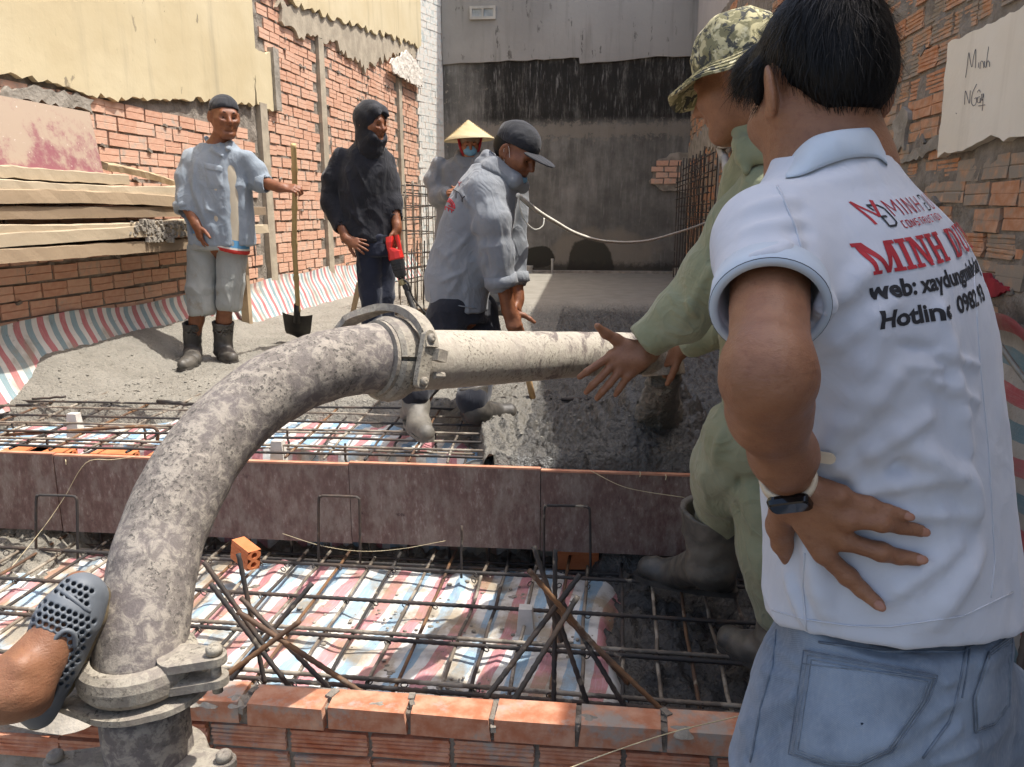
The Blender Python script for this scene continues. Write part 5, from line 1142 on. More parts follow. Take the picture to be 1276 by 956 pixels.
for j in range(N2+1):
    t = j/N2; wd = .105*(1-.18*(1-t)) if t > .12 else .105*math.sqrt(max(t/.12, .02))*.82
    for i in range(N1+1): s_ = i/N1*2-1; V.append(pb+ax*(.205*t-.03*(0 if abs(s_) > .9 else 0))+sd*s_*wd+fd*(.028*(1-s_*s_)-.012)*(1 if t > .1 else .5))
n0 = len(V); V += [v-fd*.004 for v in V]
for j in range(N2):
    for i in range(N1): a = j*(N1+1)+i; F += [(a, a+1, a+N1+2, a+N1+1), (n0+a+N1+1, n0+a+N1+2, n0+a+1, n0+a)]
m = MB(); m.add(V, F); m.tube([pb+ax*.15+fd*.012, pb+ax*.30], [.026, .02], 12); part('blade', m.mesh('blade', True), M_BLADE, sv_)

# ---------------------------------------------------------------- hooded man with the vibrator
Y2 = 5.1; w2 = lambda x, y, dy=0: aty(x, y, Y2+dy)
M_BLK = cloth_mat('black_hooded_jacket', '17181d', '22232a', 8, .75, dirt='3a3a3d', dlo=.68); M_NAVY = cloth_mat('dark_navy_trousers', '1b1f2d', '262a38', 6, .85, dirt='6b675f', dlo=.64)
p2 = thing('person', 'man in a black hooded jacket with one hand on his hip', 'person', tuple(atz(470, 437, 0)))
H2 = Head(w2(464, 154, -.02), (.84, -.52, -.16), .96)
s2R, s2L = w2(424, 196), w2(480, 200, .1); e2R, r2R = w2(412, 252, -.02), w2(432, 298, -.10); e2L, r2L = w2(490, 254, .06), w2(495, 284, .0)
body = H2.prims(w2(458, 186, .02), .056)+[cone(w2(455, 196, .05), w2(464, 300, .05), .1, .1, .05), cone(s2R, s2L, .05, .05, .04)]
body += chain([s2R, e2R, r2R], [.05, .042, .029], .03)+hand(r2R, w2(456, 308, -.13)-r2R, (-.2, -.9, .3), (.3, 0, -.9), .95, .25, .3, (.8, .3))+chain([s2L, e2L, r2L], [.05, .04, .029], .03)+hand(r2L, (.05, -.1, -1), (.9, -.3, 0), (-.3, -.9, 0), .95, .7)
body += chain([w2(458, 305, .02), w2(460, 370), w2(462, 425)], [.075, .055, .045], .03)+chain([w2(478, 305, .1), w2(479, 370, .08), w2(482, 425, .1)], [.075, .055, .045], .03)+[cone(w2(458, 305, .04), w2(476, 305, .08), .09, .09, .04)]
skin('body', body, .0045, M_SK2, p2); H2.eyes(p2)
hd = [H2.e((0, -.025, .03), (.100, .124, .118), .02), H2.k_((-.035, .06, .085), (-.03, .115, .052), .03, .012, .03), H2.k_((.035, .06, .085), (.03, .115, .052), .03, .012, .03), H2.k_((-.03, .115, .052), (.03, .115, .052), .012, .012, .02), H2.k_((-.04, .06, -.085), (.04, .06, -.085), .035, .035, .04), H2.k_((0, -.03, -.1), (0, 0, -.16), .09, .09, .05)]
hd += [H2.e((0, .11, -.01), (.060, .085, .088), .015, 's')]
jk = [loft([sec(176, 446, 474, Y2+.03, .07), sec(190, 432, 482, Y2+.04, .11), sec(215, 422, 490, Y2+.04, .13), sec(260, 424, 492, Y2+.04, .125), sec(302, 428, 490, Y2+.04, .13)], .35, 2.3)]
jk += chain([s2R, w2(414, 222, -.01), e2R, w2(424, 282, -.06)], [.058, .060, .060, .050], .03)+chain([s2L, w2(487, 228, .1), e2L, w2(493, 270, .03)], [.058, .056, .054, .046], .03)+[cut(w2(460, 304), (.05, 0, -1)), cone(w2(424, 280, -.06), w2(434, 306, -.1), .042, .042, .004, 's'), cone(w2(493, 266, .03), w2(496, 290, 0), .038, .038, .004, 's')]
fl = [(w2(430, 205, -.1), w2(452, 290, -.1), .014, .012), (w2(440, 200, -.1), w2(474, 270, -.1), .012, .011), (w2(455, 215, -.1), w2(484, 260, -.1), .012, .010), (w2(432, 260, -.1), w2(470, 296, -.1), .013, .010), (w2(405, 225, -.1), w2(425, 250, -.1), .01, .012), (w2(408, 240, -.1), w2(426, 268, -.1), .01, .012)]
jo = skin('jacket', jk, .0062, M_BLK, p2, cloth_disp(.007, 12, (1, 1, .6), 12, fl)); skin('hood', hd, .005, M_BLK, jo, cloth_disp(.005, 10, (1, 1, .7), 14))
tr = [loft([sec(292, 441, 490, Y2+.05, .125), sec(318, 444, 490, Y2+.05, .125)], .3, 2.3)]+chain([w2(460, 312, .02), w2(462, 370), w2(464, 430)], [.088, .072, .066], .015)+chain([w2(477, 312, .1), w2(478, 370, .08), w2(480, 430, .1)], [.086, .07, .064], .015)
skin('trousers', tr, .007, M_NAVY, p2, cloth_disp(.008, 9, (1, 1, .8), 16))
z0 = .0
for (px, dy) in ((464, 0), (482, .1)): a_ = w2(px, 428, dy); boot(p2, (a_[0], a_[1], .09), (a_[0]-.03, a_[1]+.03, 0), (a_[0]+.12, a_[1]-.1, 0), (a_[0], a_[1], .26), M_BOOT, M_SOLE, .06, .048, 1, .008, False)
# concrete vibrator
vb = thing('concrete_vibrator', 'red and black concrete vibrator hanging from the hooded man\'s left hand', 'power tool', tuple(w2(500, 320, -.06)))
M_RED = simple('red_plastic', 'c8281f', 'b3231c', 8, rough=.4, bst=.1); M_BLKP = simple('black_plastic', '1f1f20', '2c2c2d', 8, rough=.45); M_HOSE = simple('rubber_hose', '2b2a29', '3d3a37', 9, rough=.6); M_BRASS = simple('dull_brass', '8f835f', 'a0946e', 9, rough=.5, metal=.3)
v0, v1, v2 = w2(489, 294, -.07), w2(494, 322, -.08), w2(500, 346, -.08); va = nrm(v2-v0); vs = nrm(np.cross(va, A(0, -1, 0)))
def blk(name, cs, mat, par): # tapered bevelled block from rings (centre, half width, half depth)
    V = []; n = 12
    for (c, a, b) in cs:
        for k in range(n):
            t = 2*math.pi*k/n; x = math.copysign(abs(math.cos(t))**.55, math.cos(t)); y = math.copysign(abs(math.sin(t))**.55, math.sin(t)); V.append(c+vs*a*x+np.cross(va, vs)*b*y)
    F = [(i*n+k, i*n+(k+1) % n, (i+1)*n+(k+1) % n, (i+1)*n+k) for i in range(len(cs)-1) for k in range(n)]+[tuple(range(n))[::-1], tuple((len(cs)-1)*n+k for k in range(n))]
    return part(name, py_mesh(name, V, F, False), mat, par)
blk('red_housing', [(v0+vs*.02, .024, .02), (v0*.75+v1*.25+vs*.024, .026, .03), (v0*.5+v1*.5+vs*.03, .018, .03), (v0*.3+v1*.7, .046, .036), (v1, .05, .04), (v1+va*.01, .044, .036)], M_RED, vb)
blk('grip', [(v0-vs*.03, .012, .018), (v0*.5+v1*.5-vs*.034, .012, .018), (v1-vs*.03, .014, .02)], M_RED, vb)
mo = blk('motor', [(v1+va*.008, .043, .038), (v1*.5+v2*.5, .04, .04), (v2-va*.012, .036, .036), (v2, .024, .024)], M_BLKP, vb)
m = MB()
for k in range(4): m.box(v1+va*(.03+.018*k)-A(0, .038, 0), (.030, .004, .004), np.stack([vs, A(0, 1, 0), va], 1))
part('vent_ribs', m.mesh('vent_ribs'), M_BLKP, mo)
hs = catmull([v2, w2(505, 356, -.08), w2(512, 376, -.1), w2(522, 398, -.15), w2(533, 410, -.25), w2(552, 425, -.5), atz(575, 430, .03)], 7); m = MB(); m.tube(hs, [.021 if i < 14 and i % 3 else .0175 for i in range(len(hs))], 10); part('hose', m.mesh('hose', True), M_HOSE, vb)
m = MB(); m.ring(v2+va*.03, nrm(hs[6]-hs[3]), [(.017, -.02), (.024, -.02), (.024, .02), (.017, .02)], 14); part('hose_collar', m.mesh('hose_collar'), M_BRASS, vb)
m = MB(); m.tube(catmull([v2+vs*.02, w2(508, 352, -.1), w2(515, 372, -.08), w2(530, 390, -.05), w2(536, 396, -.05)], 5), .006, 6); part('power_cord', m.mesh('power_cord', True), M_HOSE, vb)
# ---------------------------------------------------------------- bent man raking the concrete
Y3 = 3.6; w3 = lambda x, y, dy=0: aty(x, y, Y3+dy)
M_GREY = cloth_mat('grey_work_shirt', '777a7e', '868a8e', 5, dirt='7d8085', dlo=.66); M_GREY2 = cloth_mat('grey_shirt_far', '747678', '838588', 5, dirt='75777a', dlo=.66)
M_DARKT = cloth_mat('cement_stained_trousers', '1d1e25', '282a31', 5, dirt='7d776c', dlo=.68)
p3 = thing('person', 'man in grey work shirt and black cap bent forward over the concrete', 'person', tuple(atz(570, 515, 0)))
H3 = Head(w3(643, 190, -.02), (.80, -.40, -.50), 1.0, .04)
s3R, s3L = w3(610, 240, -.13), w3(640, 238, .14); e3R, r3R = w3(620, 316, -.14), w3(634, 386, -.10); e3L, r3L = w3(638, 312, .12), w3(645, 372, .05)
body = H3.prims(w3(615, 215, .02), .057)+[cone(w3(600, 240, .02), w3(570, 370, .02), .10, .10, .05), cone(s3R, s3L, .03, .03, .04)]
body += chain([s3R, e3R, r3R], [.035, .043, .031], .03)+hand(r3R, (.35, -.2, -.9), (.2, -.95, .1), (.8, .2, .4), 1.0, .75, .08, (.9, .1))+chain([s3L, e3L, r3L], [.05, .043, .031], .03)+hand(r3L, (.1, -.2, -.9), (.9, .1, 0), (.1, -.9, 0), 1.0, .9)
hA, hB = w3(562, 385, -.06), w3(592, 388, .08); kA, kB = w3(548, 450, -.12), w3(600, 446, .02); aA, aB = atz(518, 517, .07)+A(0, .02, .04), atz(588, 520, .07)+A(0, .03, .02)
body += chain([hA, kA, aA], [.08, .058, .045], .03)+chain([hB, kB, aB], [.08, .058, .045], .03)+[cone(hA, hB, .1, .1, .04)]
skin('body', body, .0045, M_SK2, p3); H3.eyes(p3)
sh = [loft([sec(206, 592, 640, Y3+.02, .10), sec(222, 576, 646, Y3+.01, .15), sec(245, 562, 644, Y3, .165), sec(275, 550, 640, Y3, .165), sec(305, 541, 632, Y3, .16), sec(340, 530, 618, Y3, .155), sec(368, 530, 607, Y3, .15), sec(386, 536, 606, Y3, .148)], .25, 2.2)]
sh += chain([w3(604, 236, -.10), w3(614, 275, -.15), e3R, w3(623, 350, -.13)], [.074, .072, .068, .066], .04)+chain([s3L, e3L, w3(640, 350, .09)], [.07, .065, .06], .04)
sh += [cut(w3(570, 382), (-.22, 0, -1)), cone(w3(623, 346, -.13), w3(630, 378, -.11), .052, .052, .005, 's'), cone(w3(640, 344, .09), w3(643, 366, .08), .048, .048, .005, 's')]
fl = [(w3(612, 250, -.2), w3(560, 330, -.17), .016, .013), (w3(600, 280, -.19), w3(545, 330, -.16), .014, .012), (w3(606, 300, -.19), w3(560, 365, -.16), .014, .014), (w3(604, 325, -.18), w3(575, 372, -.15), .013, .012), (w3(585, 335, -.17), w3(548, 352, -.16), .012, .010), (w3(570, 235, -.14), w3(590, 260, -.18), .014, .010), (w3(606, 262, -.2), w3(608, 345, -.2), .012, -.012), (w3(620, 270, -.22), w3(628, 340, -.2), .014, .010)]
s3o = skin('shirt', sh, .005, M_GREY, p3, cloth_disp(.006, 12, (1, 1, .6), 22, fl))
col_ = chain([w3(612, 212, .08), w3(602, 206, .0), w3(612, 210, -.09), w3(640, 226, -.08)], [.03, .034, .034, .03], .02)+chain([w3(614, 196, .07), w3(607, 194, .0), w3(618, 202, -.085), w3(646, 222, -.07)], [.018, .02, .02, .016], .02)+chain([w3(640, 226, -.08), w3(650, 232, 0), w3(640, 215, .1)], [.03, .028, .03], .02)
skin('collar', col_, .005, M_GREY, s3o, cloth_disp(.004, 14))
for q, t_ in ((w3(624, 349, -.13), w3(630, 385, -.1)-w3(620, 316, -.14)), (w3(640, 347, .09), w3(643, 366, .08)-w3(640, 340, .09))): mm = MB(); mm.ring(q, t_, [(.052, -.03), (.074, -.026), (.078, .02), (.052, .03)], 24); part('rolled_cuff', mm.mesh('cuff', True), M_GREY, s3o)
mm = MB(); hb = [(536, 372), (560, 379), (585, 383), (604, 386)]
t3 = bv(s3o); pts = [hit(t3, x, y, .004) for x, y in hb]; pts = [p for p in pts if p is not None]; mm.tube(catmull(pts, 5), .003, 5); part('hem_seam', mm.mesh('hem_seam', True), M_GREY, s3o)
# faded print on the back of the shirt, seen from the side
M_PRB = simple('black_print', '1d1d21', '26262b', 20); M_PRR = simple('red_print', 'b02a34', '9c232d', 20)
def glyph(tree, strokes, f, r, off=.0015):
    m = MB()
    for s in strokes:
        pts = []
        for i in range(len(s)-1):
            for t in np.linspace(0, 1, 5)[:(5 if i == len(s)-2 else 4)]:
                q = f(s[i][0]*(1-t)+s[i+1][0]*t, s[i][1]*(1-t)+s[i+1][1]*t); h = hit(tree, q[0], q[1], off)
                if h is not None: pts.append(h)
        if len(pts) > 1: m.tube(pts, r, 4)
    return m
K = [[(0, 0), (0, 1)], [(.6, 1), (0, .45), (.65, 0)]]; Tt = [[(0, 1), (.7, 1)], [(.35, 1), (.35, 0)]]; Yy = [[(0, 1), (.35, .5), (.7, 1)], [(.35, .5), (.35, 0)]]
def put(gl, x0, f0): return [[(p[0]+x0, p[1]) for p in s] for s in gl]
f3 = lambda x, y: (556+x*9.5, 240-y*9+x*5.5); part('print_letters', glyph(t3, put(K, 0, 0)+put(Tt, .95, 0)+put(Yy, 1.75, 0), f3, .0028).mesh('print'), M_PRB, s3o)
f3 = lambda x, y: (563+x*7, 227-y*6+x*3.5); part('print_letters', glyph(t3, put(K, 0, 0)+put(Yy, 1.0, 0), f3, .0015).mesh('print'), M_PRR, s3o)
arc = [[(math.cos(a)*r, math.sin(a)*r) for a in np.linspace(.0, math.pi, 9)] for r in (1, .72, .5)]+[[(-1, 0), (1, -.05)], [(-.8, -.35), (.8, -.4)], [(-.5, -.35), (-.5, -.8)], [(.0, -.35), (.0, -.8)], [(.5, -.38), (.5, -.8)]]
f3 = lambda x, y: (559+x*8, 256-y*9+x*3.5); part('print_emblem', glyph(t3, arc, f3, .0032).mesh('emblem'), M_PRR, s3o)
tr = [loft([sec(372, 540, 604, Y3+.01, .135), sec(400, 543, 608, Y3+.01, .135)], .25, 2.2)]+chain([hA, w3(553, 420, -.1), kA, aA+A(0, 0, .05)], [.105, .095, .078, .06], .02)+chain([hB, w3(598, 420, .06), kB, aB+A(0, 0, .05)], [.105, .095, .078, .066], .02)
skin('trousers', tr, .0065, M_DARKT, p3, cloth_disp(.008, 10, (1, 1, .7), 26))
boot(p3, tuple(aA), atz(515, 527, .015)+A(-.02, .02, 0), atz(531, 548, .015), tuple(aA+A(-.015, .04, .16)), M_BOOTG, M_BOOTG, .062, .05, 1, .005, False)
boot(p3, tuple(aB+A(.02, 0, 0)), atz(590, 524, .015)+A(-.02, .02, 0), atz(634, 520, .015), tuple(aB+A(.0, .02, .10)), M_BOOT, M_BOOTG, .06, .05, 1, .005, False)
cp = [H3.e((0, -.012, .05), (.086, .108, .085), .02), cut(H3.w(0, 0, .034), H3.R@A(0, .05, -1))]
c3 = skin('cap', cp, .0045, M_CAPB, p3, cloth_disp(.0025, 14)); vis = [H3.e((0, .115, .030), (.082, .085, .011), .01), H3.e((0, .11, .008), (.09, .10, .022), .01, 's'), cut(H3.w(0, .075, .03), H3.R@A(0, -1, 0))]; skin('cap_visor', vis, .004, M_CAPB, c3)
skin('hair', [H3.e((0, -.03, .012), (.080, .090, .080), .01), cut(H3.w(0, .02, 0), H3.R@A(0, 1, .3)), cut(H3.w(0, 0, -.055), H3.R@A(0, .3, -1))], .0045, M_HAIR, p3)
M_MASK = simple('blue_face_mask', '6f9fbb', '7facc6', 9, rough=.8, bsc=200); M_WHITE = simple('white_elastic', 'd5d3cc', 'e0ded8', 9)
k_ = [H3.e((0, .055, -.088), (.056, .052, .03), .02), H3.e((0, .05, -.07), (.05, .045, .03), .006, 's')]; mk = skin('face_mask', k_, .004, M_MASK, p3)
for q in (1, -1): m = MB(); m.tube(catmull([H3.w(q*.055, .045, -.075), H3.w(q*.072, .03, -.03), H3.w(q*.082, .0, .02), H3.w(q*.087, -.012, .0), H3.w(q*.072, .025, -.075)], 5), .0009, 5); part('ear_loop', m.mesh('ear_loop'), M_WHITE, mk)
rk = thing('concrete_rake', 'wooden handled raking tool held by the bent man', 'hand tool', tuple(atz(664, 498, 0)))
q0, q1 = atz(664, 496, .02), w3(630, 352, -.02); m = MB(); m.tube([q0*(1-t)+q1*t for t in np.linspace(0, 1, 8)], .0155, 10); part('handle', m.mesh('handle', True), M_WOOD, rk)
m = MB(); m.box(q0+A(0, 0, -.04), (.10, .012, .035), Matrix.Rotation(.5, 3, 'Z')); part('blade', m.mesh('blade'), M_BLADE, rk)

# ---------------------------------------------------------------- woman in the conical hat
Y4 = 6.8; w4 = lambda x, y, dy=0: aty(x, y, Y4+dy)
p4 = thing('person', 'woman in a conical straw hat and blue face mask behind the bent man', 'person', tuple(aty(575, 393, Y4)))
H4 = Head(w4(585, 180), (.25, -.95, -.18), .98)
s4R, s4L = w4(548, 206), w4(606, 206); e4R, r4R = w4(545, 246, -.06), w4(562, 240, -.24); e4L, r4L = w4(604, 246, -.06), w4(576, 244, -.24)
body = H4.prims(w4(583, 203, .02), .05)+[cone(w4(578, 206, .03), w4(572, 290, .03), .09, .1, .05), cone(s4R, s4L, .045, .045, .04)]+chain([s4R, e4R, r4R], [.045, .038, .027], .03)+chain([s4L, e4L, r4L], [.045, .038, .027], .03)
body += hand(r4R, (.8, -.4, .1), (-.2, -.9, .2), (0, .3, .9), .9, .8)+hand(r4L, (-.8, -.4, .1), (.2, -.9, .2), (0, .3, .9), .9, .8)+chain([w4(563, 292), w4(562, 340), w4(562, 384)], [.08, .055, .042], .03)+chain([w4(590, 292, .05), w4(608, 335, .1), w4(622, 372, .15)], [.08, .055, .042], .03)+[cone(w4(563, 290), w4(590, 290), .09, .09, .05)]
skin('body', body, .007, M_SK1, p4); H4.eyes(p4)
sh = [loft([sec(197, 568, 598, Y4, .07), sec(206, 546, 610, Y4, .11), sec(235, 545, 608, Y4, .13), sec(270, 545, 606, Y4, .13), sec(300, 542, 606, Y4, .14)], 0, 2.3)]+chain([s4R, w4(540, 225, -.02), e4R, w4(556, 242, -.18)], [.07, .07, .07, .055], .04)+chain([s4L, w4(610, 225, -.02), e4L, w4(586, 244, -.18)], [.07, .07, .07, .055], .04)
sh += chain([w4(572, 192, .02), w4(571, 198, -.06), w4(578, 208, -.1)], [.03, .028, .02], .02)+chain([w4(596, 192, .02), w4(596, 198, -.06), w4(588, 208, -.1)], [.03, .028, .02], .02)+[cut(w4(575, 300), (0, 0, -1))]
skin('shirt', sh, .008, M_GREY2, p4, cloth_disp(.009, 11, (1, 1, .6), 31)); tr = chain([w4(563, 296), w4(562, 340), w4(562, 380)], [.11, .09, .08], .03)+chain([w4(590, 296, .05), w4(606, 335, .1), w4(619, 366, .14)], [.11, .085, .08], .03)
skin('trousers', tr, .009, M_GREY2, p4, cloth_disp(.009, 10, (1, 1, .6), 33))
for q, dy in ((w4(562, 385), 0), (w4(620, 374, .15), 0)): boot(p4, (q[0], q[1], .09), (q[0], q[1]+.03, 0), (q[0]+.10, q[1]-.1, 0), (q[0]-.01, q[1], .22), M_BOOT, M_SOLE, .055, .048, 1, .009, False)
M_STRAW = simple('palm_leaf_straw', 'c7b58a', 'd3c39e', 6, .3, .7, .75, 60, .5, .003, st=(1, 1, 3)); hc = H4.w(0.01, -.035, .20); hax = nrm(H4.R@A(0.05, -.20, 1)); m = MB()
m.ring(hc, hax, [(.001, 0), (.006, -.002), (.06, -.048), (.12, -.094), (.172, -.132), (.216, -.162), (.216, -.168), (.17, -.140), (.06, -.058), (.001, -.012)], 48)
ht = part('conical_hat', m.mesh('conical_hat', True), M_STRAW, p4); m = MB()
for k in range(1, 14): r_ = .216*k/13.5; m.ring(hc-hax*(.163*k/13.5-.004), hax, [(r_, -.001), (r_+.002, -.001), (r_+.002, .0012), (r_, .0012)], 36)
part('hoops', m.mesh('hoops'), M_STRAW, ht)
M_SCARF = simple('brown_headscarf', '7a6656', '917c69', 12, bsc=30, bst=.8, bd=.01); M_REDS = simple('red_hat_strap', 'b02a33', '9b222b', 9)
sk = [H4.e((0, -.02, .045), (.087, .105, .085), .02), H4.e((0, .03, .05), (.078, .075, .04), .02), H4.e((0, .09, -.01), (.055, .07, .045), .01, 's')]; skin('headscarf', sk, .006, M_SCARF, p4, cloth_disp(.006, 22))
m = MB()
for q in (-1, 1): m.tube(catmull([H4.w(q*.10, .01, .06), H4.w(q*.082, .03, -.02), H4.w(q*.05, .05, -.09), H4.w(0, .06, -.125)], 5), .013, 7)
part('hat_strap', m.mesh('hat_strap', True), M_REDS, p4)
k_ = [H4.e((0, .058, -.045), (.06, .058, .052), .015)]; mk = skin('face_mask', k_, .005, M_MASK, p4); m = MB()
for dz in (-.06, -.045, -.03): m.tube(catmull([H4.w(-.045, .098, dz), H4.w(0, .117, dz), H4.w(.045, .098, dz)], 4), .0015, 4)
part('mask_pleats', m.mesh('mask_pleats'), M_MASK, mk)

# ---------------------------------------------------------------- man in olive guiding the pipe
D = atd
M_OLIVE = cloth_mat('olive_work_clothes', '86886a', '94957a', 5, .85, dirt='9a9483', dlo=.62, big=.5); M_CAMO = None
g = G('camouflage_cloth'); o_ = g.obj(); n_ = g.noise(o_, 26, 4, .6, 1.2); n2_ = g.noise(g.vec(o_, (1, 1, 1), (5, 3, 1)), 32, 4, .6, 1.0)
c_ = g.mix(g.ramp(n_, .47, .53), hx('b9b08a'), hx('7f7a5c')); c_ = g.mix(g.ramp(n2_, .52, .57), c_, hx('4a4a46')); c_ = g.mix(g.ramp(g.noise(g.vec(o_, (1, 1, 1), (9, 1, 4)), 38, 3), .6, .65), c_, hx('c9c19f')); g.bump(g.noise(o_, 400, 2), .3, .0006); M_CAMO = g.out(c_, .9, spec=.2)
p5 = thing('person', 'man in olive work clothes and camouflage sun hat reaching an open hand out', 'person', tuple(atz(930, 745, -.38)))
H5 = Head(D(921, 104, 1.80), (-.80, .50, -.30), 1.0, 0)
s5L = D(955, 240, 1.80); e5L = D(892, 345, 1.90); r5L = D(806, 438, 2.02); s5R = D(1030, 235, 2.12); e5R = D(975, 375, 2.28); r5R = D(850, 432, 2.47)
def q4(cx, cy, d=2.0): return D(700+cx*.2092, 380+cy*.2092, d)
body = H5.prims(D(960, 185, 1.86), .057)+[cone(D(985, 230, 1.93), D(985, 500, 2.03), .10, .11, .05), cone(s5L, s5R, .055, .055, .05)]
body += chain([s5L, e5L, r5L], [.052, .045, .031], .03)+chain([s5R, e5R, r5R], [.052, .045, .033], .03)
# the open hand, back towards the camera
ix, mdl, rg, pk, th = [q4(300, 300), q4(205, 362, 1.985), q4(150, 398, 1.98), q4(105, 430, 1.985)], [q4(305, 352), q4(228, 436, 1.99), q4(184, 478, 1.99), q4(146, 520, 2.0)], [q4(345, 395), q4(280, 474, 2.0), q4(242, 516, 2.0), q4(210, 556, 2.01)], [q4(395, 425), q4(358, 478, 2.01), q4(338, 508, 2.01), q4(320, 536, 2.02)], [q4(400, 250, 2.005), q4(322, 205, 2.0), q4(262, 172, 1.99), q4(212, 126, 1.975)]
for f_ in (ix, mdl, rg): body += [cone(r5L, f_[0], .026, .0135, .012)]+chain(f_, [.0120, .0105, .0098, .0078], .004)
body += [cone(r5L+A(0, 0, -.012), pk[0], .022, .0125, .012)]+chain(pk, [.0108, .0094, .0086, .007], .004)+chain([q4(500, 250), *th], [.018, .0175, .0138, .0118, .009], .012)+[cone(q4(360, 330), q4(470, 330), .017, .022, .02), cone(th[0], ix[0], .010, .010, .016)]
body += hand(r5R, D(828, 448, 2.55)-r5R, (-.2, -.6, .7), (.3, -.5, -.3), 1.0, .6)
hpA, hpB = D(960, 530, 2.06), D(1015, 530, 2.12); knA, knB = D(906, 580, 2.16), D(958, 620, 2.1); anA, anB = D(888, 702, 2.42), D(975, 760, 2.2)
body += chain([hpA, knA, D(901, 628, 2.32), D(893, 680, 2.41), anA], [.085, .055, .046, .038, .032], .02)+chain([hpB, knB, anB], [.085, .06, .045], .03)+[cone(hpA, hpB, .1, .1, .05)]
skin('body', body, .0036, M_SKF, p5); H5.eyes(p5)
z5 = lambda py, px, d, rx, ry: (D(px, py, d)[2], D(px, py, d)[0], D(px, py, d)[1], rx, ry)
sh = [loft([z5(165, 962, 1.87, .075, .075), z5(195, 978, 1.88, .13, .09), z5(230, 990, 1.9, .19, .115), z5(300, 990, 1.94, .195, .13), z5(400, 988, 1.98, .185, .135), z5(520, 985, 2.05, .18, .14), z5(570, 985, 2.07, .185, .145)], rad(150), 2.2)]
sh += chain([s5L+A(.01, 0, -.01), D(925, 292, 1.85), e5L, D(850, 392, 1.96), D(800, 428, 2.01)], [.082, .08, .074, .062, .047], .04)+chain([s5R, e5R, D(905, 404, 2.38), D(862, 427, 2.45)], [.075, .068, .055, .046], .04)
sh += [cut(D(985, 565, 2.07), (0, 0, -1)), cut(D(803, 426, 2.01), D(803, 430, 2.01)-D(850, 390, 1.97)), cone(D(812, 420, 2.0), D(770, 446, 2.03), .040, .040, .004, 's')]
fl = [(D(940, 215, 1.75), D(888, 330, 1.83), .014, .012), (D(925, 240, 1.74), D(868, 370, 1.86), .014, -.010), (D(905, 300, 1.78), D(850, 400, 1.9), .012, .011), (D(850, 360, 1.86), D(880, 420, 1.88), .010, .012), (D(820, 385, 1.93), D(845, 430, 1.94), .009, .010), (D(880, 320, 1.80), D(905, 380, 1.84), .012, .010)]
so5 = skin('shirt', sh, .0045, M_OLIVE, p5, cloth_disp(.006, 13, (1, 1, .7), 41, fl))
skin('collar', chain([D(932, 152, 1.86), D(921, 160, 1.80), D(924, 185, 1.77), D(930, 214, 1.755)], [.010, .012, .013, .006], .02)+chain([D(923, 158, 1.80), D(945, 160, 1.77), D(975, 165, 1.80), D(1005, 168, 1.86)], [.012, .016, .016, .016], .03)+chain([D(924, 180, 1.77), D(950, 180, 1.745), D(985, 188, 1.78)], [.012, .016, .018], .03)+chain([D(926, 196, 1.765), D(955, 196, 1.745)], [.010, .014], .03), .004, M_OLIVE, so5, cloth_disp(.003, 16))
tr = [loft([z5(540, 985, 2.07, .17, .13), z5(575, 985, 2.08, .175, .135)], rad(150), 2.2)]+chain([hpA, D(930, 545, 2.1), knA, D(903, 603, 2.22), D(900, 626, 2.31), D(896, 656, 2.37), D(892, 685, 2.40)], [.115, .108, .096, .086, .074, .064, .052], .02)+chain([hpB, knB, D(962, 690, 2.12), D(972, 760, 2.18)], [.11, .092, .085, .07], .03)
fl = [(D(870, 600, 2.14), D(930, 625, 2.16), .012, .014), (D(880, 560, 2.08), D(935, 600, 2.06), .013, .010), (D(922, 520, 2.0), D(921, 640, 2.08), .008, -.014), (D(900, 535, 2.02), D(885, 585, 2.06), .012, .009)]
skin('trousers', tr, .0052, M_OLIVE, p5, cloth_disp(.007, 10, (1, 1, .7), 44, fl))
bt = boot_prims(D(886, 702, 2.43), atz(898, 734, -.355), atz(806, 716, -.345), D(889, 632, 2.36), .102, .072, 1.12); d_ = nrm(D(890, 628, 2.36)-D(884, 690, 2.42)); bt += [cut(D(889, 638, 2.36), d_+A(.12, 0, 0)), cone(D(890, 612, 2.34), D(889, 646, 2.37), .090, .078, .006, 's'), cut(A(0, 0, -.362), (0, 0, -1))]
M_BOOT5 = simple('grey_muddy_rubber', '46443f', '6d675c', 7, .42, .62, .5, 50, .5, .004); b5 = skin('boot', bt, .005, M_BOOT5, p5, cloth_disp(.006, 10, (1, 1, 1), 47)); m = MB(); h_, t_ = atz(905, 737, -.36), atz(800, 718, -.36); dd = nrm((t_-h_)*A(1, 1, 0)); sd = nrm(np.cross(dd, A(0, 0, 1))); L = np.linalg.norm(t_-h_); V = []
for k in range(26):
    a = 2*math.pi*k/26; y = math.cos(a)*.5+.5; V.append(h_*A(1, 1, 0)-dd*.04+dd*(L+.07)*y+sd*(.047+.010*y)*abs(math.sin(a))**.6*math.copysign(1, math.sin(a))+A(0, 0, -.368))
V += [v+A(0, 0, .02) for v in V]; m.add(V, [tuple(range(25, -1, -1)), tuple(range(26, 52))]+[(k, (k+1) % 26, 26+(k+1) % 26, 26+k) for k in range(26)]); part('sole', m.mesh('sole'), M_SOLE, b5)
boot(p5, (anB[0], anB[1], -.28), (anB[0]+.02, anB[1]-.02, -.37), (anB[0]-.12, anB[1]+.1, -.37), (anB[0], anB[1], -.12), M_BOOT5, M_SOLE, .075, .06, 1.1, .008, False)
hat = [H5.e((0, -.012, .062), (.090, .108, .098), .02), H5.k_((0, -.012, .03), (0, -.012, .06), .094, .09, .02), cut(H5.w(0, 0, .036), H5.R@A(0, 0, -1))]
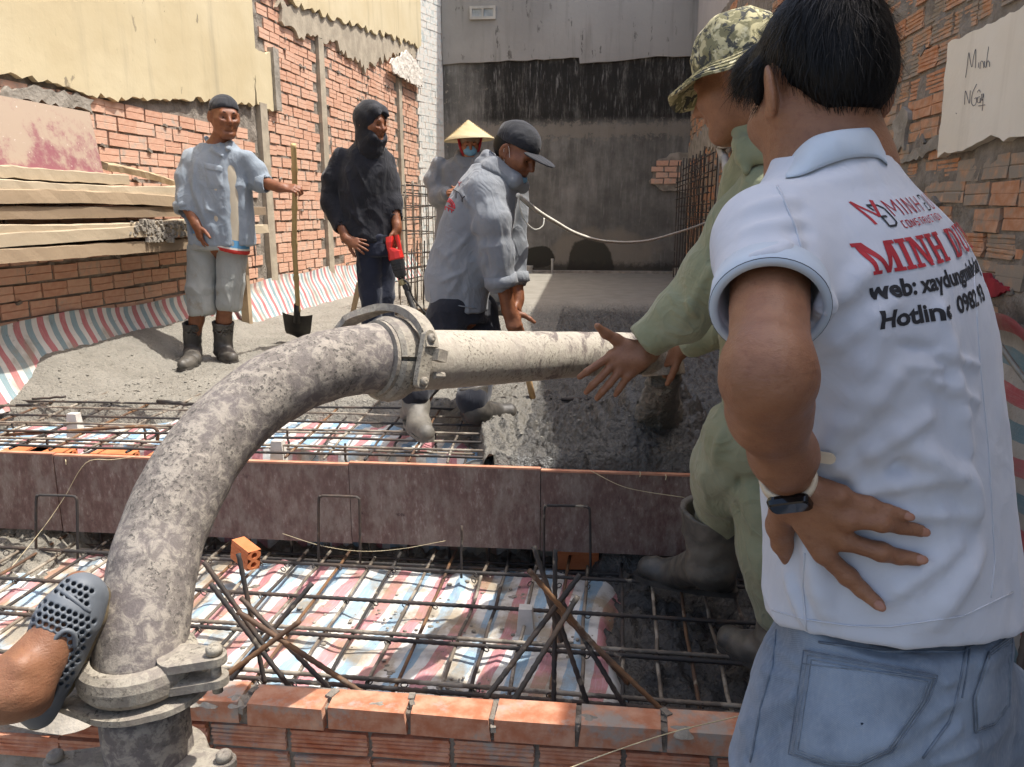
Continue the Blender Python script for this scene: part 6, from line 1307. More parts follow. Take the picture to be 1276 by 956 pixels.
ho = skin('sun_hat', hat, .0042, M_CAMO, p5, cloth_disp(.004, 16, (1, 1, 1), 51)); m = MB(); hu = nrm(H5.R@A(0, 0, 1)); hc = H5.w(0, -.010, .042); V = []; n = 56
for i in range(7):
    t = i/6
    for k in range(n): a = 2*math.pi*k/n; r_ = .092+.066*t; wv = .006*math.sin(a*3+1)*t+.004*math.sin(a*7)*t; V.append(hc+H5.R@(A(math.cos(a)*r_*.96, math.sin(a)*r_*1.12, .004-.038*t**1.2+wv)*1.0))
F = [(i*n+k, i*n+(k+1) % n, (i+1)*n+(k+1) % n, (i+1)*n+k) for i in range(6) for k in range(n)]; n0 = len(V); V += [v-hu*.004 for v in V]; F += [tuple(n0+j for j in f[::-1]) for f in F[:]]; F += [(6*n+k, 6*n+(k+1) % n, n0+6*n+(k+1) % n, n0+6*n+k) for k in range(n)]
m.add(V, F); part('hat_brim', m.mesh('hat_brim', True), M_CAMO, ho); m = MB()
for t in (.25, .45, .65, .85, .99):
    pts = []
    for k in range(n+1): a = 2*math.pi*k/n; r_ = .092+.066*t; wv = .006*math.sin(a*3+1)*t+.004*math.sin(a*7)*t; pts.append(hc+H5.R@A(math.cos(a)*r_*.96, math.sin(a)*r_*1.12, .0055-.038*t**1.2+wv))
    m.tube(pts, .0011, 4, False)
part('brim_stitching', m.mesh('brim_stitching'), M_CAMO, ho)
skin('hair', [H5.e((0, -.03, .015), (.079, .090, .080), .01), cut(H5.w(0, .03, 0), H5.R@A(0, 1, .3)), cut(H5.w(0, 0, -.05), H5.R@A(0, .3, -1))], .0045, M_HAIR, p5)
# ---------------------------------------------------------------- man in the white printed polo shirt, close to the camera
M_POLO = cloth_mat('pale_polo_jersey', 'b9bdc6', 'c1c5cd', 4, .8, weave=900, sheen=.25, big=.12); M_POLO2 = cloth_mat('pale_blue_rib_knit', 'b1bdc9', 'b9c4cf', 4, .85, weave=700, big=.1); M_PIPING = simple('dark_piping', '23262e', '2d3038', 20)
g = G('washed_denim'); o_ = g.obj(); tw = g.n('TexWave', wave_type='BANDS', bands_direction='DIAGONAL'); g.l(o_, tw.inputs[0]); tw.inputs['Scale'].default_value = 210; tw.inputs['Distortion'].default_value = 1.5
c_ = g.mix(g.ramp(g.noise(g.vec(o_, (1, 1, .6)), 7, 6, .65), .32, .68), hx('5e6b7c'), hx('8592a2')); c_ = g.mix(g.m2('MULTIPLY', g.ramp(g.noise(g.vec(o_, (3, 3, 1)), 60, 4, .7), .45, .7), .28), c_, hx('98a1aa')); c_ = g.mix(g.m2('MULTIPLY', tw.outputs[1], .16), c_, hx('adb5bd')); g.bump(tw.outputs[1], .2, .0008); g.bump(g.noise(o_, 20, 4), .3, .008); M_DENIM = g.out(c_, .85, spec=.25, sheen=.1)
M_SEAM = simple('denim_seam', '5a6573', '707b88', 60); M_STITCH = simple('denim_stitch', '6b7580', '858f99', 60)
p6 = thing('person', 'man close to the camera in a pale printed polo shirt and blue jeans', 'person', (.5, 1.05, -.5))
fF = nrm([-.77, .64, 0]); fRt = A(.64, .77, 0); YW = math.atan2(.77, .64); Yt = 1.03
def sx(py, cx, rx, ry, Y=Yt): c = aty(cx, py, Y); return (c[2], c[0], c[1], rx, ry)
shoL = aty(960, 300, .93); elbL = aty(957, 468, .715); wrL6 = aty(984, 607, .885); shoR = aty(1110, 296, 1.17); elbR = aty(1130, 440, 1.36); wrR6 = aty(1085, 520, 1.5)
torso = [loft([sx(198, 1032, .062, .060), sx(214, 1036, .078, .070), sx(232, 1043, .106, .082), sx(254, 1050, .142, .095), sx(278, 1056, .175, .109), sx(305, 1062, .198, .119), sx(340, 1069, .204, .128), sx(400, 1080, .204, .133), sx(500, 1094, .192, .138), sx(600, 1100, .182, .143), sx(700, 1108, .188, .150), sx(760, 1112, .192, .154), sx(800, 1113, .192, .152)], YW, 2.25)]
torso += [cone(aty(1038, 256, 1.03), shoL+A(0, 0, -.003), .038, .052, .05), cone(aty(1050, 250, 1.03), shoR, .042, .05, .05)]
slv = chain([shoL, shoL*.45+elbL*.55], [.057, .0575], .045)+chain([shoR, shoR*.45+elbR*.55], [.052, .05], .05)
dL = nrm(elbL-shoL); cutL = shoL*.47+elbL*.53; dR = nrm(elbR-shoR)
sprims = torso+slv
hemp = [aty(960, 777, .95), aty(1110, 793, .9), aty(1265, 748, 1.15)]; hn = nrm(np.cross(hemp[1]-hemp[0], hemp[2]-hemp[0])); hn = -hn if hn[2] > 0 else hn
sprims += [cut(aty(1100, 792, .90), hn), cone(cutL+dL*.03, cutL-dL*.035, .053, .048, .004, 's'), cone(aty(1033, 150, 1.03), aty(1036, 196, 1.04), .060, .050, .01, 's')]
# sleeve end is a flat cut across the arm; it must not touch the body, so the knife is a short block
armcut = ('s', (lambda p: np.maximum(-((p-cutL)@dL), np.linalg.norm((p-cutL)-((p-cutL)@dL)[:, None]*dL, axis=1)-.085)), cutL-.12, cutL+.16, .003); sprims.append(armcut)
V6, F6 = sdf(sprims, .0036, 1.75); V6 = relax(V6, F6, 2); N6 = vnormals(V6, F6)
tr6 = BVHTree.FromPolygons([tuple(v) for v in V6], [tuple(f) for f in F6])
def fl6(a, b, wd, am):
    pa_, pb_ = hit(tr6, *a), hit(tr6, *b)
    if pa_ is None or pb_ is None: return []
    n_ = 4; out = []; prev = pa_
    for i in range(1, n_+1):
        t = i/n_; q = hit(tr6, a[0]*(1-t)+b[0]*t, a[1]*(1-t)+b[1]*t)
        if q is None: continue
        out.append((prev, q, wd, am)); prev = q
    return out
def crease(V, N, segs):
    for a, b, wd, am in segs:
        ba = b-a; q = V-a; t = np.clip(q@ba/max(np.dot(ba, ba), 1e-9), 0, 1); d = np.linalg.norm(q-t[:, None]*ba, axis=1); V = V+N*(am*1.0*np.exp(-(d/wd)**2))[:, None]
    return V
CR6 = []
for a, b, wd, am in (((1015, 575), (1110, 470), .014, .010), ((1020, 600), (1150, 520), .012, .009), ((1030, 560), (1090, 420), .016, .008), ((1040, 615), (1190, 590), .010, .008), ((1060, 640), (1205, 640), .009, .006), ((1140, 560), (1200, 600), .014, .009), ((1200, 590), (1212, 640), .013, .009), ((1150, 470), (1215, 500), .007, .005), ((1165, 440), (1215, 455), .006, .005), ((1120, 430), (1160, 436), .006, -.004), ((1118, 455), (1168, 460), .006, .005), ((1170, 390), (1205, 560), .012, .007),
                     ((1010, 660), (1030, 760), .016, .010), ((1095, 750), (1190, 680), .012, .006), ((1160, 770), (1215, 690), .016, .008), ((985, 720), (1010, 780), .010, .007), ((1110, 590), (1130, 575), .008, -.006), ((1055, 560), (1070, 605), .008, .006),
                     ((1000, 300), (925, 330), .009, .007), ((1003, 320), (940, 345), .008, -.006), ((1000, 275), (930, 290), .010, .007), ((985, 250), (935, 262), .012, .006), ((1012, 345), (985, 290), .008, -.006), ((1015, 360), (1000, 260), .010, -.007), ((1010, 400), (1090, 330), .014, .006), ((1020, 440), (1110, 380), .012, .006), ((1000, 235), (1090, 215), .014, .005), ((1050, 260), (1170, 235), .016, .004)):
    CR6 += fl6(a, b, wd, am*(.45 if max(a[1], b[1]) < 372 else 1))
q6 = V6*A(7, 7, 4.5); wv6 = V6+.03*np.stack([vn(q6*1.3+3), vn(q6*1.3+9), vn(q6*1.3+15)], -1); rg = 1-np.abs(fbm(wv6*A(9, 9, 6)+2, 2))*2.3; low = sst(-V6[:, 2], -.90, -.72)*.75+.25
V6 = V6+N6*((.0048*np.clip(rg, -1, 1))*low+.0012*fbm(V6*34, 2))[:, None]; V6 = crease(V6, N6, CR6)
po = part('polo_shirt', fast_mesh('polo_shirt', V6, F6), M_POLO, p6); tpo = bv(po)
# collar, ribbed sleeve band, seams
ct = [(978, 213, 1.03), (990, 190, .995), (1012, 171, .972), (1040, 163, .962), (1066, 160, .970), (1088, 160, 1.0), (1098, 168, 1.05)]; cb = [(979, 222), (998, 219), (1020, 210), (1044, 201), (1068, 196), (1094, 197), (1106, 206)]
T_ = catmull([aty(*q) for q in ct], 6); B_ = []
for x, y in cb: h = hit(tpo, x, y, .007); B_.append(h if h is not None else B_[-1]+A(.01, .02, 0))
B_ = catmull(B_, 6); V = []; F = []; nr = 8; mm_ = len(T_)
for i in range(mm_):
    for k in range(nr+1):
        t = k/nr; p = T_[i]*(1-t)+B_[i]*t; V.append(p+nrm(CC-p)*(.0075*math.sin(t*math.pi)**.7+.001*math.sin(i*.8))+A(0, 0, .002*math.sin(t*math.pi)))
    V.append(B_[i]-nrm(CC-B_[i])*.006); V.append(T_[i]+A(0, 0, -.004)-nrm(CC-T_[i])*.007)
w_ = nr+3
for i in range(mm_-1):
    for k in range(w_): F.append((i*w_+k, i*w_+(k+1) % w_, (i+1)*w_+(k+1) % w_, (i+1)*w_+k))
F += [tuple(range(w_)), tuple((mm_-1)*w_+k for k in range(w_-1, -1, -1))]
cme = py_mesh('collar', V, F, True); part('collar', cme, M_POLO2, po)
mb_ = MB(); mb_.ring(cutL, dL, [(.0510, -.026), (.0600, -.024), (.0606, .006), (.0590, .009), (.0515, .009)], 48); part('sleeve_band', mb_.mesh('sleeve_band', True), M_POLO2, po); mb_ = MB(); mb_.ring(cutL-dL*.006, dL, [(.0570, .0105), (.0603, .0105), (.0603, .0135), (.0570, .0135)], 48); part('sleeve_piping', mb_.mesh('sleeve_piping', True), M_PIPING, po)
def on_cloth(tree, pts, r, off=.0008, per=6, n=4):
    q = [np.array(p, float) for p in pts]; out = []
    for i in range(len(q)-1):
        for t in np.linspace(0, 1, per, endpoint=(i == len(q)-2)):
            p = q[i]*(1-t)+q[i+1]*t; h = hit(tree, p[0], p[1], off)
            if h is not None and (not out or np.linalg.norm(h-out[-1]) < .06): out.append(h)
    m = MB()
    if len(out) > 2: m.tube(out, r, n)
    return m
for pts, r, nm in (([(962, 760), (1003, 772), (1060, 780), (1110, 781), (1200, 768), (1262, 738)], .0011, 'hem_seam'), ([(1012, 380), (1004, 330), (992, 285), (975, 245), (968, 232)], .0016, 'armhole_seam'), ([(1003, 690), (1000, 730), (1005, 785)], .0013, 'side_seam'), ([(1213, 330), (1222, 460), (1232, 560), (1240, 700), (1235, 745)], .0011, 'back_seam')): part(nm, on_cloth(tpo, pts, r).mesh(nm, True), M_POLO, po)
# ---- print on the back: flat outlines laid on the cloth along the back's own normal
nB = nrm([.77, -.64, 0]); O6 = hit(tpo, 1072, 322); upB = nrm(A(0, 0, 1)-fRt*.08); fRp = nrm(fRt+A(0, 0, .08))
def lay_print(name, polys, mat, s0, t0, sc, slant=0, label=None, base=.0005):
    """polys: lists of (x, y) convex outlines in letter units, placed s0 to the right and t0 up from the print's origin"""
    V = []; F = []
    for i, poly in enumerate(polys):
        bm = bmesh.new(); bm.faces.new([bm.verts.new((x+slant*y, y, 0)) for x, y in poly]); bmesh.ops.triangulate(bm, faces=bm.faces[:])
        for _ in range(4):
            es = [e for e in bm.edges if e.calc_length()*sc > .0055]
            if not es: break
            bmesh.ops.subdivide_edges(bm, edges=es, cuts=1); bmesh.ops.triangulate(bm, faces=bm.faces[:])
        b = len(V); bm.verts.ensure_lookup_table(); bm.verts.index_update(); ok = {}
        for v in bm.verts:
            P = O6+fRp*(s0+v.co.x*sc*XK)+upB*(t0+v.co.y*sc)+nB*.25; h = tpo.ray_cast(Vector(P), Vector(-nB)); ok[v.index] = h[0] is not None and (h[0]-Vector(P)).length < .5
            V.append(np.array(h[0])+np.array(h[1])*(base+i*.00006) if ok[v.index] else P)
        for f_ in bm.faces:
            ids = [v.index for v in f_.verts]
            if all(ok[k] for k in ids): F.append(tuple(b+k for k in ids))
        bm.free()
    if F:
        me = py_mesh(name, V, F); bm = bmesh.new(); bm.from_mesh(me); bmesh.ops.delete(bm, geom=[v for v in bm.verts if not v.link_faces], context='VERTS'); bm.to_mesh(me); bm.free(); return part(name, me, mat, po, label=label)
XK = 1.42
def R_(x0, y0, x1, y1): return [(x0, y0), (x1, y0), (x1, y1), (x0, y1)]
def slab(ch):
    st, se, sh_ = .17, .07, .12
    if ch == 'I': return [R_(.08, .1, .25, .9), R_(0, 0, .33, .12), R_(0, .88, .33, 1)], .33
    if ch == 'H': return [R_(.08, .1, .25, .9), R_(.50, .1, .67, .9), R_(.25, .44, .5, .57), R_(0, 0, .33, .12), R_(0, .88, .33, 1), R_(.42, 0, .75, .12), R_(.42, .88, .75, 1)], .75
    if ch == 'N': return [R_(.08, .1, .2, .9), R_(.55, .1, .67, 1), [(.08, 1), (.26, 1), (.67, 0), (.52, 0)], R_(0, 0, .30, .12), R_(0, .88, .2, 1), R_(.44, .88, .78, 1)], .78
    if ch == 'M': return [R_(.08, .1, .2, .9), R_(.78, .1, .95, .9), [(.08, 1), (.28, 1), (.56, .12), (.46, .0)], [(.46, 0), (.58, 0), (.95, 1), (.78, 1)], R_(0, 0, .30, .12), R_(0, .88, .2, 1), R_(.68, 0, 1.03, .12), R_(.85, .88, 1.03, 1)], 1.03
    if ch == 'D':
        o = [R_(.08, .1, .25, .9), R_(0, 0, .34, .12), R_(0, .88, .34, 1)]; n = 8; ou = [(.32+.40*math.cos(a), .5+.5*math.sin(a)) for a in np.linspace(-math.pi/2, math.pi/2, n+1)]; inn = [(.30+.23*math.cos(a), .5+.38*math.sin(a)) for a in np.linspace(-math.pi/2, math.pi/2, n+1)]
        return o+[[ou[i], ou[i+1], inn[i+1], inn[i]] for i in range(n)], .74
    if ch == 'U':
        n = 6; ou = [(.37-.29*math.cos(a), .32-.32*math.sin(a)) for a in np.linspace(0, math.pi, n+1)]; inn = [(.37-.14*math.cos(a), .32-.19*math.sin(a)) for a in np.linspace(0, math.pi, n+1)]
        return [R_(.08, .3, .23, .9), R_(.52, .3, .66, .9), R_(0, .88, .32, 1), R_(.43, .88, .76, 1)]+[[ou[i], ou[i+1], inn[i+1], inn[i]] for i in range(n)], .76
    if ch == 'Y': return [R_(.28, .1, .45, .48), R_(.19, 0, .54, .12), [(.02, .9), (.2, .9), (.45, .45), (.30, .40)], [(.55, .9), (.68, .9), (.45, .42), (.33, .46)], R_(0, .88, .28, 1), R_(.46, .88, .74, 1)], .74
    return [], .35
pol = []; x = 0
for ch in 'MINH DUY':
    p_, wd = slab(ch); pol += [[(a+x, b) for a, b in q] for q in p_]; x += wd+(.03 if ch != ' ' else .1)
LET = .0315
lay_print('big_red_letters', pol, M_PRR, 0, -.017, LET, 0)
def thin(ch, w_=.16):
    def ln(a, b): d = nrm(A(b[0]-a[0], b[1]-a[1])); n_ = A(-d[1], d[0])*w_/2; return [(a[0]+n_[0], a[1]+n_[1]), (a[0]-n_[0], a[1]-n_[1]), (b[0]-n_[0], b[1]-n_[1]), (b[0]+n_[0], b[1]+n_[1])]
    S_ = {'M': [((0, 0), (0, 1)), ((0, 1), (.35, .3)), ((.35, .3), (.7, 1)), ((.7, 1), (.7, 0))], 'I': [((0, 0), (0, 1))], 'N': [((0, 0), (0, 1)), ((0, 1), (.5, 0)), ((.5, 0), (.5, 1))], 'H': [((0, 0), (0, 1)), ((.5, 0), (.5, 1)), ((0, .5), (.5, .5))], 'D': [((0, .75), (0, 1)), ((0, 1), (.4, 1)), ((.4, 1), (.6, .8)), ((.6, .8), (.6, .15)), ((.6, .15), (.4, 0)), ((.4, 0), (.0, 0)), ((0, 0), (0, .45)), ((0, .45), (.3, .45))], 'U': [((0, 1), (0, .15)), ((0, .15), (.15, 0)), ((.15, 0), (.4, 0)), ((.4, 0), (.55, .15)), ((.55, .15), (.55, 1))], 'Y': [((0, 1), (.3, .5)), ((.6, 1), (.3, .5)), ((.3, .5), (.3, 0))],
          'C': [((.5, 1), (0, 1)), ((0, 1), (0, 0)), ((0, 0), (.5, 0))], 'O': [((0, 0), (0, 1)), ((0, 1), (.5, 1)), ((.5, 1), (.5, 0)), ((.5, 0), (0, 0))], 'S': [((.5, 1), (0, 1)), ((0, 1), (0, .5)), ((0, .5), (.5, .5)), ((.5, .5), (.5, 0)), ((.5, 0), (0, 0))], 'T': [((0, 1), (.56, 1)), ((.28, 1), (.28, 0))], 'R': [((0, 0), (0, 1)), ((0, 1), (.5, 1)), ((.5, 1), (.5, .5)), ((.5, .5), (0, .5)), ((.25, .5), (.5, 0))]}
    return [ln(*s_) for s_ in S_.get(ch, [])], {'I': .0, 'M': .7, ' ': .3}.get(ch, .55)
def thin_word(t, w_, gap): 
    out = []; x = 0
    for ch in t: p_, wd = thin(ch, w_); out += [[(a+x, b) for a, b in q] for q in p_]; x += wd+gap
    return out, x
a_, x1 = thin_word('MINH', .085, .36); lay_print('logo_red_letters', a_, M_PRR, .076, .037, .0165)
b_, x2 = thin_word('D', .085, .3); lay_print('logo_black_letter', b_, M_PRB, .076+(x1+.2)*.0165*XK, .037, .0165)
a_, x3 = thin_word('UY', .085, .36); lay_print('logo_red_letters', a_, M_PRR, .076+(x1+x2+.25)*.0165*XK, .037, .0165)
lay_print('logo_mark', thin('M', .10)[0][:3], M_PRR, .042, .031, .024); lay_print('logo_mark', [[(a*.8+.42, b-.05) for a, b in q] for q in thin('D', .10)[0]], M_PRB, .042, .029, .022)
a_, x1 = thin_word('CONSTRUCTION', .17, .34); lay_print('logo_small_letters', a_, M_PRR, .078, .0245, .0068)
def font_polys(txt, bold=.02):
    cu = bpy.data.curves.new('t', 'FONT'); cu.body = txt; cu.size = 1; cu.offset = bold; cu.resolution_u = 3; ob = bpy.data.objects.new('t', cu); COL.objects.link(ob); dg = bpy.context.evaluated_depsgraph_get(); me = bpy.data.meshes.new_from_object(ob.evaluated_get(dg))
    out = [[(me.vertices[i].co.x, me.vertices[i].co.y) for i in p.vertices] for p in me.polygons]; bpy.data.objects.remove(ob); bpy.data.curves.remove(cu); bpy.data.meshes.remove(me); return out
def lay_text(name, txt, mat, s0, t0, sc, slant, bold, sxk=1.0):
    bm = bmesh.new(); V = []; F = []
    P = font_polys(txt, bold)
    for poly in P: bm.faces.new([bm.verts.new((x*sxk+slant*y, y, 0)) for x, y in poly])
    bmesh.ops.remove_doubles(bm, verts=bm.verts[:], dist=1e-4); bmesh.ops.triangulate(bm, faces=bm.faces[:])
    for _ in range(2):
        es = [e for e in bm.edges if e.calc_length()*sc > .006]
        if es: bmesh.ops.subdivide_edges(bm, edges=es, cuts=1); bmesh.ops.triangulate(bm, faces=bm.faces[:])
    bm.verts.ensure_lookup_table(); bm.verts.index_update(); ok = []
    for v in bm.verts:
        Q = O6+fRp*(s0+v.co.x*sc)+upB*(t0+v.co.y*sc)+nB*.25; h = tpo.ray_cast(Vector(Q), Vector(-nB)); ok.append(h[0] is not None and (h[0]-Vector(Q)).length < .5); V.append(np.array(h[0])+np.array(h[1])*.0007 if ok[-1] else Q)
    F = [tuple(v.index for v in f_.verts) for f_ in bm.faces if all(ok[v.index] for v in f_.verts)]; bm.free()
    me = py_mesh(name, V, F); bm = bmesh.new(); bm.from_mesh(me); bmesh.ops.delete(bm, geom=[v for v in bm.verts if not v.link_faces], context='VERTS'); bm.to_mesh(me); bm.free(); return part(name, me, mat, po)
lay_text('web_line', 'web: xaydungminhduy', M_PRB, -.004, -.042, .0245, .12, .036, 1.16); lay_text('hotline_line', 'Hotline:  0982 93', M_PRB, -.006, -.072, .0255, .06, .036, 1.22)
# ---- jeans
hips = [loft([sx(745, 1110, .172, .135), sx(790, 1110, .178, .14), sx(840, 1106, .182, .148), sx(900, 1100, .184, .15), sx(960, 1096, .180, .14)], YW, 2.3)]
lgL = [aty(1042, 880, .985), aty(1015, 960, .98)]; lgL += [lgL[1]+A(-.02, -.02, -.25), lgL[1]+A(-.0, .02, -.55)]; lgR = [aty(1178, 880, 1.13), aty(1176, 960, 1.13)]; lgR += [lgR[1]+A(.0, .02, -.25), lgR[1]+A(.0, .05, -.55)]
jp = hips+chain(lgL, [.112, .105, .085, .065], .04)+chain(lgR, [.108, .10, .085, .065], .04)+[ell(aty(1075, 885, .94), (.085, .06, .085), None, .04), ell(aty(1222, 880, 1.07), (.075, .06, .085), None, .04)]
jp += [cone(aty(1208, 790, .93), aty(1190, 870, .93), .008, .012, .02, 's'), cone(aty(1190, 870, .945), aty(1135, 980, .93), .014, .03, .03, 's'), cut(A(0, 0, -.47), (0, 0, -1))]
Vj, Fj = sdf(jp, .0042, 1.5); Vj = relax(Vj, Fj, 2); Nj = vnormals(Vj, Fj); Vj = Vj+Nj*(.0035*np.clip(1-np.abs(fbm(Vj*A(11, 11, 16)+4, 2))*2.3, -1, 1)+.001*fbm(Vj*45, 2))[:, None]
trj = BVHTree.FromPolygons([tuple(v) for v in Vj], [tuple(f) for f in Fj]); CJ = []
for a, b, wd, am in (((1178, 880), (1050, 952), .010, .006), ((1192, 905), (1110, 958), .009, .006), ((958, 800), (1002, 832), .008, .005), ((1178, 850), (1212, 800), .009, .006), ((925, 905), (990, 868), .009, .006), ((950, 835), (1000, 850), .007, .004), ((1215, 930), (1165, 950), .008, .006), ((1222, 830), (1255, 812), .007, .005), ((1060, 800), (1150, 822), .008, .004), ((1020, 940), (1120, 920), .010, .005), ((930, 945), (985, 900), .008, -.005)):
    qa, qb = hit(trj, *a), hit(trj, *b)
    if qa is not None and qb is not None: CJ.append((qa, qb, wd, am))
Vj = crease(Vj, Nj, CJ)
jo6 = part('jeans', fast_mesh('jeans', Vj, Fj), M_DENIM, p6); tj = bv(jo6)
def pocket(poly, name):
    q = [np.array(p, float) for p in poly]; c = sum(q)/len(q); V = []; F = []; nr = 7; pts = []
    for i in range(len(q)):
        for t in np.linspace(0, 1, 7, endpoint=False): pts.append(q[i]*(1-t)+q[(i+1) % len(q)]*t)
    m_ = len(pts)
    for r_ in range(nr+1):
        for p in pts:
            k = r_/nr; P = c+(p-c)*max(k, .02); h = hit(tj, P[0], P[1], .0058 if r_ < nr else -.001); V.append(h if h is not None else (V[-1] if V else CC))
    for r_ in range(nr):
        for i in range(m_): F.append((r_*m_+i, r_*m_+(i+1) % m_, (r_+1)*m_+(i+1) % m_, (r_+1)*m_+i))
    o = part('back_pocket', py_mesh('back_pocket', V, F, True), M_DENIM, jo6)
    for k, r in ((.995, .0011), (.93, .0006), (.87, .0006)):
        m = on_cloth(tj, [tuple(c+(p-c)*k) for p in q+[q[0]]], r, .0066, 8); part('stitching', m.mesh('stitching', True), M_SEAM if k > .99 else M_STITCH, o)
    m = on_cloth(tj, [tuple(q[0]*.87+q[-1]*.13), tuple(q[1]*.87+q[2]*.13)], .0007, .0066, 10); part('stitching', m.mesh('stitching', True), M_STITCH, o)
pocket([(1001, 810), (1169, 842), (1158, 872), (1112, 938), (1068, 958), (1030, 956), (982, 940)], 'left'); pocket([(1233, 812), (1262, 790), (1258, 880), (1240, 905), (1216, 914), (1214, 870)], 'right')
for pts, r, nm in (([(1206, 800), (1200, 830), (1192, 870), (1183, 900), (1150, 945)], .0018, 'seat_seam'), ([(1210, 800), (1206, 830), (1199, 870)], .0012, 'seat_seam'), ([(967, 785), (962, 830), (948, 880), (935, 950)], .0016, 'side_seam'), ([(1020, 800), (1100, 812), (1200, 812), (1250, 785)], .0018, 'waist_seam')): part(nm, on_cloth(tj, pts, r, .001, 8, 5).mesh(nm, True), M_SEAM, jo6)
wb = [hit(tj, x, y, -.004) for x, y in ((968, 779), (1010, 793), (1110, 803), (1204, 798), (1258, 772))]
# ---- body: head, neck, the bent left arm with its hand spread on the back
H6 = Head(aty(1021, 116, 1.075), (-.36, .88, -.30), .96, .02)
H6.prims()
body = H6.prims(aty(1027, 225, 1.04), .046)+[cone(aty(1024, 150, 1.06), aty(1030, 225, 1.045), .047, .053, .02), cone(aty(1045, 230, 1.05), aty(1100, 760, 1.05), .07, .09, .05), cone(shoL+A(.05, .04, -.07), shoR+A(-.02, -.03, -.07), .02, .02, .03)]
fo1 = elbL*.72+wrL6*.28+A(-.006, 0, 0); fo2 = elbL*.35+wrL6*.65
body += [cone(shoL, elbL, .0445, .0360, .03), cone(elbL, fo1, .0345, .0350, .04), cone(fo1, fo2, .0350, .0302, .03), cone(fo2, wrL6, .0302, .0262, .03), ball(aty(972, 466, .700), .017, .02)]+chain([shoR, elbR, wrR6], [.05, .042, .03], .03)+hand(wrR6, (-.8, .5, -.3), (.3, .5, .8), (-.3, .3, .9), 1, .5)
def hk(px, py, r): return hit(tpo, px, py, r*.85)
FG = {'pinky': ([(1046, 617), (1082, 630), (1106, 637), (1129, 643)], (.0100, .0088, .0080, .0066)), 'ring': ([(1058, 648), (1098, 651), (1122, 656), (1147, 662)], (.0108, .0096, .0088, .0072)), 'middle': ([(1054, 674), (1098, 688), (1121, 694), (1144, 697)], (.0112, .0100, .0092, .0076)), 'index': ([(1027, 690), (1056, 718), (1074, 735), (1094, 753)], (.0114, .0104, .0096, .0080))}
tips = {}; lift = {'pinky': .004, 'ring': .006, 'middle': .006, 'index': .004}
for nm, (pp, rs_) in FG.items():
    P_ = [hit(tpo, x, y, r*.8+(lift[nm] if i < 2 else 0)+(.006 if i == 0 else 0)) for i, ((x, y), r) in enumerate(zip(pp, rs_))]
    body += [cone(wrL6+(P_[0]-wrL6)*.12, P_[0], .0215, .0135, .012)]+chain(P_, rs_, .003)+[ball(P_[1], rs_[1]*1.08, .006)]; tips[nm] = (P_[-2], P_[-1], rs_[-1])
th6 = [wrL6*.6+aty(975, 650, .90)*.4, aty(972, 655, .915), aty(975, 678, .93), aty(982, 697, .94)]; body += chain(th6, [.020, .0165, .0125, .0095], .008)
skin('body', body, .0030, M_SKF, p6, lambda V, N: V+N*(.0008*fbm(V*60, 2))[:, None]); H6.eyes(p6)
M_NAIL = simple('finger_nail', '9d705a', '926550', 30, rough=.35)
for nm, (a, b, r) in tips.items():
    d = nrm(b-a); v_ = nrm(CC-b); v_ = nrm(v_-d*np.dot(v_, d)); s_ = np.cross(d, v_); V, F = uvs(b+d*r*.25+v_*r*.80, A(r*.72, r*.98, r*.26), np.stack([s_, d, v_], 1)); part('finger_nail', py_mesh('finger_nail', V, F, True), M_NAIL, p6)
# watch
M_WB = simple('cream_watch_strap', 'c9b99f', 'd3c5ad', 30, rough=.55, bst=.05); M_WF = simple('black_watch_glass', '08080a', '0c0c0f', 9, rough=.08, bst=0.0); fa = nrm(wrL6-elbL); wc = wrL6-fa*.026
wt = thing('wrist_watch', 'square black watch on a cream strap round the near wrist', 'watch', tuple(wc)); m = MB(); m.ring(wc, fa, [(.0275, -.010), (.0318, -.010), (.0325, 0), (.0318, .010), (.0275, .010)], 40); part('strap', m.mesh('strap', True), M_WB, wt)
vw = nrm(CC-wc); vw = nrm(vw-fa*np.dot(vw, fa)); sd = np.cross(fa, vw); vw2 = nrm(vw+sd*.10+fa*.0); fc = wc+vw2*.033; xw = nrm(np.cross(fa, vw2)); xw, fa = (xw*math.cos(.22)+fa*math.sin(.22), fa*math.cos(.22)-xw*math.sin(.22)); m = MB(); V = []; n = 32
for (k, h_) in ((1.0, -.006), (1.06, -.002), (1.0, .0035), (.9, .0052)):
    for i in range(n): a = 2*math.pi*i/n; ex = math.copysign(abs(math.cos(a))**.35, math.cos(a)); ey = math.copysign(abs(math.sin(a))**.35, math.sin(a)); V.append(fc+xw*ex*.0225*k+fa*ey*.0135*k+vw2*h_)
m.add(V, [(i*n+k, i*n+(k+1) % n, (i+1)*n+(k+1) % n, (i+1)*n+k) for i in range(3) for k in range(n)]+[tuple(3*n+k for k in range(n)), tuple(range(n-1, -1, -1))]); part('case', m.mesh('case', False), M_WF, wt)
m = MB(); q0, q1 = aty(1008, 567, .86), aty(1034, 571, .85); dq = nrm(q1-q0); uq = A(0, 0, 1); nq = np.cross(dq, uq); V = []
for k in range(14): a = 2*math.pi*k/14; V.append((q1 if math.cos(a) > 0 else q0)+dq*.0065*math.cos(a)+uq*.0065*math.sin(a))
V += [v+nq*.003 for v in V]; m.add(V, [tuple(range(13, -1, -1)), tuple(range(14, 28))]+[(k, (k+1) % 14, 14+(k+1) % 14, 14+k) for k in range(14)]); part('strap_tail', m.mesh('strap_tail'), M_WB, wt)
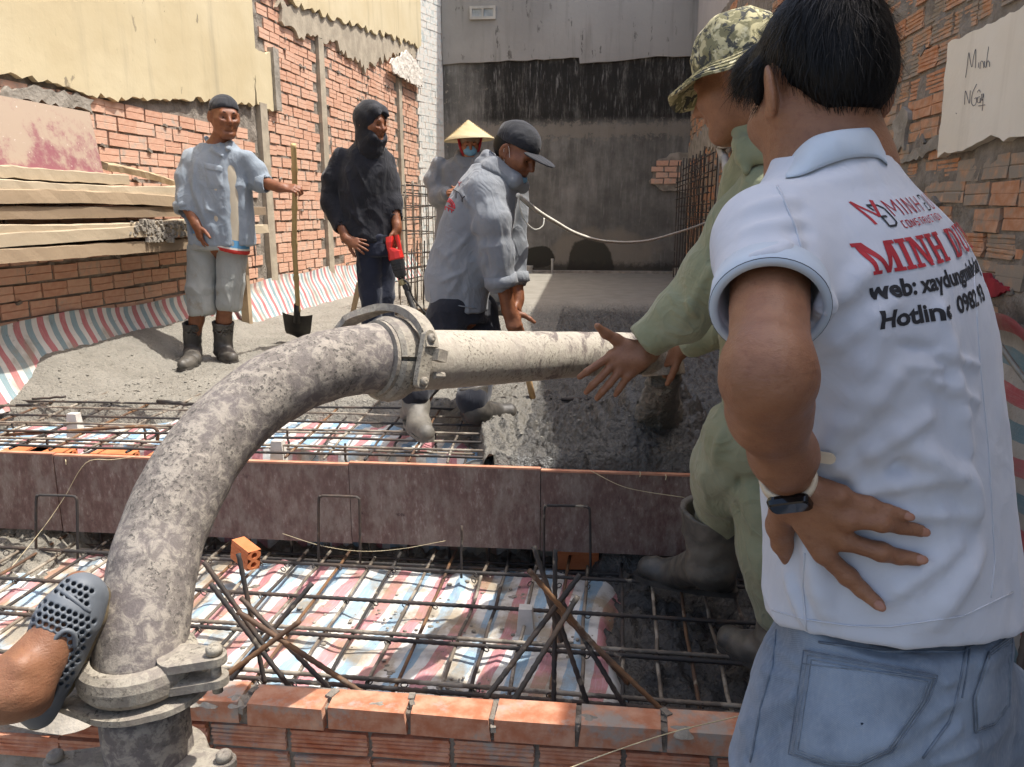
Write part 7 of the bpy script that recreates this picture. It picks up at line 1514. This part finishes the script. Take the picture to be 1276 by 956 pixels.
# hair: a cap of hair with strands lying over it
hp = [H6.e((0, -.014, .046), (.077, .093, .090), .02), H6.e((0, -.056, .0), (.062, .050, .055), .03), H6.e((.0, .08, .06), (.07, .05, .05), .03)]
for q in (-1, 1): hp += [H6.e((q*.082, .004, -.006), (.024, .032, .042), .008, 's'), H6.e((q*.074, -.02, -.045), (.03, .03, .03), .02, 's'), H6.k_((q*.074, .022, .04), (q*.073, .03, .0), .012, .006, .015)]
hp += [H6.e((0, .13, -.0), (.08, .07, .055), .02, 's'), cut(H6.w(0, -.06, -.050), H6.R@A(0, .25, -1))]
Vh, Fh = sdf(hp, .0035); Vh = relax(Vh, Fh, 2); Nh = vnormals(Vh, Fh); Vh = Vh+Nh*(.0025*fbm(Vh*A(40, 40, 14), 3))[:, None]; part('hair', fast_mesh('hair', Vh, Fh), M_HAIR, p6)
crown = H6.w(.015, -.055, .135); rs = np.random.default_rng(3); ids = rs.choice(len(Vh), 5200); Vs = []; Fs = []; up6 = H6.R@A(0, 0, 1)
for i in ids:
    p, n_ = Vh[i], nrm(Nh[i]); f_ = p-crown; f_ = f_-n_*np.dot(f_, n_); L = np.linalg.norm(f_)
    if L < .006: continue
    d = nrm(nrm(f_)+rs.normal(0, .22, 3)); low_ = (p-H6.c)@up6; ln_ = (.012+.016*sst(low_, -.05, .06))*rs.uniform(.6, 1.3); side = nrm(np.cross(d, n_)); w_ = .00055; b = len(Vs)
    for k, t in enumerate((0, .4, .75, 1.0)):
        q = p+d*ln_*t+n_*(.0010+.0032*math.sin(min(t*1.6, 1.57))*rs.uniform(.4, 1.2))-up6*.006*t*t; ww = w_*(1-t*.85); Vs += [q-side*ww, q+side*ww]
    Fs += [(b, b+1, b+3, b+2), (b+2, b+3, b+5, b+4), (b+4, b+5, b+7, b+6)]
o = part('hair_strands', py_mesh('hair_strands', Vs, Fs, True), M_HAIR, p6); o['kind'] = 'stuff'

# ---------------------------------------------------------------- foot in a grey perforated shoe pressing on the pipe, at the left edge
M_SHOE = simple('grey_foam_rubber', '5c6167', '666b70', 14, rough=.6, bsc=200, bst=.25, bd=.001); M_SHOEIN = simple('shoe_dark', '1d1f22', '26282b', 9)
p7 = thing('person', 'bare leg and foot in a perforated grey clog at the left edge by the pipe', 'person', tuple(atd(-40, 900, 1.1)))
ft = lambda x, y, d: atd(x, y, d); toe, ball_, heel = ft(98, 728, 1.14), ft(86, 765, 1.13), ft(48, 868, 1.10); ank = ft(20, 856, 1.065)
body = chain([ft(-190, 900, .98), ft(-80, 885, 1.03), ank], [.050, .044, .036], .03)+[cone(ank, ft(42, 868, 1.11), .036, .030, .03), cone(ank, ft(66, 795, 1.10), .033, .027, .03), cone(ft(60, 810, 1.10), toe, .027, .020, .03), ball(ft(26, 828, 1.045), .010, .025)]
skin('body', body, .0035, M_SKF, p7, lambda V, N: V+N*(.001*fbm(V*50, 2))[:, None])
shp = [cone(ft(60, 820, 1.11), ft(83, 772, 1.12), .035, .037, .03), cone(ft(83, 772, 1.12), ft(99, 738, 1.13), .037, .028, .03), cone(ft(44, 872, 1.115), ft(64, 818, 1.12), .028, .034, .03), cone(ft(50, 890, 1.13), ft(112, 745, 1.15), .019, .021, .03)]
opn = [cone(ft(16, 842, 1.06), ft(30, 862, 1.08), .044, .040, .008, 's'), cone(ft(2, 850, 1.05), ft(40, 838, 1.07), .036, .030, .008, 's')]
shp += opn
Vq, Fq = sdf(shp, .003); tq = BVHTree.FromPolygons([tuple(v) for v in Vq], [tuple(f) for f in Fq]); holes = []
a_ = A(94, 722); b_ = A(46, 838); dn = (b_-a_)/np.linalg.norm(b_-a_); sn = A(-dn[1], dn[0])
for i in range(15):
    for j in range(-6, 7):
        P = a_+dn*(6+i*8.6)+sn*(j*8.2+(i % 2)*4.1)
        if abs(j) > (3.2 if i < 3 else 5.2): continue
        h = hit(tq, P[0], P[1], -.001)
        if h is not None and i not in (3,): holes.append(cone(h, h+nrm(h-CC)*.010, .0034, .0030, .0006, 's'))
h = hit(tq, 85, 798, 0)
holes.append(cone(ft(84, 792, 1.075), ft(78, 806, 1.075), .010, .010, .003, 's'))
so7 = skin('clog', shp+holes, .0019, M_SHOE, p7)
m = MB(); m.tube(catmull([hit(tq, *q, -.001) for q in ((72, 733), (88, 744), (104, 757), (112, 762))], 6), .0035, 6); part('toe_seam', m.mesh('toe_seam', True), M_SHOE, so7)
q_ = [hit(tq, *q, -.001) for q in ((36, 800), (50, 806), (64, 800), (80, 786), (92, 790), (94, 806))]; m = MB(); m.tube(catmull([q for q in q_ if q is not None], 6), .0038, 6); part('strap_edge', m.mesh('strap_edge', True), M_SHOE, so7)
M_SOLEM = simple('muddy_sole', '4d463c', '77694f', 30, .4, .6, .8, 90, .8, .004); sk = [cone(ft(46, 896, 1.15), ft(122, 742, 1.165), .016, .018, .02), cone(ft(72, 850, 1.155), ft(110, 770, 1.16), .024, .024, .02)]; skin('sole', sk, .003, M_SOLEM, so7)
